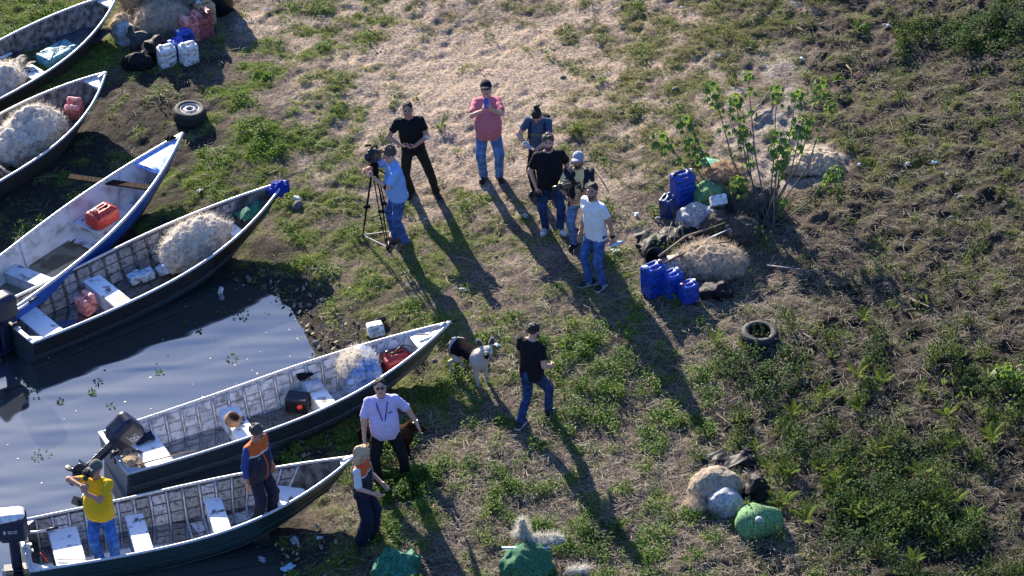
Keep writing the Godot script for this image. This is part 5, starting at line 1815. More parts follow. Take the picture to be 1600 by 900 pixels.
func make_materials():
	M.alu = pm(lin(0.62, 0.63, 0.65), 0.42, {"world": true, "metal": 0.55, "tex": scuff(), "scale": 1.6, "bump": bumps(), "bscale": 0.2})
	M.rail = pm(lin(0.66, 0.67, 0.68), 0.4, {"world": true, "metal": 0.35, "tex": scuff(), "scale": 2.4})
	M.white_in = pm(lin(0.58, 0.59, 0.62), 0.6, {"world": true, "tex": noise_tex("grime2", 0.02, 6, [g(0.35), g(0.72), g(0.95), g(1.0)], [0.24, 0.36, 0.5, 0.7]), "scale": 0.45, "bump": bumps(), "bscale": 0.3})
	M.grimy_in = pm(lin(0.17, 0.165, 0.16), 0.65, {"world": true, "tex": noise_tex("grimy", 0.022, 6, [g(0.22), g(0.5), g(0.8), g(1.0)], [0.28, 0.42, 0.54, 0.7]), "scale": 0.5, "bump": bumps(), "bscale": 0.4})
	var pt := noise_tex("plate", 0.012, 5, [g(0.4), g(0.85), g(1.0)], [0.22, 0.4, 0.6])
	M.plate_a = pm(lin(0.58, 0.57, 0.56), 0.6, {"world": true, "tex": pt, "scale": 2.0})
	M.plate_b = pm(lin(0.40, 0.39, 0.38), 0.65, {"world": true, "tex": pt, "scale": 2.0})
	M.plate_c = pm(lin(0.34, 0.32, 0.30), 0.7, {"world": true, "tex": pt, "scale": 2.0})
	M.plate_d = pm(lin(0.15, 0.14, 0.135), 0.7, {"world": true, "tex": pt, "scale": 2.0})
	M.plate_w = pm(lin(0.68, 0.69, 0.72), 0.55, {"world": true, "tex": pt, "scale": 1.0})
	M.plate_w2 = pm(lin(0.58, 0.59, 0.62), 0.55, {"world": true, "tex": pt, "scale": 1.0})
	M.dull_in = pm(lin(0.27, 0.245, 0.225), 0.75, {"world": true, "tex": noise_tex("dull", 0.014, 5, [g(0.35), g(0.7), g(1.0)], [0.3, 0.5, 0.7]), "scale": 1.2, "bump": bumps(), "bscale": 0.5})
	M.clean_in = pm(lin(0.56, 0.58, 0.63), 0.55, {"world": true, "tex": noise_tex("clean", 0.010, 6, [g(0.55), g(0.88), g(1.0)], [0.22, 0.38, 0.55]), "scale": 0.6})
	M.hull_dark = pm(lin(0.050, 0.066, 0.072), 0.5, {"world": true, "tex": mottle(), "scale": 2.0, "bump": bumps(), "bscale": 0.4})
	M.hull_green = pm(lin(0.018, 0.042, 0.036), 0.4, {"world": true, "tex": scuff(), "scale": 1.5, "bump": bumps(), "bscale": 0.3})
	M.hull_rust = pm(lin(0.10, 0.075, 0.055), 0.6, {"world": true, "tex": noise_tex("rusty", 0.012, 5, [Color(0.25, 0.35, 0.36), Color(0.35, 0.42, 0.42), Color(0.75, 0.55, 0.38)], [0.3, 0.6, 0.75]), "scale": 1.2})
	M.hull_brown = pm(lin(0.07, 0.055, 0.045), 0.6, {"world": true, "tex": mottle(), "scale": 2.0})
	M.hull_grey = pm(lin(0.13, 0.15, 0.175), 0.45, {"world": true, "metal": 0.3, "tex": scuff(), "scale": 1.8})
	M.blue_paint = pm(lin(0.025, 0.11, 0.48), 0.4, {"world": true, "tex": scuff(), "scale": 2.0})
	M.blue_deck = pm(lin(0.42, 0.60, 0.90), 0.45, {"world": true, "tex": noise_tex("bluedeck", 0.012, 4, [Color(0.45, 0.6, 1.0), Color(0.85, 0.9, 1.0), Color(1, 1, 1)], [0.3, 0.5, 0.65]), "scale": 1.5})
	M.seat = pm(lin(0.82, 0.84, 0.87), 0.5, {"world": true, "tex": noise_tex("seatdirt", 0.006, 6, [g(0.35), g(0.9), g(1.0)], [0.2, 0.32, 0.44]), "scale": 0.9})
	M.wood = pm(lin(0.13, 0.085, 0.06), 0.75, {"tex": noise_tex("wood", 0.03, 4, [g(0.5), g(0.85), g(1.0)], [0.3, 0.5, 0.7]), "scale3": Vector3(1.0, 8.0, 8.0)})
	M.plank = pm(lin(0.05, 0.032, 0.024), 0.85, {"spec": 0.15, "tex": mottle(), "scale": 2.0})
	M.pole = pm(lin(0.30, 0.22, 0.15), 0.8, {"tex": mottle(), "scale": 5.0})
	M.board = pm(lin(0.16, 0.145, 0.135), 0.8, {"tex": mottle(), "scale": 2.0})
	M.black = pm(lin(0.011, 0.013, 0.02), 0.35, {"tex": mottle(), "scale": 3.0})
	M.black_matt = pm(lin(0.012, 0.012, 0.014), 0.85, {"spec": 0.15})
	M.navy = pm(lin(0.012, 0.018, 0.045), 0.38, {"tex": scuff(), "scale": 2.0})
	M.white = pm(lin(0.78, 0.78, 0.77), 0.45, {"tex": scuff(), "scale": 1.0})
	M.net = pm(lin(0.74, 0.66, 0.56), 0.95, {"world": true, "tex": noise_tex("netcol", 0.012, 5, [g(0.68), g(0.9), g(1.0)], [0.25, 0.42, 0.6]), "scale": 1.6, "bump": noise_tex("netbump", 0.05, 5, [], []), "bscale": 3.0, "back": Color(0.3, 0.29, 0.27)})
	M.net_tan = pm(lin(0.50, 0.40, 0.29), 0.95, {"world": true, "tex": noise_tex("netcol", 0.02, 6, [], []), "scale": 2.0, "bump": noise_tex("netbump", 0.05, 5, [], []), "bscale": 3.0, "back": Color(0.2, 0.19, 0.17)})
	M.net_pale = pm(lin(0.42, 0.46, 0.42), 0.95, {"tex": mottle(), "scale": 4.0, "back": Color(0.5, 0.5, 0.5)})
	M.net_dark = pm(lin(0.10, 0.088, 0.075), 0.95, {"world": true, "tex": noise_tex("netcol", 0.02, 6, [], []), "scale": 2.0, "bump": noise_tex("netbump", 0.05, 5, [], []), "bscale": 3.0})
	M.net_green = pm(lin(0.17, 0.35, 0.15), 0.9, {"tex": noise_tex("netdirt", 0.02, 6, [Color(0.5, 0.55, 0.5), Color(0.8, 0.82, 0.75), Color(1, 1, 1)], [0.28, 0.45, 0.62]), "scale": 2.2, "bump": noise_tex("netbump", 0.05, 5, [], []), "bscale": 0.4, "back": Color(0.12, 0.14, 0.1)})
	M.net_teal = pm(lin(0.03, 0.22, 0.14), 0.8, {"tex": noise_tex("netdirt", 0.02, 6, [], []), "scale": 2.2, "bump": fine(), "bscale": 0.5, "back": Color(0.2, 0.25, 0.22)})
	M.strand = pm(lin(0.86, 0.79, 0.69), 0.6, {"tex": mottle(), "back": Color(0.9, 0.9, 0.9)})
	M.strand_tan = pm(lin(0.66, 0.55, 0.42), 0.7, {"tex": mottle(), "back": Color(0.8, 0.8, 0.8)})
	M.strand_dark = pm(lin(0.13, 0.115, 0.10), 0.7, {"tex": mottle(), "back": Color(0.5, 0.5, 0.5)})
	M.sack_white = pm(lin(0.55, 0.56, 0.58), 0.7, {"world": true, "tex": mottle(), "scale": 3.0, "bump": fine(), "bscale": 0.6, "back": Color(0.2, 0.2, 0.2)})
	M.sack_black = pm(lin(0.014, 0.014, 0.017), 0.6, {"spec": 0.3, "tex": mottle(), "scale": 3.0, "bump": bumps(), "bscale": 0.8})
	M.tarp = pm(lin(0.012, 0.013, 0.018), 0.6, {"spec": 0.3, "bump": bumps(), "bscale": 0.6})
	M.drum = plastic(lin(0.012, 0.07, 0.46))
	M.drum_dull = plastic(lin(0.02, 0.05, 0.19))
	M.red = plastic(lin(0.48, 0.035, 0.02))
	M.red_faded = plastic(lin(0.80, 0.30, 0.27))
	M.red_dark = plastic(lin(0.42, 0.12, 0.12))
	M.yellowish = plastic(lin(0.60, 0.42, 0.22))
	M.jug = plastic(lin(0.82, 0.83, 0.82))
	M.clay = pm(lin(0.46, 0.24, 0.13), 0.8, {"tex": mottle(), "scale": 4.0})
	M.teal = pm(lin(0.09, 0.36, 0.48), 0.5, {"tex": mottle(), "scale": 3.0})
	M.blue_cloth = cloth(lin(0.012, 0.035, 0.33), 0.7)
	M.rope = pm(lin(0.40, 0.36, 0.30), 0.9)
	M.stone = pm(lin(0.24, 0.225, 0.21), 0.9, {"tex": mottle(), "scale": 3.0, "bump": bumps(), "bscale": 1.0})
	M.brick = pm(lin(0.42, 0.20, 0.13), 0.9, {"tex": mottle(), "scale": 5.0})
	M.bilge = pm(lin(0.13, 0.115, 0.075), 0.04, {"spec": 1.0, "tex": noise_tex("bilge", 0.006, 3, [Color(0.6, 0.55, 0.35), Color(0.9, 0.95, 1.0), Color(1, 1, 1)], [0.3, 0.45, 0.6]), "scale": 0.5})
	M.blue_jug = plastic(lin(0.42, 0.55, 0.72))
	M.orange = plastic(lin(0.62, 0.12, 0.02))

var boats := {}
var hulls := {}

func add_boat(key: String, label: String, stern: Vector3, bow: Vector3, h: Hull, o: Dictionary):
	var b := make_boat(label, stern, bow, h, o)
	boats[key] = b
	hulls[key] = h
	keep_off.append([b.transform.affine_inverse(), h.L, h.b * 0.48])

func hull(b: float, gs: float, gb: float, ks: float, kb: float) -> Hull:
	var h := Hull.new()
	h.b = b
	h.gs = gs
	h.gb = gb
	h.ks = ks
	h.kb = kb
	return h

func in_boat(key: String, t: float, f: float, y: float) -> Vector3:
	return to_boat(boats[key], hulls[key], t, f, y)

func boat_yaw(key: String) -> float: return rad_to_deg(boats[key].rotation.y)

func build_boats():
	make_materials()
	var h := hull(1.34, 0.42, 0.95, -0.10, 0.42)
	h.ts = 0.92
	h.sheer = 3.0
	add_boat("low", "dark green aluminium boat with white seats and two people standing in it", Vector3(-7.018, 0.42, 6.474), Vector3(-2.35, 0.95, 5.471), h, {"outer": M.hull_green, "inner": M.grimy_in, "rail_mat": M.rail, "chines": [0.45, 0.12], "ribs": 17, "rib_end": 0.84, "rib_mat": M.alu, "plates": [M.plate_a, M.plate_b, M.plate_c], "floor_plates": true, "stringers": [],
		"seats": [[0.075, 0.42, 0.30, M.seat, true], [0.31, 0.26, 0.29, M.seat, true], [0.55, 0.26, 0.29, M.seat, true], [0.77, 0.62, 0.30, M.seat, false]], "deck": 0.955})
	h = hull(1.26, 0.42, 0.95, -0.08, 0.42)
	h.ts = 0.92
	add_boat("mid", "grey aluminium boat with a red fuel tank and netted drum near its bow", Vector3(-5.853, 0.42, 4.355), Vector3(-0.925, 0.95, 2.221), h, {"outer": M.hull_grey, "band": M.hull_dark, "inner": M.white_in, "rail_mat": M.rail, "chines": [0.4], "ribs": 19, "rib_end": 0.88, "rib_mat": M.alu, "plates": [M.plate_w, M.plate_w2], "stringers": [],
		"seats": [[0.065, 0.42, 0.30, M.seat, true], [0.333, 0.30, 0.29, M.seat, true], [0.58, 0.28, 0.29, M.seat, true]], "deck": 0.885, "boards": [0.13, 0.56, M.board]})
	h = hull(1.36, 0.44, 0.92, -0.06, 0.42)
	h.ts = 0.9
	add_boat("upper", "weathered dark green boat with blue cloth tied over its bow", Vector3(-7.544, 0.44, 0.949), Vector3(-3.433, 0.92, -1.935), h, {"outer": M.hull_dark, "band": M.hull_rust, "inner": M.grimy_in, "rail_mat": M.rail, "chines": [0.35], "ribs": 17, "rib_end": 0.86, "rib_mat": M.dull_in, "plates": [M.plate_b, M.plate_c, M.plate_c], "stringers": [],
		"seats": [[0.06, 0.36, 0.30, M.seat, true], [0.315, 0.30, 0.29, M.seat, true], [0.79, 0.30, 0.30, M.seat, false]], "boards": [0.36, 0.80, M.board]})
	h = hull(1.16, 0.50, 0.95, 0.0, 0.45)
	add_boat("blue", "blue and white boat with bilge water, a plank and a red fuel tank", Vector3(-8.645, 0.5, 1.139), Vector3(-5.072, 0.95, -3.457), h, {"outer": M.hull_brown, "band": M.blue_paint, "inner": M.clean_in, "rail_mat": M.rail, "ribs": 5, "rib_end": 0.8, "stringers": [], "rail": 0.026,
		"seats": [[0.18, 0.34, 0.27, M.clean_in, true], [0.34, 0.30, 0.27, M.clean_in, true], [0.61, 0.34, 0.26, M.clean_in, true]], "deck": 0.845, "deck_mat": M.blue_deck, "crown": 0.12})
	h = hull(1.5, 0.52, 0.95, 0.02, 0.45)
	h.pw = 2.8
	add_boat("second", "dark boat carrying a big pale net heap and a faded red can", Vector3(-9.753, 0.52, -2.298), Vector3(-6.377, 0.95, -5.442), h, {"outer": M.hull_brown, "inner": M.dull_in, "rail_mat": M.rail, "ribs": 9, "rib_end": 0.8, "rib_mat": M.dull_in, "stringers": [],
		"seats": [[0.30, 0.30, 0.28, M.seat, true], [0.46, 0.06, 0.34, M.dull_in, true]], "deck": 0.93})
	h = hull(1.42, 0.52, 0.95, 0.05, 0.45)
	h.pw = 2.7
	add_boat("top", "dark boat at the picture corner holding a teal package and pale net", Vector3(-9.866, 0.52, -4.851), Vector3(-6.277, 0.95, -7.998), h, {"outer": M.hull_brown, "inner": M.dull_in, "rail_mat": M.rail, "ribs": 10, "rib_end": 0.8, "rib_mat": M.dull_in, "stringers": [],
		"seats": [[0.54, 0.30, 0.28, M.seat, true]], "deck": 0.93})
	# bilge water in the blue boat
	var b: Node3D = boats["blue"]
	var hh: Hull = hulls["blue"]
	var k := 0
	for q: Array in [[0.02, 0.175], [0.265, 0.335], [0.41, 0.58]]:
		var st := st_new()
		for i in 6:
			var t0 := lerpf(q[0], q[1], i / 6.0)
			var t1 := lerpf(q[0], q[1], (i + 1) / 6.0)
			var y := hh.yb(0.4) + 0.11
			var a0 := hh.side(t0, 0.18, 1.0, 0.02).z
			var a1 := hh.side(t1, 0.18, 1.0, 0.02).z
			quad(st, Vector3(t0 * hh.L, y, -a0), Vector3(t1 * hh.L, y, -a1), Vector3(t1 * hh.L, y, a1), Vector3(t0 * hh.L, y, a0))
		part(b, "bilge_water", done(st), M.bilge)
	# engines
	var my := boats["mid"].rotation.y as float
	var mo := make_motor("black outboard motor tilted up on the grey boat, numbered 50", in_boat("mid", 0.0, 0.0, 0.52), my, -0.95, 0.25, {"mat": M.navy, "prop": M.black, "tiller": M.black})
	var tm := TextMesh.new()
	tm.text = "50"
	tm.font_size = 32
	tm.pixel_size = 0.0042
	tm.depth = 0.004
	var xc: Transform3D = (mo.get_node("cowling") as Node3D).transform
	var tx := part(mo, "number", tm, M.white)
	tx.transform = xc * Transform3D(Basis(Vector3(0, 0, 1), 0.0), Vector3(-0.06, 0.40, 0.156))
	var bar := part(mo, "trim_line", box_mesh(Vector3(0.2, 0.012, 0.004), 0.001), M.white)
	bar.transform = xc * Transform3D(Basis.IDENTITY, Vector3(-0.10, 0.325, 0.156))
	mo = make_motor("black outboard motor with sun glare painted white on its top on the dark green boat", in_boat("low", 0.0, 0.0, 0.54), boats["low"].rotation.y, 0.0, -0.12, {"mat": M.navy, "lid_or_glare": M.white, "prop": M.alu, "tiller": M.alu})
	xc = (mo.get_node("cowling") as Node3D).transform
	var em := st_new(false)
	for tri: Array in [[Vector3(-0.022, 0.02, 0), Vector3(0.022, 0.02, 0), Vector3(0.0, -0.035, 0)], [Vector3(-0.016, 0.026, 0), Vector3(0.016, 0.026, 0), Vector3(0, 0.045, 0)]]:
		for p: Vector3 in tri: em.add_vertex(p)
	part(mo, "emblem", done(em), M.white).transform = xc * Transform3D(Basis.IDENTITY, Vector3(-0.23, 0.33, 0.159))
	for y: float in [0.345, 0.315]:
		part(mo, "print_line", box_mesh(Vector3(0.13, 0.014, 0.003), 0.001), M.alu).transform = xc * Transform3D(Basis.IDENTITY, Vector3(-0.12, y, 0.158))
	make_motor("dark blue outboard motor at the picture edge on the weathered boat", in_boat("upper", 0.0, 0.0, 0.52), boats["upper"].rotation.y, 0.0, 0.1, {"mat": M.navy, "prop": M.black, "tiller": M.rail})

func on_chest(p: Dictionary, called: String, mesh: Mesh, m: Material, at: Vector3, rot := Vector3.ZERO) -> MeshInstance3D:
	var o := part(p.root, called, mesh, m)
	var TB: Basis = p.TB
	o.transform = Transform3D(TB * Basis.from_euler(rot), p.pel + TB * at)
	return o

func held(called: String, label: String, category: String, mesh: Mesh, m: Material, x: Transform3D) -> MeshInstance3D:
	var o := part(self, called, mesh, m)
	o.transform = x
	tag(o, label, category)
	return o

func phone_mesh() -> ArrayMesh: return box_mesh(Vector3(0.075, 0.155, 0.009), 0.003)

func photo_camera(label: String, x: Transform3D, lens := 0.12) -> Node3D:
	var root := thing("camera_in_hand", label, "camera")
	root.transform = x
	var st := st_new(false)
	add_box(st, Transform3D.IDENTITY, Vector3(0.145, 0.10, 0.07), 0.012)
	add_box(st, Transform3D(Basis.IDENTITY, Vector3(0, 0.06, 0.0)), Vector3(0.06, 0.035, 0.06), 0.01)
	add_box(st, Transform3D(Basis.IDENTITY, Vector3(-0.06, -0.005, 0.03)), Vector3(0.03, 0.09, 0.04), 0.01)
	part(root, "camera_body", done(st), M.black)
	part(root, "lens", lathe([Vector2(0.0, 0.03), Vector2(0.036, 0.03), Vector2(0.038, 0.07), Vector2(0.042, lens), Vector2(0.036, lens + 0.01), Vector2(0.03, lens - 0.01), Vector2(0, lens - 0.015)], 16, Transform3D(Basis(Vector3.RIGHT, PI / 2), Vector3.ZERO)), M.black)
	return root

func build_people():
	var fair := lin(0.60, 0.37, 0.28)
	var tan := lin(0.48, 0.275, 0.19)
	var brown := lin(0.36, 0.20, 0.13)
	var blk := cloth(lin(0.010, 0.011, 0.015))
	var blue_jean := denim(lin(0.075, 0.16, 0.42))
	var dark_jean := denim(lin(0.035, 0.07, 0.19))
	var light_jean := denim(lin(0.17, 0.28, 0.50))
	var white_shoe := cloth(lin(0.72, 0.72, 0.72), 0.5)
	# 1
	var p := make_person("man in a black tee and dark olive trousers standing behind the tripod", gp(-1.484, -2.531), 0.0, {"skin": tan, "feet": [Vector3(0.37, 0, 0.05), Vector3(-0.02, 0, -0.02)], "hip": Vector3(0.05, -0.03, 0), "lean": Vector2(4, -4), "head": Vector3(-10, -4, 2), "hand_l": Vector3(0.09, 1.07, 0.27), "hand_r": Vector3(-0.13, 1.08, 0.25), "elbow_l": Vector3(1, -0.2, -0.4), "elbow_r": Vector3(-1, -0.2, -0.4), "hand_dir": [Vector3(-0.8, 0, 0.5), Vector3(0.8, 0, 0.5)], "palms": [Vector3(-0.4, 0.6, -0.3), Vector3(0.4, 0.6, -0.3)], "hands": ["grip", "grip"],
		"hair_kind": "short", "hair": lin(0.015, 0.011, 0.009), "girth": 1.02, "legs": {"mat": cloth(lin(0.020, 0.022, 0.015))}, "shirt": {"mat": blk}, "shoes": {"mat": cloth(lin(0.02, 0.017, 0.015), 0.5)}, "band": [[0, white_shoe, 0.06, 0.06]]})
	held("phone", "dark phone in the hands of the man in olive trousers", "phone", phone_mesh(), M.black, Transform3D(Basis.from_euler(Vector3(-0.9, 0.2, 1.3)), (p.hand[0].origin + p.hand[1].origin) * 0.5))
	# 2
	p = make_person("cameraman in a light blue polo and jeans looking into the tripod camera", gp(-1.679, -1.189), -78.0, {"size": 1.02, "skin": fair, "feet": [Vector3(0.08, 0, -0.06), Vector3(-0.09, 0, 0.06)], "lean": Vector2(6, 0), "head": Vector3(12, 6, 4), "hand_l": Vector3(0.07, 1.28, 0.35), "hand_r": Vector3(-0.10, 1.35, 0.44), "elbow_l": Vector3(0.9, -1.0, -0.2), "elbow_r": Vector3(-1, -0.6, -0.2), "hands": ["grip", "grip"], "palms": [Vector3(-0.7, 0.6, 0.2), Vector3(1, 0.2, 0)],
		"hair_kind": "full", "hair": lin(0.11, 0.075, 0.05), "girth": 1.1, "belly": 0.35, "legs": {"mat": blue_jean}, "shirt": {"mat": cloth(lin(0.27, 0.47, 0.86)), "sleeve": 0.8, "collar": cloth(lin(0.27, 0.47, 0.86))}, "shoes": {"mat": cloth(lin(0.22, 0.13, 0.075), 0.7), "sole": cloth(lin(0.2, 0.15, 0.1))}, "band": [[0, blk, 0.05, 0.12]], "glasses": M.black})
	# 3
	p = make_person("heavy man in a pink shirt and black cap filming with a phone", gp(-0.242, -2.707), 0.0, {"size": 1.0, "skin": fair, "girth": 1.1, "shoulder": 0.155, "belly": 1.05, "feet": [Vector3(0.13, 0, 0.02), Vector3(-0.11, 0, 0)], "lean": Vector2(-3, 0), "head": Vector3(-20, 0, 0), "hand_l": Vector3(0.05, 1.49, 0.34), "hand_r": Vector3(-0.06, 1.47, 0.33), "elbow_l": Vector3(1, -0.9, 0.3), "elbow_r": Vector3(-1, -0.9, 0.3), "hand_dir": [Vector3(-0.15, 1, 0.1), Vector3(0.15, 1, 0.1)], "palms": [Vector3(-1, 0, -0.2), Vector3(1, 0, -0.2)], "hands": ["grip", "grip"],
		"hair_kind": "short", "cap": cloth(lin(0.014, 0.016, 0.026)), "legs": {"mat": denim(lin(0.16, 0.29, 0.58)), "wide": 1.12}, "shirt": {"mat": pm(lin(0.78, 0.25, 0.31), 0.85, {"tex": noise_tex("check", 0.09, 2, [g(0.72), g(1.0)], [0.4, 0.6]), "scale": 6.0, "spec": 0.3}), "sleeve": 0.85, "hem": -0.16, "collar": cloth(lin(0.78, 0.25, 0.31))}, "shoes": {"mat": cloth(lin(0.03, 0.022, 0.02), 0.5)}})
	for k in 5: on_chest(p, "button", tube([Vector3(0, 0, -0.004), Vector3(0, 0, 0.004)], 0.009, 8), white_shoe, Vector3(0, 0.33 - 0.09 * k, [0.135, 0.19, 0.235, 0.252, 0.245][k]))
	var tm := TextMesh.new()
	tm.text = "◆◆◆"
	held("phone", "blue cased phone held up before the face of the pink shirted man", "phone", phone_mesh(), pm(lin(0.02, 0.08, 0.42), 0.3), Transform3D(Basis.from_euler(Vector3(-0.35, 0, 0)), (p.hand[0].origin + p.hand[1].origin) * 0.5 + Vector3(0, 0.075, 0.02)))
	# 4
	p = make_person("woman in a grey blue tee with hair bun and backpack looking down", gp(0.549, -2.188), -14.0, {"size": 0.95, "skin": fair, "girth": 0.95, "lean": Vector2(5, 0), "head": Vector3(42, 0, 0), "hand_l": Vector3(0.02, 1.04, 0.30), "hand_r": Vector3(-0.17, 1.09, 0.30), "elbow_l": Vector3(1, -0.5, -0.4), "elbow_r": Vector3(-1, -0.5, -0.4), "hand_dir": [Vector3(-0.9, 0.1, 0.4), Vector3(0.3, 0.1, 0.9)], "palms": [Vector3(0, 1, -0.2), Vector3(0, 1, -0.2)], "hands": ["grip", "grip"],
		"hair_kind": "bun", "hair": lin(0.012, 0.009, 0.008), "legs": {"mat": blk}, "shirt": {"mat": cloth(lin(0.075, 0.115, 0.19))}})
	held("phone", "pale phone in the hands of the woman with the backpack", "phone", phone_mesh(), pm(lin(0.4, 0.4, 0.42), 0.3), Transform3D(Basis.from_euler(Vector3(-1.1, 0.2, 0.5)), p.hand[1].origin + Vector3(0.02, 0.03, 0.02)))
	tm = TextMesh.new()
	tm.text = "COMPUTER"
	tm.font_size = 24
	tm.pixel_size = 0.0022
	tm.depth = 0.006
	on_chest(p, "shirt_print", tm, cloth(lin(0.42, 0.36, 0.10)), Vector3(0, 0.275, 0.121))
	var pack := thing("backpack", "black backpack on the back of the woman in grey blue", "backpack")
	pack.transform = p.world * Transform3D(p.TB, p.pel + p.TB * Vector3(0, 0.24, -0.19))
	var s := Sdf.new(Vector3(-0.2, -0.27, -0.14), Vector3(0.2, 0.27, 0.12), 0.013)
	s.rbox(Vector3(0, 0, -0.01), Vector3(0.15, 0.22, 0.085), 0.06, 0.02)
	s.rbox(Vector3(0, -0.07, -0.07), Vector3(0.11, 0.11, 0.04), 0.03, 0.03)
	part(pack, "bag", sdf_mesh(s, 0.008, 9.0), blk)
	for q: float in [-1.0, 1.0]:
		part(pack, "strap", tube([Vector3(q * 0.10, 0.17, 0.05), Vector3(q * 0.115, 0.235, 0.14), Vector3(q * 0.115, 0.235, 0.24), Vector3(q * 0.125, 0.14, 0.305), Vector3(q * 0.145, -0.02, 0.30), Vector3(q * 0.19, -0.14, 0.2), Vector3(q * 0.15, -0.18, 0.06)], 0.02, 6), cloth(lin(0.018, 0.026, 0.06)))
	# 5
	p = make_person("bearded man in a black tee, jeans and striped white trainers", gp(0.67, -1.11), 6.0, {"size": 0.985, "skin": fair, "girth": 1.14, "belly": 0.5, "feet": [Vector3(0.12, 0, 0.05), Vector3(-0.10, 0, -0.03)], "toes": [14.0, -28.0], "head": Vector3(-22, -8, 0), "hand_r": Vector3(-0.24, 0.93, 0.10), "elbow_r": Vector3(-1, -0.1, -0.8), "hand_l": Vector3(0.27, 0.95, 0.02), "hands": ["relaxed", "grip"],
		"hair_kind": "full", "hair": lin(0.11, 0.085, 0.065), "beard": lin(0.075, 0.055, 0.045), "legs": {"mat": dark_jean}, "shirt": {"mat": blk, "sleeve": 0.75}, "shoes": {"mat": white_shoe, "sole": white_shoe, "stripes": blk}})
	photo_camera("black camera hanging from the hand of the man in striped trainers", Transform3D(Basis.from_euler(Vector3(0.9, -0.6, 0.4)), p.hand[1].origin + Vector3(0.0, -0.06, 0.0)))
	# 6
	p = make_person("bearded man in a grey cap and yellow tee with a dark vest", gp(1.105, -0.574), -10.0, {"size": 0.96, "skin": brown, "girth": 1.0, "head": Vector3(-14, -6, 3), "hand_l": Vector3(0.0, 1.05, 0.31), "hand_r": Vector3(-0.13, 1.12, 0.31), "elbow_l": Vector3(1, -0.6, -0.4), "elbow_r": Vector3(-1, -0.5, -0.4), "hand_dir": [Vector3(-0.6, 0.2, 0.6), Vector3(-0.1, 0.3, 0.9)], "palms": [Vector3(-0.6, 0.2, -0.6), Vector3(0.9, 0.2, 0)], "hands": ["grip", "grip"],
		"hair_kind": "short", "beard": lin(0.01, 0.008, 0.007), "cap": cloth(lin(0.34, 0.37, 0.44)), "legs": {"mat": light_jean}, "shirt": {"mat": cloth(lin(0.72, 0.62, 0.32)), "sleeve": 0.9}, "shoes": {"mat": cloth(lin(0.014, 0.016, 0.025), 0.5)}})
	var vest := Sdf.new(Vector3(-0.36, 0.55, -0.3), Vector3(0.36, 1.62, 0.34), 0.014)
	for q: float in [-1.0, 1.0]:
		vest.bone(Vector3(q * 0.10, 0.88, 0.0), Vector3(q * 0.115, 1.28, 0.0), 0.140, 0.142, 0.02)
		vest.bone(Vector3(q * 0.07, 1.43, -0.005), Vector3(q * 0.165, 1.41, -0.01), 0.088, 0.084, 0.04)
	vest.rbox(Vector3(0.02, 1.18, 0.16), Vector3(0.065, 0.45, 0.16), 0.04, 0.02, -1)
	vest.clip(Vector3.DOWN, -0.92)
	vest.clip(Vector3(0, 1, 0.4), 1.37)
	part(p.root, "vest", sdf_mesh(vest, 0.02, 8.0), cloth(lin(0.014, 0.018, 0.035)))
	part(p.root, "sling_strap", tube([Vector3(-0.12, 1.47, 0.06), Vector3(-0.06, 1.36, 0.145), Vector3(0.04, 1.2, 0.155), Vector3(0.13, 1.05, 0.16)], 0.014, 6), blk)
	on_chest(p, "shirt_print", box_mesh(Vector3(0.085, 0.11, 0.004), 0.001), blk, Vector3(0.0, 0.29, 0.118), Vector3(-0.1, 0, 0.3))
	var ring := lathe([Vector2(0.014, 0.0), Vector2(0.027, 0.0), Vector2(0.027, 0.005), Vector2(0.014, 0.005)], 16, Transform3D(Basis(Vector3.RIGHT, PI / 2).scaled(Vector3(1, 1.3, 1)), Vector3.ZERO), false)
	on_chest(p, "print_ring", ring, white_shoe, Vector3(0.0, 0.29, 0.119), Vector3(-0.1, 0, 0.3))
	var rig := thing("video_camera", "black video camera on a grip held by the man in yellow", "camera")
	rig.transform = Transform3D(Basis.from_euler(Vector3(0, deg_to_rad(-70), 0.1)), p.hand[1].origin)
	part(rig, "handle_grip", tube([Vector3(0, -0.12, 0), Vector3(0, 0.10, 0), Vector3(0.02, 0.20, 0)], [0.02, 0.02, 0.016], 8), M.black)
	var st := st_new(false)
	add_box(st, Transform3D(Basis.IDENTITY, Vector3(0.01, 0.24, 0.03)), Vector3(0.10, 0.09, 0.17), 0.014)
	add_box(st, Transform3D(Basis.IDENTITY, Vector3(-0.07, 0.25, 0.0)), Vector3(0.02, 0.07, 0.10), 0.004)
	part(rig, "camera_body", done(st), M.black)
	part(rig, "lens", tube([Vector3(0.01, 0.24, 0.11), Vector3(0.01, 0.24, 0.24)], [0.036, 0.042], 14), M.black)
	part(rig, "microphone", tube([Vector3(0.05, 0.31, -0.05), Vector3(0.05, 0.31, 0.17)], 0.013, 8), M.black)
	# 7
	p = make_person("man in a white tee and jeans turned to the blue cans", gp(1.343, 0.478), -48.0, {"size": 1.03, "skin": tan, "girth": 1.0, "feet": [Vector3(0.08, 0, 0.03), Vector3(-0.10, 0, 0.12)], "toes": [10.0, -25.0], "lean": Vector2(2, -3), "hip": Vector3(-0.02, 0, 0.03), "head": Vector3(-16, 24, 4), "hand_l": Vector3(0.26, 0.86, -0.06), "hand_r": Vector3(-0.22, 0.9, 0.14), "hands": ["grip", "relaxed"],
		"hair_kind": "short", "hair": lin(0.012, 0.009, 0.008), "beard": lin(0.20, 0.11, 0.075), "legs": {"mat": blue_jean, "wide": 0.92}, "shirt": {"mat": cloth(lin(0.86, 0.87, 0.89))}, "shoes": {"mat": cloth(lin(0.02, 0.025, 0.03), 0.5), "sole": white_shoe, "stripes": white_shoe}, "band": [[0, blk, 0.035, 0.88]]})
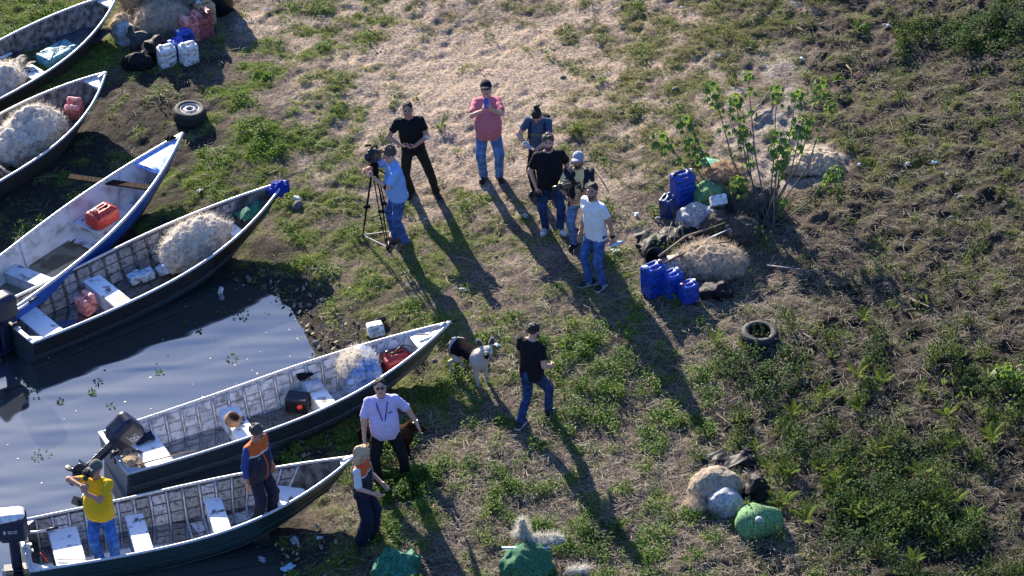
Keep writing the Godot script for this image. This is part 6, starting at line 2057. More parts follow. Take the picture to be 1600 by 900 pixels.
	held("water_bottle", "clear blue plastic bottle in the hand of the white tee man", "bottle", lathe([Vector2(0, 0), Vector2(0.032, 0.0), Vector2(0.034, 0.05), Vector2(0.03, 0.09), Vector2(0.034, 0.14), Vector2(0.016, 0.19), Vector2(0.016, 0.215), Vector2(0, 0.215)], 14), pm(lin(0.4, 0.55, 0.7), 0.15, {"spec": 0.8}), Transform3D(Basis.from_euler(Vector3(0.5, 0, -0.9)), p.hand[0].origin + Vector3(-0.02, -0.06, 0.02)))
	# 8
	p = make_person("man in a black tee and dark jeans walking past the dog", gp(0.224, 3.907), 138.0, {"size": 1.0, "skin": fair, "girth": 1.04, "feet": [Vector3(0.07, 0.01, -0.24), Vector3(-0.07, 0, 0.24)], "toes": [8.0, -12.0], "hip": Vector3(0, -0.035, 0), "lean": Vector2(4, 0), "head": Vector3(14, -22, 0), "hand_r": Vector3(-0.20, 0.97, 0.20), "elbow_r": Vector3(-0.5, -0.4, -1), "hand_l": Vector3(0.10, 1.08, 0.22), "elbow_l": Vector3(0.9, -0.1, -0.8), "hands": ["grip", "grip"], "palms": [Vector3(-1, 0, 0), Vector3(1, 0, 0)],
		"hair_kind": "short", "hair": lin(0.010, 0.008, 0.008), "beard": lin(0.012, 0.009, 0.008), "legs": {"mat": dark_jean}, "shirt": {"mat": blk}, "shoes": {"mat": cloth(lin(0.016, 0.02, 0.04), 0.5), "sole": white_shoe, "stripes": white_shoe}})
	# 9
	p = make_person("man in a lavender shirt with lanyard badge holding the boat's bow", gp(-1.947, 5.044), 2.0, {"size": 1.04, "skin": fair, "girth": 1.08, "belly": 0.6, "feet": [Vector3(0.27, 0, -0.04), Vector3(-0.12, 0, 0.04)], "hip": Vector3(0.03, -0.02, 0), "lean": Vector2(4, -2), "head": Vector3(-20, -3, 2), "hand_r": Vector3(-0.26, 0.87, 0.14), "elbow_r": Vector3(-1, 0, -0.3), "hand_l": Vector3(0.47, 0.93, -0.02), "elbow_l": Vector3(1, 0.1, -0.5), "hands": ["relaxed", "grip"],
		"hair_kind": "short", "hair": lin(0.010, 0.008, 0.008), "glasses": M.black, "lens": pm(lin(0.02, 0.02, 0.025), 0.1), "legs": {"mat": blk, "wide": 1.1}, "shirt": {"mat": cloth(lin(0.62, 0.56, 0.88)), "sleeve": 0.85, "hem": -0.13, "collar": cloth(lin(0.62, 0.56, 0.88))}, "band": [[0, pm(lin(0.6, 0.6, 0.6), 0.2, {"metal": 0.8}), 0.03, 0.9]]})
	var ly := st_new()
	for q: float in [-1.0, 1.0]:
		add_tube(ly, [Vector3(q * 0.07, 0.505, -0.02), Vector3(q * 0.075, 0.48, 0.07), Vector3(q * 0.055, 0.40, 0.128), Vector3(q * 0.02, 0.26, 0.172), Vector3(0.0, 0.20, 0.19)], 0.0075, 5)
	on_chest(p, "lanyard", done(ly), cloth(lin(0.03, 0.04, 0.12)), Vector3.ZERO)
	on_chest(p, "badge", box_mesh(Vector3(0.06, 0.09, 0.004), 0.002), white_shoe, Vector3(0, 0.15, 0.205), Vector3(0.1, 0, 0))
	on_chest(p, "badge_photo", box_mesh(Vector3(0.026, 0.032, 0.002), 0.0005), cloth(lin(0.2, 0.22, 0.3)), Vector3(0, 0.155, 0.209), Vector3(0.1, 0, 0))
	on_chest(p, "shirt_logo", box_mesh(Vector3(0.055, 0.014, 0.003), 0.001), cloth(lin(0.03, 0.03, 0.09)), Vector3(0.105, 0.345, 0.128), Vector3(-0.2, 0.3, 0.1))
	# 10
	var navy := cloth(lin(0.012, 0.016, 0.040))
	p = make_person("man in an orange and navy vest standing in the green boat", in_boat("low", 0.705, 0.02, 0.035), 52.0, {"size": 0.97, "skin": tan, "girth": 1.12, "belly": 0.4, "feet": [Vector3(0.10, 0, 0.10), Vector3(-0.12, 0, 0.0)], "toes": [25.0, 0.0], "head": Vector3(10, 4, 0), "lean": Vector2(2, 0),
		"hair_kind": "full", "hair": lin(0.09, 0.075, 0.068), "glasses": M.black, "legs": {"mat": navy, "wide": 1.25, "hem": 1.1}, "shoes": {"mat": M.black_matt},
		"shirt": {"mat": pm(Color.WHITE, 0.8, {"vc": true, "tex": weave(), "scale": 9.0, "bump": fine(), "bscale": 0.12}), "sleeve": 1.72, "hem": -0.12, "paint": func(q: Vector3, n: Vector3) -> Color:
			if absf(q.x) > 0.215 + 0.06 * (0.5 - q.y): return Color(0.018, 0.055, 0.24)
			if q.y > 0.375: return Color(0.72, 0.13, 0.015)
			if q.y > 0.345: return Color(0.7, 0.7, 0.7)
			if q.z > 0.0 and absf(q.x - 0.0) < 0.013: return Color(0.6, 0.09, 0.02)
			return Color(0.010, 0.014, 0.035)}})
	on_chest(p, "vest_badge", lathe([Vector2(0, 0), Vector2(0.026, 0), Vector2(0.028, 0.004), Vector2(0, 0.004)], 12, Transform3D(Basis(Vector3.RIGHT, PI / 2), Vector3.ZERO)), cloth(lin(0.10, 0.22, 0.2)), Vector3(-0.10, 0.30, 0.125), Vector3(-0.1, -0.3, 0))
	# 11
	p = make_person("woman with long fair hair and white sleeves under an orange yoked vest", gp(-2.236, 6.425), 70.0, {"size": 0.935, "skin": fair, "girth": 0.98, "feet": [Vector3(0.07, 0, 0.04), Vector3(-0.08, 0, -0.02)], "head": Vector3(12, -6, 0), "lean": Vector2(2, 0), "hand_r": Vector3(-0.16, 1.02, 0.24), "elbow_r": Vector3(-0.6, -0.4, -1), "hand_l": Vector3(0.12, 1.03, 0.26), "elbow_l": Vector3(0.6, -0.4, -1),
		"hair_kind": "long", "hair": lin(0.74, 0.54, 0.31), "legs": {"mat": navy, "wide": 1.45, "hem": 1.45}, "shoes": {"mat": M.black_matt},
		"shirt": {"mat": pm(Color.WHITE, 0.8, {"vc": true, "tex": weave(), "scale": 9.0, "bump": fine(), "bscale": 0.12}), "sleeve": 0.95, "hem": -0.10, "paint": func(q: Vector3, n: Vector3) -> Color:
			if absf(q.x) > 0.185 + 0.06 * (0.5 - q.y): return Color(0.68, 0.69, 0.72)
			if q.y > 0.36: return Color(0.72, 0.11, 0.02)
			if q.y > 0.335: return Color(0.7, 0.7, 0.7)
			return Color(0.010, 0.014, 0.035)}})
	# 12
	p = make_person("man in a yellow tee and cap photographing from the green boat", in_boat("low", 0.225, 0.15, 0.035), -22.0, {"size": 1.0, "skin": tan, "girth": 1.1, "belly": 0.75, "feet": [Vector3(0.16, 0, 0.0), Vector3(-0.06, 0, 0.04)], "toes": [35.0, -5.0], "head": Vector3(-12, -10, 0), "lean": Vector2(-2, -2), "hand_r": Vector3(-0.10, 1.53, 0.27), "elbow_r": Vector3(-1, 0.25, 0.1), "hand_l": Vector3(-0.03, 1.47, 0.32), "elbow_l": Vector3(0.5, -1, 0.5), "hand_dir": [Vector3(-0.2, 0.9, 0.1), Vector3(0.7, 0.2, 0.4)], "palms": [Vector3(-0.3, 0.2, -1), Vector3(0.3, 0.2, -1)], "hands": ["grip", "grip"],
		"hair_kind": "short", "hair": lin(0.02, 0.015, 0.012), "cap": cloth(lin(0.13, 0.14, 0.12)), "legs": {"mat": denim(lin(0.05, 0.17, 0.55)), "wide": 1.1}, "shirt": {"mat": cloth(lin(0.80, 0.50, 0.02)), "sleeve": 0.75, "hem": -0.10, "collar": cloth(lin(0.80, 0.50, 0.02))}, "shoes": {"mat": M.black_matt}})
	photo_camera("black camera raised to the eye of the man in yellow", Transform3D(Basis.from_euler(Vector3(0.35, deg_to_rad(-30), 0.0)), p.world * (p.head * Vector3(0.0, 0.0, 0.155))), 0.1)
	on_chest(p, "pocket_line", box_mesh(Vector3(0.11, 0.008, 0.004), 0.001), cloth(lin(0.25, 0.14, 0.01)), Vector3(-0.08, 0.31, 0.16), Vector3(-0.15, -0.3, 0))
	# tripod camera
	var tri := thing("camera_tripod", "black camera tripod with a grey ground spreader", "tripod", gp(-2.028, -1.356))
	var tops := [Vector3(0.03, 1.28, 0), Vector3(-0.03, 1.28, 0.02), Vector3(0.0, 1.28, -0.03)]
	var base := tri.position
	var feet := [gp(-1.837, -1.504), gp(-2.288, -1.433), gp(-1.89, -1.049)]
	for k in 3:
		var f: Vector3 = feet[k] - base
		for q: float in [-1.0, 1.0]:
			var off := f.cross(Vector3.UP).normalized() * 0.03 * q
			part(tri, "leg", tube([tops[k] + off, tops[k].lerp(f, 0.55) + off, f + off * 0.3], [0.011, 0.011, 0.008], 6), M.black_matt)
		st = st_new(false)
		add_box(st, Transform3D(Basis.IDENTITY, tops[k].lerp(f, 0.52)), Vector3(0.10, 0.05, 0.05), 0.01)
		add_box(st, Transform3D(Basis.IDENTITY, f + Vector3(0, 0.02, 0)), Vector3(0.06, 0.04, 0.06), 0.012)
		part(tri, "leg_clamp", done(st), M.black_matt)
		var nf: Vector3 = (feet[(k + 1) % 3] - base)
		var sp := box_mesh(Vector3(f.distance_to(nf) * 0.9, 0.010, 0.025), 0.004)
		var so := part(tri, "spreader_arm", sp, pm(lin(0.20, 0.20, 0.21), 0.5))
		so.transform = Transform3D(Basis(Vector3.UP, atan2(-(nf - f).z, (nf - f).x)), (f + nf) * 0.5 + Vector3(0, 0.06, 0))
	s = Sdf.new(Vector3(-0.12, 1.2, -0.12), Vector3(0.12, 1.46, 0.12), 0.012)
	s.bone(Vector3(0, 1.26, 0), Vector3(0, 1.36, 0), 0.075, 0.06, 0.02)
	s.rbox(Vector3(0, 1.39, 0), Vector3(0.08, 0.03, 0.06), 0.015, 0.02)
	part(tri, "fluid_head", sdf_mesh(s), M.black_matt)
	part(tri, "pan_handle", tube([Vector3(0.03, 1.36, 0.05), Vector3(0.25, 1.22, 0.10)], 0.011, 6), M.black_matt)
	var vc := thing("video_camera", "large black video camera mounted on the tripod", "camera", base + Vector3(0, 1.42, 0))
	vc.rotation = Vector3(deg_to_rad(-30.0), deg_to_rad(-14.0), 0)
	s = Sdf.new(Vector3(-0.16, -0.03, -0.32), Vector3(0.16, 0.4, 0.42), 0.012)
	s.rbox(Vector3(0, 0.11, 0.0), Vector3(0.065, 0.105, 0.19), 0.03, 0.02)
	s.rbox(Vector3(0, 0.12, -0.22), Vector3(0.055, 0.085, 0.05), 0.02, 0.02)
	s.bone(Vector3(0, 0.23, 0.15), Vector3(0, 0.26, 0.12), 0.016, 0.016, 0.02)
	s.bone(Vector3(0, 0.26, 0.14), Vector3(0, 0.26, -0.12), 0.017, 0.017, 0.02)
	s.bone(Vector3(0, 0.26, -0.12), Vector3(0, 0.2, -0.16), 0.016, 0.016, 0.02)
	s.rbox(Vector3(0.085, 0.18, 0.02), Vector3(0.035, 0.035, 0.11), 0.02, 0.02)
	part(vc, "camera_body", sdf_mesh(s), M.black)
	part(vc, "lens", tube([Vector3(0, 0.11, 0.17), Vector3(0, 0.11, 0.28), Vector3(0, 0.11, 0.30), Vector3(0, 0.11, 0.36)], [0.05, 0.052, 0.064, 0.066], 18), M.black)
	part(vc, "eyepiece", tube([Vector3(0.10, 0.19, -0.08), Vector3(0.11, 0.2, -0.18), Vector3(0.11, 0.205, -0.21)], [0.026, 0.028, 0.034], 12), M.black_matt)
	part(vc, "microphone", tube([Vector3(-0.06, 0.27, 0.0), Vector3(-0.06, 0.27, 0.30)], 0.017, 10), M.black_matt)
	# dogs
	make_dog("pale dog with black saddle standing and looking up", gp(-0.666, 2.7), 40.0, func(v: Vector3, head: bool) -> Color:
		var pale := Color(0.62, 0.57, 0.50)
		var black := Color(0.016, 0.015, 0.016)
		if head:
			if v.z > 0.155: return black
			if v.z > 0.10 and v.y < 0.01: return Color(0.09, 0.075, 0.065)
			if v.y > 0.08 and v.z > -0.02: return Color(0.10, 0.075, 0.065)
			return Color(0.64, 0.59, 0.52)
		var edge := 0.36 + 0.05 * sin(v.z * 21.0)
		if v.z < 0.13 and v.z > -0.27 and v.y > edge: return black
		if v.z < -0.44 and v.y > 0.2: return Color(0.2, 0.17, 0.14)
		return pale, Vector3(-0.42, deg_to_rad(-44.0), 0.12))
	make_dog("dark brown dog half hidden behind the man in lavender", gp(-1.87, 4.466), 66.0, func(v: Vector3, head: bool) -> Color:
		return Color(0.030, 0.016, 0.011) if v.y < 0.5 or head else Color(0.06, 0.032, 0.02), Vector3(0.3, deg_to_rad(20.0), 0.0))


func build_gear():
	# ---- in the boats
	var by := boat_yaw("top")
	var o := heap("pale net heap in the corner boat", "fishing net", in_boat("top", 0.42, 0.1, 0.12), Vector3(0.70, 0.62, 0.46), 16, M.net, {"yaw": by, "fuzz": 5000, "fuzz_mat": M.strand, "seed": 5, "amp": 0.06})
	var pk := thing("wrapped_package", "teal wrapped package tied with cord in the corner boat", "package", in_boat("top", 0.70, 0.12, 0.12), deg_to_rad(by + 4.0))
	var s := Sdf.new(Vector3(-0.4, -0.02, -0.25), Vector3(0.4, 0.26, 0.25), 0.014)
	s.rbox(Vector3(0, 0.1, 0), Vector3(0.33, 0.10, 0.19), 0.04, 0.02)
	part(pk, "wrapping", sdf_mesh(s, 0.010, 6.0), M.teal)
	for q: float in [-1.0, 1.0]:
		part(pk, "cord", tube([Vector3(-0.30 * q, 0.03, -0.2), Vector3(-0.28 * q, 0.205, -0.165), Vector3(0, 0.216, 0), Vector3(0.28 * q, 0.205, 0.165), Vector3(0.30 * q, 0.03, 0.2)], 0.006, 5), M.black_matt)
	crumpled("dark tarpaulin crumpled in the bow of the corner boat", "tarpaulin", "tarpaulin", in_boat("top", 0.83, 0.0, 0.13), deg_to_rad(by), 0.8, 0.55, 0.16, pm(lin(0.03, 0.035, 0.05), 0.6), 4, 0.05)
	crumpled("black sheet crumpled on the corner boat's seat", "plastic_sheet", "sheet", in_boat("top", 0.565, -0.2, 0.30), deg_to_rad(by), 0.35, 0.5, 0.14, M.tarp, 8, 0.04)
	by = boat_yaw("second")
	heap("largest pale net heap, filling the boat with the red can", "fishing net", in_boat("second", 0.645, -0.05, 0.10), Vector3(0.80, 0.78, 0.46), 18, M.net, {"yaw": by, "fuzz": 6500, "fuzz_mat": M.strand, "seed": 9, "amp": 0.06})
	make_can("fuel_can", "faded pink red can tipped in the bow of the net laden boat", "cube", M.red_faded, in_boat("second", 0.86, -0.1, 0.14), by + 30.0, Vector3(0.85, 0.85, 0.85), [], "", Vector3(0, 0, 25))
	by = boat_yaw("blue")
	make_can("fuel_tank", "bright red fuel tank on the seat of the blue boat", "tank", M.red, in_boat("blue", 0.65, 0.0, 0.265), by - 4.0, Vector3(1.05, 1.05, 1.05), [[M.white, Vector3(-0.13, 0.285, 0)]])
	var pl := stick("brown plank laid across the blue and white boat", [Vector3.ZERO, Vector3.ONE], 0.01, M.plank, "", "plank", "plank")
	pl.mesh = box_mesh(Vector3(1.55, 0.03, 0.14), 0.006)
	var pa := in_boat("blue", 0.62, -1.45, 0.64)
	var pb := in_boat("blue", 0.745, 0.75, 0.64)
	pa = Vector3(-6.873, 0.66, -2.806)
	pb = Vector3(-5.544, 0.66, -2.341)
	pl.transform = Transform3D(Basis(Vector3.UP, atan2(-(pb - pa).z, (pb - pa).x)), (pa + pb) * 0.5)
	(pl.mesh as ArrayMesh)
	pl.scale = Vector3(pa.distance_to(pb) / 1.55, 1, 1)
	stick("white pole lying along the inside of the blue boat's bow", [in_boat("blue", 0.745, 0.55, 0.3), in_boat("blue", 0.835, 0.55, 0.36)], 0.014, M.white, "", "pole", "pole")
	crumpled("black cloth knotted on the tip of the blue boat", "cloth", "cloth", in_boat("blue", 0.945, 0.1, 0.62), deg_to_rad(by), 0.16, 0.13, 0.10, M.black_matt, 3, 0.05)
	by = boat_yaw("upper")
	heap("white net heap in the boat with the blue bow cloth", "fishing net", in_boat("upper", 0.67, -0.12, 0.10), Vector3(0.74, 0.74, 0.40), 16, M.net, {"yaw": by, "fuzz": 6500, "fuzz_mat": M.strand, "seed": 12, "amp": 0.06})
	crumpled("green net bunched in the bow of the weathered boat", "green_net", "fishing net", in_boat("upper", 0.872, -0.1, 0.27), deg_to_rad(by), 0.5, 0.34, 0.22, M.net_teal, 6, 0.12)
	var bc := heap("blue cloth tied over the bow tip of the weathered boat", "cloth", in_boat("upper", 0.972, 0.0, 0.40), Vector3(0.20, 0.19, 0.15), 8, M.blue_cloth, {"yaw": by + 20.0, "name": "bow_cloth", "part": "folds", "seed": 4, "amp": 0.05, "freq": 11.0, "cell": 0.013})
	make_can("fuel_can", "faded red can lying beside the weathered boat's first seat", "cube", M.red_faded, in_boat("upper", 0.275, -0.2, 0.08), by + 10.0, Vector3(0.85, 0.75, 0.9), [], "", Vector3(0, 0, 12))
	make_can("plastic_jug", "bluish white jug nearest the seat in the weathered boat", "jug", M.blue_jug, in_boat("upper", 0.442, -0.40, 0.15), by + 80.0, Vector3(0.7, 0.7, 0.7), [], "jugs in the weathered boat", Vector3(75, 0, 0))
	make_can("plastic_jug", "bluish white jug between two others in the weathered boat", "jug", M.blue_jug, in_boat("upper", 0.478, -0.34, 0.15), by + 70.0, Vector3(0.7, 0.7, 0.7), [], "jugs in the weathered boat", Vector3(75, 0, 0))
	make_can("plastic_jug", "bluish white jug close to the net heap in the weathered boat", "jug", M.blue_jug, in_boat("upper", 0.546, -0.28, 0.15), by + 20.0, Vector3(0.8, 0.75, 0.8), [], "jugs in the weathered boat", Vector3(60, 0, 0))
	by = boat_yaw("mid")
	make_can("fuel_tank", "dark red fuel tank with a black hose near the grey boat's bow", "tank", plastic(lin(0.36, 0.03, 0.03)), in_boat("mid", 0.835, -0.25, 0.16), by + 2.0, Vector3(1.0, 1.1, 1.0), [[M.black, Vector3(-0.13, 0.285, 0)]])
	stick("black fuel hose coiled on the dark red tank", [in_boat("mid", 0.812, -0.25, 0.45), in_boat("mid", 0.827, -0.10, 0.48), in_boat("mid", 0.847, -0.25, 0.49), in_boat("mid", 0.857, -0.40, 0.47), in_boat("mid", 0.872, -0.20, 0.48), in_boat("mid", 0.882, 0.00, 0.43)], 0.012, M.black, "", "fuel_hose", "hose")
	var dr := thing("drum", "blue plastic drum lying under a white net in the grey boat", "drum", in_boat("mid", 0.735, -0.15, 0.08), deg_to_rad(by + 72.0))
	part(dr, "drum_body", lathe([Vector2(0, -0.33), Vector2(0.24, -0.33), Vector2(0.275, -0.30), Vector2(0.285, 0.0), Vector2(0.275, 0.30), Vector2(0.24, 0.33), Vector2(0, 0.33)], 30, Transform3D(Basis(Vector3(0, 0, 1), PI / 2), Vector3(0, 0.27, 0))), plastic(lin(0.13, 0.24, 0.48)))
	heap("white net thrown over the blue drum in the grey boat", "fishing net", in_boat("mid", 0.725, -0.3, 0.40), Vector3(0.38, 0.30, 0.30), 8, M.net, {"yaw": by + 40.0, "fuzz": 4500, "fuzz_mat": M.strand, "seed": 15, "amp": 0.05, "cell": 0.018})
	var bx := thing("battery_box", "black battery box with a red button in the grey boat", "battery", in_boat("mid", 0.545, -0.30, 0.08), deg_to_rad(by - 40.0))
	part(bx, "box", box_mesh(Vector3(0.34, 0.22, 0.24), 0.02), M.black, Vector3(0, 0.11, 0))
	part(bx, "lid_or_glare", box_mesh(Vector3(0.33, 0.03, 0.24), 0.01), pm(lin(0.045, 0.05, 0.06), 0.8, {"spec": 0.2}), Vector3(0, 0.235, 0))
	part(bx, "button", tube([Vector3(0.07, 0.15, 0.12), Vector3(0.07, 0.15, 0.16)], [0.045, 0.038], 12), pm(lin(0.75, 0.04, 0.02), 0.3))
	part(bx, "label_sheet", box_mesh(Vector3(0.004, 0.14, 0.16), 0.001), M.white, Vector3(-0.172, 0.11, 0))
	var pot := thing("clay_pot", "orange clay pot lying on the grey boat's middle seat", "pot", in_boat("mid", 0.342, -0.08, 0.315), deg_to_rad(by + 40.0))
	part(pot, "pot_body", lathe([Vector2(0, 0), Vector2(0.09, 0.0), Vector2(0.125, 0.06), Vector2(0.115, 0.13), Vector2(0.085, 0.16), Vector2(0.075, 0.14), Vector2(0.09, 0.10), Vector2(0.08, 0.02), Vector2(0, 0.015)], 22, Transform3D(Basis(Vector3(1, 0, 0), 0.5), Vector3(0, 0.03, -0.03))), M.clay)
	part(pot, "pot_lid", lathe([Vector2(0, 0.03), Vector2(0.05, 0.028), Vector2(0.07, 0.0), Vector2(0, 0)], 16, Transform3D(Basis(Vector3(0, 0, 1), 0.4), Vector3(0.15, 0.03, 0.0))), M.clay)
	crumpled("white cloth draped on the grey boat's forward seat", "cloth", "cloth", in_boat("mid", 0.60, -0.5, 0.31), deg_to_rad(by), 0.26, 0.26, 0.10, cloth(lin(0.55, 0.58, 0.62)), 9, 0.03)
	crumpled("black cloth on the grey boat's side behind the forward seat", "cloth", "cloth", in_boat("mid", 0.592, -0.80, 0.36), deg_to_rad(by), 0.24, 0.14, 0.08, M.black_matt, 2, 0.05)
	crumpled("dark cloth on the grey boat's stern seat", "cloth", "cloth", in_boat("mid", 0.105, -0.62, 0.31), deg_to_rad(by), 0.3, 0.24, 0.1, cloth(lin(0.02, 0.025, 0.05)), 7, 0.03)
	heap("brown rope heap beside the grey boat's tilted motor", "rope", in_boat("mid", 0.03, 0.25, 0.22), Vector3(0.18, 0.2, 0.24), 8, M.net_tan, {"yaw": by, "fuzz": 900, "fuzz_mat": M.strand_tan, "seed": 21, "name": "rope_heap", "part": "rope", "cell": 0.016})
	stick("brown boat hook resting on the grey boat's stern", [in_boat("mid", 0.03, 0.6, 0.45), in_boat("mid", 0.09, 0.5, 0.40), in_boat("mid", 0.2, 0.62, 0.42)], 0.014, M.pole, "", "boat_hook", "pole")
	for q: Array in [["mooring rope lying on the grey boat's foredeck", "mid"]]:
		stick(q[0], [in_boat(q[1], 0.90, -0.3, 0.58), in_boat(q[1], 0.93, 0.2, 0.55), in_boat(q[1], 0.95, -0.2, 0.56), in_boat(q[1], 0.97, 0.1, 0.57), in_boat(q[1], 0.985, 0.0, 0.58)], 0.014, pm(lin(0.16, 0.15, 0.15), 0.9), "", "rope", "rope")
	by = boat_yaw("low")
	stick("thin pale rod across the green boat's stern seat", [in_boat("low", 0.08, 0.3, 0.33), in_boat("low", 0.19, 0.55, 0.33)], 0.009, M.pole, "", "rod", "rod")
	var fb := thing("fuel_hose", "red fuel hose beside the motor with the white painted glare", "hose", Vector3.ZERO)
	part(fb, "hose", tube([in_boat("low", 0.035, 0.15, 0.42), in_boat("low", 0.05, 0.2, 0.28), in_boat("low", 0.055, 0.0, 0.22), in_boat("low", 0.045, -0.2, 0.3)], 0.013, 6), M.red)
	# ---- heap of gear near the corner boat
	heap("beige net bundle at the back of the gear heap", "fishing net", gp(-5.555, -7.693), Vector3(0.58, 0.66, 0.38), 20, M.net_tan, {"freq": 4.0, "fuzz": 4000, "fuzz_mat": M.strand_tan, "seed": 31, "amp": 0.05})
	heap("tall tan net stack added behind the beige bundle to cast shadow from the top edge", "fishing net", gp(-5.729, -8.703), Vector3(0.72, 1.5, 0.52), 12, M.net_tan, {"seed": 32, "fuzz": 1800, "fuzz_mat": M.strand_tan})  # added and shaped to cast the broad shadow, mostly out of view
	heap("tan net stack added behind the red cans to cast shadow from the top edge", "fishing net", gp(-5.126, -8.399), Vector3(0.44, 0.80, 0.36), 12, M.net_tan, {"seed": 34, "fuzz": 1800, "fuzz_mat": M.strand_tan})  # lower stack added for the same shadow, mostly out of view
	heap("white sack beside the corner boat's bow", "sack", gp(-6.207, -7.449), Vector3(0.22, 0.46, 0.2), 6, M.sack_white, {"seed": 33, "name": "sack", "part": "sack", "crease": true, "amp": 0.035})
	heap("tan net bundle touching the corner boat's bow", "fishing net", gp(-6.254, -7.829), Vector3(0.24, 0.36, 0.22), 8, M.net_tan, {"fuzz": 900, "fuzz_mat": M.strand_tan, "seed": 35})
	heap("grey sack with a folded top in front of the beige bundle", "sack", gp(-5.92, -7.178), Vector3(0.24, 0.40, 0.22), 7, pm(lin(0.07, 0.066, 0.06), 0.7, {"tex": mottle(), "scale": 3.0}), {"seed": 37, "name": "sack", "part": "sack", "crease": true, "amp": 0.035, "extra": [[Vector3(-0.16, 0.36, 0.02), Vector3(0.06, 0.14, 0.05)]]})
	heap("black rubbish bag between the grey sack and blue cans", "bag", gp(-5.663, -6.876), Vector3(0.27, 0.42, 0.24), 7, M.sack_black, {"seed": 39, "name": "rubbish_bag", "part": "bag", "crease": true, "amp": 0.05})
	heap("black rubbish bag lowest in the gear heap", "bag", gp(-5.95, -6.624), Vector3(0.30, 0.30, 0.22), 7, M.sack_black, {"seed": 41, "name": "rubbish_bag", "part": "bag", "crease": true, "amp": 0.05})
	make_can("fuel_can", "faded red can nearest the camera of the two red ones", "cube", M.red_faded, gp(-5.095, -7.393), 28.0, Vector3(1.02, 1.15, 1.02), [[M.red_faded, Vector3(0.1, 0.40, 0.08)]], "cans in the gear heap")
	make_can("fuel_can", "dark red can behind the faded red one", "cube", M.red_dark, gp(-4.906, -7.488), 28.0, Vector3(1.0, 1.2, 1.0), [[M.red_dark, Vector3(0.1, 0.40, 0.08)]], "cans in the gear heap")
	make_can("fuel_can", "yellowish can at the back of the gear heap", "jug", M.yellowish, gp(-4.875, -7.894), 30.0, Vector3(1.2, 1.35, 1.2), [[M.jug, Vector3(-0.085, 0.33, 0)]], "cans in the gear heap")
	make_can("plastic_can", "blue can under the red ones in the gear heap", "tall", M.drum, gp(-5.192, -7.09), 20.0, Vector3(0.85, 0.72, 0.9), [[M.jug, Vector3(-0.125, 0.505, 0)], [M.orange, Vector3(0.125, 0.505, 0)]], "cans in the gear heap")
	make_can("plastic_can", "blue can tucked between two white jugs", "tall", M.drum, gp(-5.319, -6.797), 40.0, Vector3(0.8, 0.7, 0.8), [[M.drum, Vector3(-0.125, 0.505, 0)]], "cans in the gear heap")
	make_can("plastic_jug", "stained white jug next to the lowest black bag", "jug", M.jug, gp(-5.47, -6.561), 24.0, Vector3(1.1, 1.15, 1.1), [[M.jug, Vector3(-0.085, 0.33, 0)]], "white jugs by the gear heap")
	make_can("plastic_jug", "white jug on the open side of the gear heap", "jug", M.jug, gp(-5.109, -6.568), 32.0, Vector3(1.1, 1.15, 1.1), [[M.jug, Vector3(-0.085, 0.33, 0)]], "white jugs by the gear heap")
	var bb := thing("barrel", "black barrel standing at the top edge behind the gear heap", "barrel", gp(-4.693, -8.34))
	part(bb, "barrel_body", lathe([Vector2(0, 0), Vector2(0.24, 0), Vector2(0.27, 0.04), Vector2(0.28, 0.32), Vector2(0.27, 0.62), Vector2(0.25, 0.66), Vector2(0, 0.66)], 28), M.black)
	make_tyre("black tyre on a pale steel wheel beside the blue boat", gp(-5.054, -4.856), 0.265, 0.24, Vector3(0.06, 0.3, -0.05), pm(lin(0.46, 0.45, 0.43), 0.6, {"tex": scuff(), "scale": 4.0}))
	make_tyre("bare black tyre lying in the weeds", gp(3.627, 2.257), 0.28, 0.20, Vector3(0.08, 0.0, -0.06), null)
	# ---- gear heap in the middle of the right side
	var can_g := "blue cans round the net heap"
	make_can("plastic_can", "large upright blue can behind the pale sack", "tall", M.drum, gp(2.739, -1.667), 24.0, Vector3(1.08, 1.05, 1.1), [[M.jug, Vector3(0.125, 0.505, 0)], [M.black, Vector3(-0.125, 0.505, 0)]], can_g)
	make_can("plastic_can", "small dull blue can leaning by the large blue can", "tall", M.drum_dull, gp(2.491, -1.349), 60.0, Vector3(0.72, 0.70, 0.8), [[M.drum_dull, Vector3(0.125, 0.505, 0)]], can_g, Vector3(0, 0, 8))
	make_can("plastic_can", "tallest blue can of the three in a row", "tall", M.drum, gp(2.142, 0.828), 34.0, Vector3(1.05, 1.05, 1.05), [[M.jug, Vector3(-0.125, 0.505, 0)], [M.red_dark, Vector3(0.125, 0.505, 0)]], can_g)
	make_can("plastic_can", "middle blue can of the three in a row", "tall", M.drum, gp(2.419, 0.897), 38.0, Vector3(0.86, 0.84, 0.95), [[M.jug, Vector3(0.125, 0.505, 0)]], can_g)
	make_can("plastic_can", "smallest blue can with a red cap, end of the row", "tall", M.drum, gp(2.651, 1.077), 28.0, Vector3(0.84, 0.66, 0.9), [[M.red, Vector3(-0.125, 0.505, 0)], [M.jug, Vector3(0.125, 0.505, 0)]], can_g)
	heap("pale grey sack lying before the large blue can", "sack", gp(2.939, -1.053), Vector3(0.42, 0.40, 0.27), 5, M.sack_white, {"seed": 51, "name": "sack", "part": "sack", "crease": true, "amp": 0.035, "yaw": -10.0})
	heap("green net sack behind the pale grey sack", "sack", gp(3.17, -1.541), Vector3(0.34, 0.52, 0.30), 4, M.net_green, {"seed": 53, "name": "sack", "part": "sack", "crease": true, "amp": 0.035})
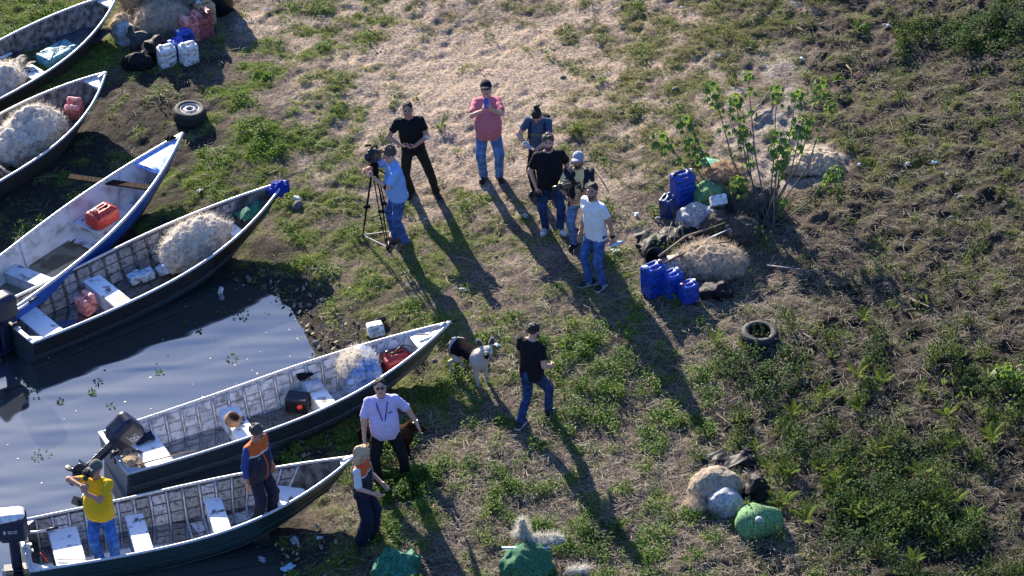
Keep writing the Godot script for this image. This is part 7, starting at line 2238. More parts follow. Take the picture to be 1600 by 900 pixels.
	heap("rusty brown net lump on top of the green net sack", "fishing net", gp(3.387, -1.794) + Vector3(0, 0.34, 0), Vector3(0.36, 0.28, 0.28), 8, pm(lin(0.36, 0.19, 0.11), 0.95, {"tex": noise_tex("netcol", 0.02, 6, [], []), "scale": 2.0, "bump": noise_tex("netbump", 0.05, 5, [], []), "bscale": 3.0}), {"fuzz": 1500, "fuzz_mat": M.strand_tan, "seed": 55})
	crumpled("turquoise netting over the back of the brown net lump", "netting", "fishing net", gp(3.258, -1.962) + Vector3(0, 0.44, 0), -0.5, 0.5, 0.26, 0.1, pm(lin(0.08, 0.42, 0.28), 0.7), 12, 0.05)
	make_can("plastic_jug", "small white jug lying on the dark net heap", "jug", M.jug, gp(3.239, -1.233) + Vector3(0, 0.30, 0), 10.0, Vector3(0.95, 0.7, 0.8), [], "", Vector3(50, 0, 0))
	heap("dark net heap between the pale sack and the shrub", "fishing net", gp(3.218, -0.777), Vector3(0.30, 0.42, 0.26), 9, M.net_dark, {"fuzz": 1500, "fuzz_mat": M.strand_dark, "seed": 57})
	heap("dark olive net heap at the foot of the shrub", "fishing net", gp(3.56, -0.585), Vector3(0.36, 0.42, 0.30), 9, M.net_dark, {"fuzz": 1800, "fuzz_mat": M.strand_dark, "seed": 59})
	heap("dark net mound behind the shrub stems", "fishing net", gp(3.832, -1.331), Vector3(0.5, 0.5, 0.35), 9, M.net_dark, {"fuzz": 1200, "fuzz_mat": M.strand_dark, "seed": 60})
	heap("wide straw coloured net heap spread beside the bucket", "fishing net", gp(3.056, 0.198), Vector3(0.62, 0.44, 0.46), 16, M.net_tan, {"fuzz": 7000, "fuzz_mat": M.strand_tan, "seed": 61, "amp": 0.06, "yaw": -15.0})
	heap("pale sheeted bundle under the wooden poles", "bundle", gp(2.57, 0.141), Vector3(0.48, 0.26, 0.30), 5, pm(lin(0.44, 0.40, 0.36), 0.8, {"tex": mottle(), "scale": 2.0}), {"seed": 63, "name": "bundle", "part": "sheet", "amp": 0.03, "yaw": 20.0})
	crumpled("glossy black tarpaulin heaped behind the bucket", "tarpaulin", "tarpaulin", gp(2.478, -0.634), 0.25, 1.05, 0.55, 0.26, M.tarp, 21, 0.14)
	heap("black rubbish bag beside the smallest blue can", "bag", gp(3.065, 0.951), Vector3(0.32, 0.22, 0.22), 6, M.sack_black, {"seed": 65, "name": "rubbish_bag", "part": "bag", "crease": true, "amp": 0.05})
	var bu := thing("bucket", "black bucket tipped towards the river among the poles", "bucket", gp(2.15, -0.05), 0.0)
	bu.rotation = Vector3(0.75, 0.3, 0.0)
	part(bu, "bucket_body", lathe([Vector2(0, 0), Vector2(0.13, 0), Vector2(0.165, 0.30), Vector2(0.175, 0.30), Vector2(0.175, 0.315), Vector2(0.155, 0.315), Vector2(0.122, 0.02), Vector2(0, 0.02)], 28), M.black)
	part(bu, "bail", tube([Vector3(-0.17, 0.30, 0), Vector3(-0.12, 0.30, 0.14), Vector3(0, 0.30, 0.19), Vector3(0.12, 0.30, 0.14), Vector3(0.17, 0.30, 0)], 0.005, 5), M.alu)
	stick("long brown pole slanting over the pale bundle", [gp(2.254, 0.199) + Vector3(0, 0.28, 0), gp(2.69, -0.22) + Vector3(0, 0.36, 0), gp(3.387, -0.645) + Vector3(0, 0.30, 0)], 0.022, M.pole, "", "pole", "pole")
	stick("second pole lying along the net heap's edge", [gp(2.344, 0.341) + Vector3(0, 0.25, 0), gp(2.848, 0.081) + Vector3(0, 0.36, 0), gp(3.359, 0.042) + Vector3(0, 0.38, 0)], 0.018, M.wood, "", "pole", "pole")
	stick("white rod end poking out of the net heap", [gp(3.043, -0.213) + Vector3(0, 0.3, 0), gp(3.389, -0.389) + Vector3(0, 0.34, 0)], 0.012, M.white, "", "rod", "rod")
	for k in 3:
		stick(["bent bare twig nearest the bucket", "bent bare twig over the middle of the bundle", "bent bare twig closest to the net heap"][k], [[gp(2.384, -0.03) + Vector3(0, 0.1, 0), gp(2.44, -0.318) + Vector3(0, 0.4, 0), gp(2.504, -0.562) + Vector3(0, 0.42, 0)], [gp(2.497, -0.277) + Vector3(0, 0.2, 0), gp(2.607, -0.484) + Vector3(0, 0.45, 0), gp(2.688, -0.183) + Vector3(0, 0.3, 0)], [gp(2.548, -0.489) + Vector3(0, 0.42, 0), gp(2.649, -0.516) + Vector3(0, 0.45, 0), gp(2.646, -0.151) + Vector3(0, 0.32, 0)]][k], 0.010, M.pole, "", "twig", "twig")
	stick("straight grey stick lying past the shrub", [gp(3.895, 0.21) + Vector3(0, 0.04, 0), gp(4.741, 0.484) + Vector3(0, 0.03, 0)], 0.015, pm(lin(0.25, 0.23, 0.22), 0.9), "", "stick", "stick")
	heap("pale torn mat behind the shrub", "mat", gp(4.744, -2.476), Vector3(0.60, 0.26, 0.42), 9, pm(lin(0.56, 0.45, 0.33), 0.95, {"tex": mottle(), "scale": 2.0, "bump": bumps(), "bscale": 2.0}), {"seed": 71, "name": "torn_mat", "part": "mat", "fuzz": 1500, "fuzz_mat": M.strand_tan})
	# ---- sacks lower down
	heap("big beige net bundle above the green ball", "fishing net", gp(2.73, 5.989), Vector3(0.45, 0.56, 0.36), 7, M.net_tan, {"fuzz_size": 0.6, "fuzz": 1200, "fuzz_mat": M.strand_tan, "seed": 81, "amp": 0.03})
	heap("straw coloured net spilling from the beige bundle", "fishing net", gp(2.46, 6.224), Vector3(0.24, 0.22, 0.20), 6, M.net_tan, {"fuzz": 1800, "fuzz_mat": M.strand_tan, "seed": 83})
	heap("white plastic sack in front of the beige bundle", "sack", gp(2.843, 6.349), Vector3(0.30, 0.40, 0.24), 5, M.sack_white, {"seed": 85, "name": "sack", "part": "sack", "crease": true, "amp": 0.035})
	heap("black bag behind the white plastic sack", "bag", gp(3.306, 6.079), Vector3(0.22, 0.38, 0.22), 5, M.sack_black, {"seed": 87, "name": "rubbish_bag", "part": "bag", "crease": true, "amp": 0.05})
	crumpled("black tarpaulin in the weeds behind the beige bundle", "tarpaulin", "tarpaulin", gp(2.989, 5.132), 0.1, 0.75, 0.4, 0.16, M.tarp, 31, 0.05)
	var gb := heap("round bright green net ball beside the white sack", "net ball", gp(3.265, 6.901), Vector3(0.41, 0.42, 0.34), 4, M.net_green, {"seed": 89, "name": "net_ball", "crease": true, "amp": 0.03, "freq": 1.3})
	part(gb, "tie_knot", lathe([Vector2(0, 0.05), Vector2(0.035, 0.04), Vector2(0.05, 0.0), Vector2(0, 0)], 10, looking(Vector3(0.0, 0.32, 0.22), Vector3(0, 0.6, 0.7))), M.sack_white)
	gb = heap("dark green net ball topped with white cork and a blue rod", "net ball", gp(0.007, 7.467), Vector3(0.46, 0.46, 0.38), 3, pm(lin(0.05, 0.19, 0.09), 0.9, {"tex": noise_tex("netdirt", 0.02, 6, [], []), "scale": 2.2, "bump": fine(), "bscale": 0.5}), {"seed": 91, "name": "net_ball", "crease": true, "amp": 0.05, "freq": 2.0})
	heap("white net tuft standing on the dark green ball", "fishing net", gp(0.001, 7.122) + Vector3(-0.05, 0.36, 0), Vector3(0.12, 0.08, 0.10), 5, M.net_pale, {"extra": [[Vector3(0.03, 0.12, 0), Vector3(0.05, 0.15, 0.04)]], "fuzz_size": 0.9, "fuzz": 1800, "fuzz_mat": M.strand, "seed": 93, "cell": 0.016})
	heap("white net fringe trailing off the dark green ball", "fishing net", gp(0.303, 7.211) + Vector3(0, 0.30, 0), Vector3(0.28, 0.05, 0.11), 9, M.net_pale, {"fuzz_size": 0.9, "fuzz": 2200, "fuzz_mat": M.strand, "seed": 95, "cell": 0.016})
	stick("pale blue rod lying across the dark green ball", [Vector3(-0.331, 0.62, 7.359), Vector3(0.362, 0.62, 7.419)], 0.016, pm(lin(0.35, 0.55, 0.8), 0.4), "", "rod", "rod")
	heap("white net scrap on the ground past the dark green ball", "fishing net", gp(0.71, 7.528), Vector3(0.22, 0.05, 0.12), 6, M.net_pale, {"fuzz": 1400, "fuzz_mat": M.strand, "seed": 97, "cell": 0.016})
	heap("teal green net mound behind the fair haired woman", "net ball", gp(-1.816, 7.22), Vector3(0.42, 0.36, 0.32), 5, M.net_teal, {"seed": 99, "name": "net_ball", "crease": true, "amp": 0.08, "freq": 2.4})

func build_plants():
	var r := RandomNumberGenerator.new()
	r.seed = 9
	var leafm := pm(lin(0.23, 0.36, 0.08), 0.5, {"tex": mottle(), "scale": 5.0, "back": Color(1.0, 1.0, 0.8), "spec": 0.5})
	var yellow := pm(lin(0.55, 0.33, 0.02), 0.5, {"tex": mottle(), "back": Color(0.8, 0.8, 0.8)})
	var bark := pm(lin(0.16, 0.135, 0.115), 0.85, {"tex": mottle(), "scale": 6.0})
	var root := gp(3.953, -0.819)
	var sh := thing("tall_shrub", "tall many stemmed shrub with leaves only at the stem tips", "shrub", root)
	var tips := [[Vector3(2.429, 1.35, -2.078), 1.0], [Vector3(2.798, 1.6, -2.167), 1.1], [Vector3(2.88, 1.3, -1.983), 1.0], [Vector3(3.264, 1.95, -2.5), 1.0], [Vector3(3.598, 1.9, -2.168), 1.1], [Vector3(3.816, 2.2, -2.378), 0.9], [Vector3(3.703, 1.5, -1.769), 1.1], [Vector3(4.247, 2.1, -2.061), 0.9], [Vector3(4.541, 2.1, -1.899), 1.0], [Vector3(4.912, 2.2, -1.963), 1.0], [Vector3(5.065, 1.9, -1.927), 0.7], [Vector3(4.624, 1.8, -1.626), 1.1], [Vector3(4.237, 1.6, -1.371), 1.1], [Vector3(4.252, 1.35, -1.212), 0.8], [Vector3(3.576, 0.95, -1.355), 1.0], [Vector3(3.674, 0.65, -1.263), 0.6], [Vector3(4.229, 0.75, -0.999), 0.6], [Vector3(5.085, 1, -1.405), 0.9], [Vector3(4.172, 0.45, -1.068), 0.5]]
	for a: Array in tips:
		var tip: Vector3 = (a[0] as Vector3) - root
		var mid := tip * 0.5 + Vector3(tip.x * 0.12, -0.05 - 0.12 * tip.length() * 0.3, tip.z * 0.05)
		var b0 := Vector3(r.randf_range(-0.12, 0.12), -0.02, r.randf_range(-0.12, 0.12))
		part(sh, "stem", tube([b0, b0.lerp(mid, 0.5) + Vector3(0, -0.02, 0), mid, mid.lerp(tip, 0.5), tip], [0.015, 0.013, 0.011, 0.009, 0.006], 6), bark)
		var lh := part(sh, "leaf_head", leaf_head(r, 11, r.randf_range(0.095, 0.14) * a[1]), leafm)
		lh.position = tip
		for k in 2:
			var sl := part(sh, "leaf_head", leaf_head(r, 5, 0.10 * a[1]), leafm)
			sl.position = mid.lerp(tip, 0.45 + 0.3 * k + r.randf() * 0.15)
		if r.randf() < 0.4:
			var st := st_new(false)
			leaf(st, Transform3D(Basis(Vector3.UP, r.randf() * TAU) * Basis(Vector3.RIGHT, 0.9), Vector3.ZERO), 0.12, 0.07)
			part(lh, "yellow_leaf", done(st), yellow, Vector3(0.04, -0.13, 0.06))
	# young plant at the right border
	var y := thing("young_plant", "bright green young plant with lobed leaves at the right border", "plant", gp(7.24, 4.032))
	for k in 5:
		var tip := Vector3(r.randf_range(-0.25, 0.2), r.randf_range(0.25, 0.5), r.randf_range(-0.2, 0.2))
		part(y, "stem", tube([Vector3.ZERO, tip * 0.6, tip], [0.008, 0.007, 0.005], 5), bark)
		part(y, "leaf_head", leaf_head(r, 9, 0.12), leafm, tip)
	var lm2 := pm(lin(0.05, 0.115, 0.022), 0.6, {"tex": mottle(), "scale": 5.0, "back": Color(0.9, 0.9, 0.8), "spec": 0.2})
	var lm3 := pm(lin(0.17, 0.32, 0.045), 0.7, {"tex": mottle(), "scale": 5.0, "back": Color(1.0, 1.0, 0.8), "spec": 0.15})
	# leafy bushes: [place, radius, height, leaves, label]
	var bushes := [[gp(7.838, -5.932), 0.70, 0.5, 1700, "leafy bush spreading at the top corner"], [gp(8.449, -6.224), 0.6, 0.55, 1200, "darker bush beside the top corner bush"], [gp(7.178, -6.418), 0.35, 0.2, 260, "low trailing edge of the top corner bush"], [gp(3.378, 2.934), 0.5, 0.42, 620, "bush growing just below the bare tyre"], [gp(3.815, 3.397), 0.42, 0.4, 420, "bush to the side of the bare tyre's bush"], [gp(-1.689, 5.325), 0.42, 0.36, 620, "broad leaved weed clump behind the fair haired woman"], [gp(4.441, 7.407), 0.4, 0.3, 460, "round leaved bush among the lower ferns"], [gp(5.453, -5.026), 0.12, 0.14, 60, "small green sprout near the brick"], [gp(5.96, -6.575), 0.16, 0.14, 80, "small green sprout above the brick"], [gp(0.951, 2.193), 0.4, 0.16, 380, "bright low weed clump beyond the walking man"], [gp(1.074, 6.798), 0.36, 0.22, 330, "bright weed clump by the dark green net ball"], [gp(5.528, 5.488), 0.5, 0.3, 420, "ragged bush in the middle of the fern patch"], [gp(4.105, 4.995), 0.5, 0.4, 520, "leafy bush above the green net ball"], [gp(5.224, 6.71), 0.85, 0.46, 1500, "dark leafy thicket among the ferns"], [gp(5.967, 7.324), 0.6, 0.4, 900, "dark thicket nearest the lower corner"], [gp(4.646, 6.635), 0.55, 0.42, 800, "dark thicket just beyond the green net ball"], [gp(4.097, 2.806), 0.3, 0.3, 260, "thin bush beside the bare tyre"], [gp(6.725, 3.81), 0.4, 0.25, 320, "low bush near the young plant"], [gp(-3.898, -6.011), 0.18, 0.1, 200, "grassy clump beside the barrel's shadow"], [gp(-3.769, -4.001), 0.32, 0.10, 420, "bright grass clump between boat and tripod man"]]
	for b: Array in bushes:
		var t := thing("leafy_bush", b[4], "bush", b[0])
		var st := st_new(false)
		var ss := st_new()
		for i in b[3]:
			var d := Vector3(r.randf_range(-1, 1), r.randf_range(0.02, 1), r.randf_range(-1, 1))
			if d.length() > 1.0: d = d.normalized() * r.randf_range(0.5, 1.0)
			var p := Vector3(d.x * b[1], d.y * b[2] * (0.6 + 0.4 * sin(d.x * 5.0 + d.z * 4.0 + b[1] * 30.0)), d.z * b[1])
			leaf(st, Transform3D(Basis(Vector3.UP, r.randf() * TAU) * Basis(Vector3.RIGHT, r.randf_range(-0.6, 0.8)), p), r.randf_range(0.035, 0.075), r.randf_range(0.02, 0.036), 0.3)
			if i % 14 == 0: add_tube(ss, [Vector3(d.x * b[1] * 0.3, 0, d.z * b[1] * 0.3), p * Vector3(0.8, 0.6, 0.8), p], [0.006, 0.004, 0.002], 4, false)
		var lf := part(t, "foliage", done(st), lm3 if b[2] < 0.19 else lm2)
		lf.set_meta("kind", "stuff")
		part(t, "stems", done(ss), bark).set_meta("kind", "stuff")
	# ferns and feathery seedlings
	var fern_spots := [[Vector2(5.14, 5.24), 0.42], [Vector2(4.68, 5.80), 0.5], [Vector2(5.67, 5.88), 0.45], [Vector2(4.46, 6.16), 0.5], [Vector2(3.96, 6.81), 0.42], [Vector2(4.35, 6.45), 0.36], [Vector2(4.76, 6.81), 0.5], [Vector2(5.18, 7.12), 0.5], [Vector2(5.67, 6.77), 0.45], [Vector2(6.04, 6.64), 0.42], [Vector2(6.27, 7.03), 0.36], [Vector2(5.78, 7.40), 0.42], [Vector2(4.95, 7.65), 0.4], [Vector2(5.36, 7.98), 0.36], [Vector2(3.67, 6.38), 0.42], [Vector2(3.52, 5.43), 0.4], [Vector2(3.37, 4.92), 0.36], [Vector2(3.99, 4.17), 0.42], [Vector2(4.48, 3.80), 0.4], [Vector2(4.99, 3.41), 0.42], [Vector2(4.66, 2.87), 0.35], [Vector2(5.34, 3.66), 0.36], [Vector2(4.91, 4.22), 0.32], [Vector2(5.87, 3.91), 0.34], [Vector2(6.18, 4.52), 0.38], [Vector2(3.00, 2.19), 0.3], [Vector2(3.41, 2.43), 0.3], [Vector2(5.67, 1.71), 0.32], [Vector2(5.22, 1.93), 0.3], [Vector2(6.51, 3.19), 0.36], [Vector2(6.75, 5.18), 0.4], [Vector2(6.19, 5.26), 0.38], [Vector2(7.04, 3.52), 0.3], [Vector2(3.78, 5.66), 0.4], [Vector2(4.24, 5.59), 0.42]]
	var fm := pm(lin(0.23, 0.32, 0.055), 0.65, {"spec": 0.15, "tex": mottle(), "scale": 5.0, "back": Color(1.0, 1.0, 0.8)})
	var kinds := []
	for k in 4:
		var st := st_new(false)
		var n := 5 + k % 3
		for i in n:
			var b := Basis(Vector3.UP, TAU * i / n + r.randf() * 0.7) * Basis(Vector3.RIGHT, -r.randf_range(0.35, 0.9))
			frond(st, Transform3D(b, Vector3(0, 0.03, 0)), r.randf_range(0.75, 1.1), 12, 0.24)
		kinds.append(done(st))
	var fern_labels := ["feathery green fern, the tenth nearest to the young plant at the right border", "feathery green fern, the ninth nearest to the green net ball", "feathery green fern, the eleventh nearest to the young plant at the right border", "feathery green fern, the fifth nearest to the green net ball", "feathery green fern, the second nearest to the green net ball", "feathery green fern, the third nearest to the green net ball", "feathery green fern, the second nearest to the round leaved bush", "feathery green fern, the fourth nearest to the round leaved bush", "feathery green fern, the tenth nearest to the round leaved bush", "feathery green fern, the twelfth nearest to the round leaved bush", "feathery green fern, the fourteenth nearest to the round leaved bush", "feathery green fern, the ninth nearest to the round leaved bush", "feathery green fern, the nearest to the round leaved bush", "feathery green fern, the sixth nearest to the round leaved bush", "feathery green fern, the nearest to the green net ball", "feathery green fern, the sixth nearest to the green net ball", "feathery green fern, the second nearest to the walking man", "feathery green fern, the fifth nearest to the walking man", "feathery green fern, the sixth nearest to the bare tyre", "feathery green fern, the fifth nearest to the bare tyre", "feathery green fern, the third nearest to the bare tyre", "feathery green fern, the seventh nearest to the young plant at the right border", "feathery green fern, the ninth nearest to the young plant at the right border", "feathery green fern, the fifth nearest to the young plant at the right border", "feathery green fern, the third nearest to the young plant at the right border", "feathery green fern, the second nearest to the bare tyre", "feathery green fern, the nearest to the bare tyre", "feathery green fern, the second nearest to the tall shrub", "feathery green fern, the fourth nearest to the bare tyre", "feathery green fern, the second nearest to the young plant at the right border", "feathery green fern, the fourth nearest to the young plant at the right border", "feathery green fern, the sixth nearest to the young plant at the right border", "feathery green fern, the nearest to the young plant at the right border", "feathery green fern, the fourth nearest to the green net ball", "feathery green fern, the eighth nearest to the green net ball"]
	for i in fern_spots.size():
		var q: Vector2 = fern_spots[i][0]
		var f := thing("fern", fern_labels[i], "fern", gp(q.x, q.y), r.randf() * TAU, "ferns scattered over the weedy side of the bank")
		var sc: float = fern_spots[i][1] * r.randf_range(0.5, 0.8)
		part(f, "fronds", kinds[i % 4], fm).scale = Vector3(sc, sc, sc)

func build_litter():
	var r := RandomNumberGenerator.new()
	r.seed = 31
	var dry := pm(lin(0.26, 0.21, 0.16), 0.9, {"tex": mottle(), "scale": 6.0})
	make_can("plastic_jug", "white jug lying on the mud by the grey boat", "jug", M.jug, gp(-2.109, 1.135) + Vector3(0, 0.08, 0), 20.0, Vector3(0.95, 0.9, 0.95), [[M.jug, Vector3(-0.085, 0.33, 0)]], "", Vector3(70, 0, 10))
	held("glass_bottle", "dark bottle on the mud behind the white jug", "bottle", lathe([Vector2(0, 0), Vector2(0.04, 0), Vector2(0.042, 0.13), Vector2(0.015, 0.19), Vector2(0.015, 0.25), Vector2(0, 0.25)], 14), pm(lin(0.03, 0.015, 0.02), 0.15), Transform3D(Basis.from_euler(Vector3(0, 0.5, 1.5)), gp(-1.942, 0.909) + Vector3(0, 0.05, 0)))
	held("plastic_bottle", "white plastic bottle floating by the weathered boat", "bottle", lathe([Vector2(0, 0), Vector2(0.035, 0), Vector2(0.037, 0.12), Vector2(0.014, 0.17), Vector2(0.014, 0.2), Vector2(0, 0.2)], 14), M.jug, Transform3D(Basis.from_euler(Vector3(0.2, 0.2, 2.9)), Vector3(-4.456, 0.1, -0.269)))
	rock("stone", "pale boulder in the grass near the weathered boat's bow", "stone", gp(-3.292, -2.399), Vector3(0.13, 0.10, 0.11), M.stone, 2)
	rock("stone", "flat white stone just behind the boulder", "stone", gp(-3.313, -2.611), Vector3(0.10, 0.05, 0.07), M.white, 3)
	held("brick", "orange brick lying in the rubble of the upper right", "brick", box_mesh(Vector3(0.14, 0.08, 0.11), 0.008), M.brick, Transform3D(Basis.from_euler(Vector3(0.3, 0.7, 0.2)), gp(5.778, -5.059) + Vector3(0, 0.05, 0)))
	var stones := [Vector3(-3.11, 0.24, 0.060), Vector3(-3.00, 1.24, 0.070), Vector3(-2.94, 1.38, 0.060), Vector3(-2.47, 1.33, 0.060), Vector3(-2.89, 0.16, 0.060), Vector3(6.04, -1.48, 0.050), Vector3(6.79, -0.64, 0.060), Vector3(6.96, -1.25, 0.050), Vector3(7.00, -1.16, 0.070), Vector3(6.21, -2.06, 0.040), Vector3(6.45, -2.06, 0.040), Vector3(5.47, -1.80, 0.040), Vector3(6.07, -1.99, 0.050), Vector3(6.86, 0.08, 0.050), Vector3(6.91, 0.17, 0.050), Vector3(-0.22, -0.52, 0.060), Vector3(-0.29, 0.09, 0.050), Vector3(0.49, 0.26, 0.050), Vector3(1.01, -5.54, 0.050), Vector3(1.48, -5.49, 0.050), Vector3(2.80, -4.87, 0.060), Vector3(3.04, -3.75, 0.040), Vector3(-2.64, 1.96, 0.050), Vector3(-1.87, 1.35, 0.060), Vector3(6.27, -0.16, 0.040), Vector3(7.03, 0.32, 0.040), Vector3(-1.10, 1.69, 0.050), Vector3(-1.22, 2.17, 0.050), Vector3(-1.06, -0.48, 0.040), Vector3(2.19, -3.16, 0.040)]
	var stone_labels := ["small grey half sunk stone, the nearest to the floating white bottle", "small grey half sunk stone, the fourth nearest to the white jug on the mud", "small grey half sunk stone, the third nearest to the white jug on the mud", "small grey half sunk stone, the second nearest to the white jug on the mud", "small grey half sunk stone, the second nearest to the floating white bottle", "small grey half sunk stone, the second nearest to the tall shrub", "small grey half sunk stone, the fifth nearest to the young plant at the right border", "small grey half sunk stone, the seventh nearest to the pale torn mat", "small grey half sunk stone, the eighth nearest to the pale torn mat", "small grey half sunk stone, the third nearest to the pale torn mat", "small grey half sunk stone, the fifth nearest to the pale torn mat", "small grey half sunk stone, the nearest to the pale torn mat", "small grey half sunk stone, the second nearest to the pale torn mat", "small grey half sunk stone, the third nearest to the young plant at the right border", "small grey half sunk stone, the second nearest to the young plant at the right border", "small grey half sunk stone, the nearest to the man in pink", "small grey half sunk stone, the fourth nearest to the grey boat's bow", "small grey half sunk stone, the nearest to the three blue cans", "small grey half sunk stone, the sixth nearest to the man in pink", "small grey half sunk stone, the seventh nearest to the man in pink", "small grey half sunk stone, the nearest to the orange brick", "small grey half sunk stone, the third nearest to the orange brick", "small grey half sunk stone, the nearest to the green boat's bow", "small grey half sunk stone, the nearest to the white jug on the mud", "small grey half sunk stone, the fourth nearest to the tall shrub", "small grey half sunk stone, the nearest to the young plant at the right border", "small grey half sunk stone, the nearest to the grey boat's bow", "small grey half sunk stone, the nearest to the pale dog", "small grey half sunk stone, the nearest to the tripod", "small grey half sunk stone, the third nearest to the man in pink"]
	for i in stones.size():
		var q: Vector3 = stones[i]
		rock("stone", stone_labels[i], "stone", gp(q.x, q.y) + Vector3(0, 0.01, 0), Vector3(1, 0.7, 0.9) * q.z * r.randf_range(0.8, 1.2), M.stone, i + 7, "small stones lying about the bank")
	var scraps := [Vector3(-3.85, -8.09, 0.090), Vector3(-2.88, -7.56, 0.060), Vector3(3.07, -7.39, 0.100), Vector3(3.58, -5.84, 0.070), Vector3(0.26, -1.55, 0.160), Vector3(2.31, -1.22, 0.100), Vector3(1.99, -1.33, 0.120), Vector3(-0.75, 0.35, 0.160), Vector3(-4.85, -2.86, 0.120), Vector3(-0.27, 1.97, 0.120), Vector3(6.35, -6.54, 0.100), Vector3(6.40, -6.52, 0.100), Vector3(6.71, -2.21, 0.120), Vector3(6.29, -2.26, 0.120), Vector3(-3.73, 6.52, 0.200), Vector3(-3.36, 6.81, 0.250), Vector3(-3.27, 6.25, 0.200), Vector3(-2.90, 6.27, 0.120), Vector3(5.54, -2.31, 0.080), Vector3(6.87, -1.83, 0.080), Vector3(1.56, -0.54, 0.120), Vector3(4.91, -5.65, 0.100), Vector3(1.60, -0.36, 0.200), Vector3(-1.18, -1.73, 0.060), Vector3(-1.29, -1.76, 0.060)]
	var scrap_labels := ["crumpled pale plastic scrap, the nearest to the black barrel", "crumpled pale plastic scrap, the second nearest to the black barrel", "crumpled pale plastic scrap, the ninth nearest to the orange brick", "crumpled pale plastic scrap, the fourth nearest to the orange brick", "crumpled pale plastic scrap, the nearest to the man in pink", "crumpled pale plastic scrap, the nearest to the tall shrub", "crumpled pale plastic scrap, the second nearest to the tall shrub", "crumpled pale plastic scrap, the nearest to the white jug on the mud", "crumpled pale plastic scrap, the nearest to the weathered boat's bow", "crumpled pale plastic scrap, the nearest to the pale dog", "crumpled pale plastic scrap, the second nearest to the orange brick", "crumpled pale plastic scrap, the nearest to the top corner bush", "crumpled pale plastic scrap, the third nearest to the pale torn mat", "crumpled pale plastic scrap, the second nearest to the pale torn mat", "crumpled pale sheet painted as a puddle reflection, the fourth nearest to the fair haired woman", "crumpled pale sheet painted as a puddle reflection, the third nearest to the fair haired woman", "crumpled pale sheet painted as a puddle reflection, the second nearest to the fair haired woman", "crumpled pale plastic scrap, the nearest to the fair haired woman", "crumpled pale plastic scrap, the nearest to the pale torn mat", "crumpled pale plastic scrap, the fourth nearest to the pale torn mat", "crumpled pale plastic scrap, the second nearest to the three blue cans", "crumpled pale plastic scrap, the nearest to the orange brick", "crumpled pale plastic scrap, the nearest to the three blue cans", "crumpled pale plastic scrap, the second nearest to the tripod", "crumpled pale plastic scrap, the nearest to the tripod"]  # three beside the fair haired woman put puddle reflections into pale sheets
	for i in scraps.size():
		var q: Vector3 = scraps[i]
		var o := crumpled(scrap_labels[i], "plastic_or_puddle_glint", "litter", gp(q.x, q.y) + Vector3(0, 0.01, 0), i * 1.3, q.z * 0.8, q.z * 0.5, 0.1, M.sack_white if i % 3 else pm(lin(0.35, 0.5, 0.6), 0.4), 50 + i, 0.02)
		o.set_meta("group", "plastic scraps lying about the bank")
	var sticks := [[Vector3(3.97, -3.86, 0.050), Vector3(4.36, -4.65, 0.120)], [Vector3(5.01, -5.33, 0.030), Vector3(5.23, -5.78, 0.100)], [Vector3(5.62, -5.44, 0.020), Vector3(5.67, -4.93, 0.020)], [Vector3(5.34, -4.89, 0.040), Vector3(5.65, -4.93, 0.040)], [Vector3(6.58, -3.41, 0.020), Vector3(6.82, -3.09, 0.050)], [Vector3(4.91, -6.65, 0.030), Vector3(5.10, -6.43, 0.030)], [Vector3(5.29, -6.70, 0.020), Vector3(5.50, -6.77, 0.060)], [Vector3(5.23, -3.64, 0.020), Vector3(5.49, -3.71, 0.030)], [Vector3(4.24, 4.46, 0.100), Vector3(4.98, 3.99, 0.300)], [Vector3(4.61, 4.55, 0.050), Vector3(4.98, 3.99, 0.400)], [Vector3(4.01, 4.49, 0.100), Vector3(4.79, 4.51, 0.300)], [Vector3(5.48, 2.22, 0.050), Vector3(5.70, 1.89, 0.350)], [Vector3(4.82, 5.28, 0.050), Vector3(4.75, 4.97, 0.400)], [Vector3(3.52, 5.43, 0.100), Vector3(3.93, 5.40, 0.300)], [Vector3(-1.57, 0.87, 0.020), Vector3(-1.87, 1.22, 0.050)], [Vector3(0.64, 1.56, 0.020), Vector3(0.47, 0.88, 0.030)], [Vector3(1.41, -2.69, 0.020), Vector3(1.58, -2.04, 0.030)], [Vector3(-1.05, 4.20, 0.030), Vector3(-0.63, 4.45, 0.030)], [Vector3(-0.42, 5.43, 0.030), Vector3(0.14, 5.06, 0.040)], [Vector3(0.78, 5.10, 0.030), Vector3(1.25, 4.91, 0.050)], [Vector3(1.28, 6.21, 0.030), Vector3(1.65, 6.08, 0.040)], [Vector3(5.94, 1.47, 0.050), Vector3(6.45, 2.49, 0.200)], [Vector3(5.74, 2.44, 0.050), Vector3(6.13, 2.34, 0.100)], [Vector3(4.06, 7.66, 0.030), Vector3(3.57, 7.75, 0.080)], [Vector3(-1.54, -2.44, 0.020), Vector3(-1.69, -2.11, 0.020)], [Vector3(-2.50, -2.14, 0.020), Vector3(-2.33, -2.09, 0.020)], [Vector3(6.20, 4.37, 0.100), Vector3(5.89, 3.76, 0.300)], [Vector3(6.70, 5.63, 0.050), Vector3(7.10, 5.36, 0.100)], [Vector3(4.25, 2.15, 0.020), Vector3(4.44, 2.69, 0.100)], [Vector3(1.02, -2.98, 0.020), Vector3(1.42, -3.03, 0.030)], [Vector3(3.21, 4.67, 0.100), Vector3(2.88, 4.04, 0.050)], [Vector3(-1.28, 7.11, 0.020), Vector3(-1.63, 6.93, 0.030)]]
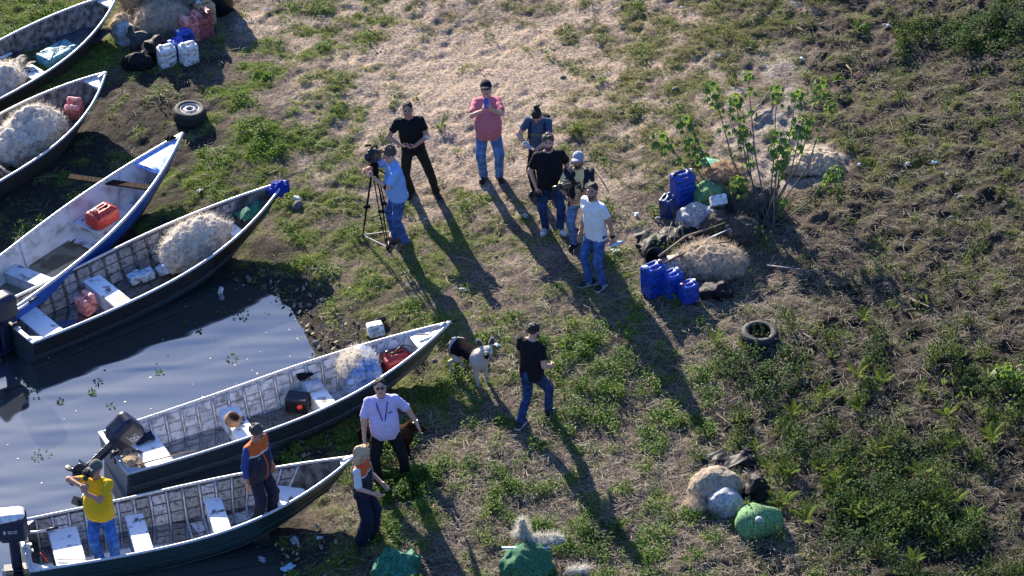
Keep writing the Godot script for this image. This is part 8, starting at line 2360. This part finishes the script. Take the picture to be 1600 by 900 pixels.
	var stick_labels := ["bare dry stick, the second nearest to the pale torn mat", "bare dry stick, the third nearest to the orange brick", "bare dry stick, the nearest to the orange brick", "bare dry stick, the second nearest to the orange brick", "bare dry stick, the third nearest to the pale torn mat", "bare dry stick, the fifth nearest to the orange brick", "bare dry stick, the second nearest to the top corner bush", "bare dry stick, the nearest to the pale torn mat", "bare dry stick, the fifth nearest to the bare tyre", "bare dry stick, the fifth nearest to the young plant at the right border", "bare dry stick, the fourth nearest to the round leaved bush", "bare dry stick, the second nearest to the bare tyre", "bare dry stick, the third nearest to the round leaved bush", "bare dry stick, the second nearest to the green net ball", "bare dry stick, the nearest to the white jug on the mud", "bare dry stick, the nearest to the three blue cans", "bare dry stick, the third nearest to the man in pink", "bare dry stick, the nearest to the walking man", "bare dry stick, the third nearest to the walking man", "bare dry stick, the second nearest to the walking man", "bare dry stick, the second nearest to the dark green net ball", "bare dry stick, the fourth nearest to the young plant at the right border", "bare dry stick, the third nearest to the young plant at the right border", "bare dry stick, the nearest to the round leaved bush", "bare dry stick, the nearest to the man in pink", "bare dry stick, the nearest to the tripod", "bare dry stick, the nearest to the young plant at the right border", "bare dry stick, the second nearest to the young plant at the right border", "bare dry stick, the nearest to the bare tyre", "bare dry stick, the second nearest to the man in pink", "bare dry stick, the fourth nearest to the bare tyre", "bare dry stick, the nearest to the fair haired woman"]
	for i in sticks.size():
		var a: Vector3 = sticks[i][0]
		var b: Vector3 = sticks[i][1]
		var pa := gp(a.x, a.y) + Vector3(0, a.z, 0)
		var pb := gp(b.x, b.y) + Vector3(0, b.z, 0)
		stick(stick_labels[i], [pa, (pa + pb) * 0.5 + Vector3(r.randf_range(-0.06, 0.06), 0.03, r.randf_range(-0.06, 0.06)), pb], 0.013 if i < 8 else 0.008, dry, "dry sticks lying about the bank")
	# floating plants and leaves
	var pads := [Vector3(-7.26, 2.18, 0.200), Vector3(-7.33, 1.89, 0.100), Vector3(-6.98, 3.76, 0.160), Vector3(-4.14, 0.36, 0.160), Vector3(-4.47, 0.25, 0.100), Vector3(-4.99, 0.53, 0.050), Vector3(-4.78, 0.72, 0.050), Vector3(-6.26, 1.95, 0.070), Vector3(-6.35, 2.18, 0.060), Vector3(-6.04, 2.57, 0.060), Vector3(-6.31, 2.26, 0.060), Vector3(-5.34, 1.77, 0.060), Vector3(-6.78, 2.40, 0.060), Vector3(-4.24, 1.50, 0.120), Vector3(-4.05, 1.52, 0.120), Vector3(-3.62, 1.05, 0.050), Vector3(-5.15, 1.72, 0.050), Vector3(-6.65, 2.85, 0.060), Vector3(-6.23, 3.17, 0.050), Vector3(-6.60, 1.54, 0.050)]
	var pm2 := pm(lin(0.06, 0.15, 0.03), 0.6, {"spec": 0.2, "tex": mottle(), "back": Color(0.8, 0.8, 0.8)})
	var pad_labels := ["green floating plant, the second nearest to the weathered boat's stern", "green floating plant, the nearest to the weathered boat's stern", "green floating plant, the fourth nearest to the grey boat's motor", "green floating plant, the second nearest to the floating white bottle", "green floating plant, the nearest to the floating white bottle", "green floating plant, the third nearest to the floating white bottle", "green floating plant, the fourth nearest to the floating white bottle", "green floating plant, the third nearest to the weathered boat's stern", "green floating plant, the third nearest to the grey boat's motor", "green floating plant, the nearest to the grey boat's motor", "green floating plant, the second nearest to the grey boat's motor", "green floating plant, the second nearest to the green boat's bow", "green floating plant, the fifth nearest to the grey boat's motor", "green floating plant, the nearest to the white jug on the mud"]
	for i in mini(pads.size(), 14):
		var q: Vector3 = pads[i]
		var st := st_new(false)
		for k in int(6 + q.z * 60):
			var a := r.randf() * TAU
			var d := sqrt(r.randf()) * q.z
			leaf(st, Transform3D(Basis(Vector3.UP, r.randf() * TAU) * Basis(Vector3.RIGHT, -r.randf_range(0.0, 0.9)), Vector3(cos(a) * d, 0.012, sin(a) * d)), r.randf_range(0.03, 0.05), r.randf_range(0.022, 0.036), 0.2)
		var o := part(self, "floating_plant", done(st), pm2)
		o.position = Vector3(q.x, 0.0, q.y)
		tag(o, pad_labels[i], "water plant", "floating plants between the boats")
	var lt := st_new(false)
	leaf(lt, Transform3D.IDENTITY, 0.035, 0.022, 0.1)
	var xs := [[]]
	var cs := [[]]
	for i in 420:
		var x := r.randf_range(-7.8, -2.9)
		var z := r.randf_range(-0.5, 6.5)
		var sdv := shore(x, z)
		if sdv > -0.02 or r.randf() > exp(sdv * 0.9) + 0.12: continue
		var s := r.randf_range(0.4, 1.3)
		xs[0].append(Transform3D(Basis(Vector3.UP, r.randf() * TAU).scaled(Vector3(s, s, s)), Vector3(x, 0.006, z)))
		cs[0].append(Color(0.42, 0.38, 0.28) if r.randf() < 0.65 else Color(0.06, 0.1, 0.03))
	scatter("floating_leaves", [done(lt)], pm(Color.WHITE, 0.5, {"vc": true}), xs, cs, "dead leaves and flecks floating on the water")
	# chips and dry leaves on the muddy margin
	var ct := st_new(false)
	leaf(ct, Transform3D(Basis(Vector3.RIGHT, -0.3), Vector3.ZERO), 0.07, 0.045, -0.3)
	xs = [[]]
	cs = [[]]
	for i in 2600:
		var x := r.randf_range(-4.2, -0.6)
		var z := r.randf_range(-0.6, 8.5)
		var sdv := shore(x, z)
		if sdv < -0.03 or sdv > 1.5 or r.randf() > 1.1 - sdv: continue
		var q := gp(x, z)
		if off_limits(q): continue
		var s := r.randf_range(0.3, 1.3)
		xs[0].append(Transform3D(Basis(Vector3.UP, r.randf() * TAU).scaled(Vector3(s, s, s)), q + Vector3(0, 0.015, 0)))
		cs[0].append(Color(0.34, 0.26, 0.19).lerp(Color(0.08, 0.06, 0.045), r.randf()))
	scatter("dead_leaves", [done(ct)], pm(Color.WHITE, 0.7, {"vc": true}), xs, cs, "dead leaves and bark chips on the muddy margin")
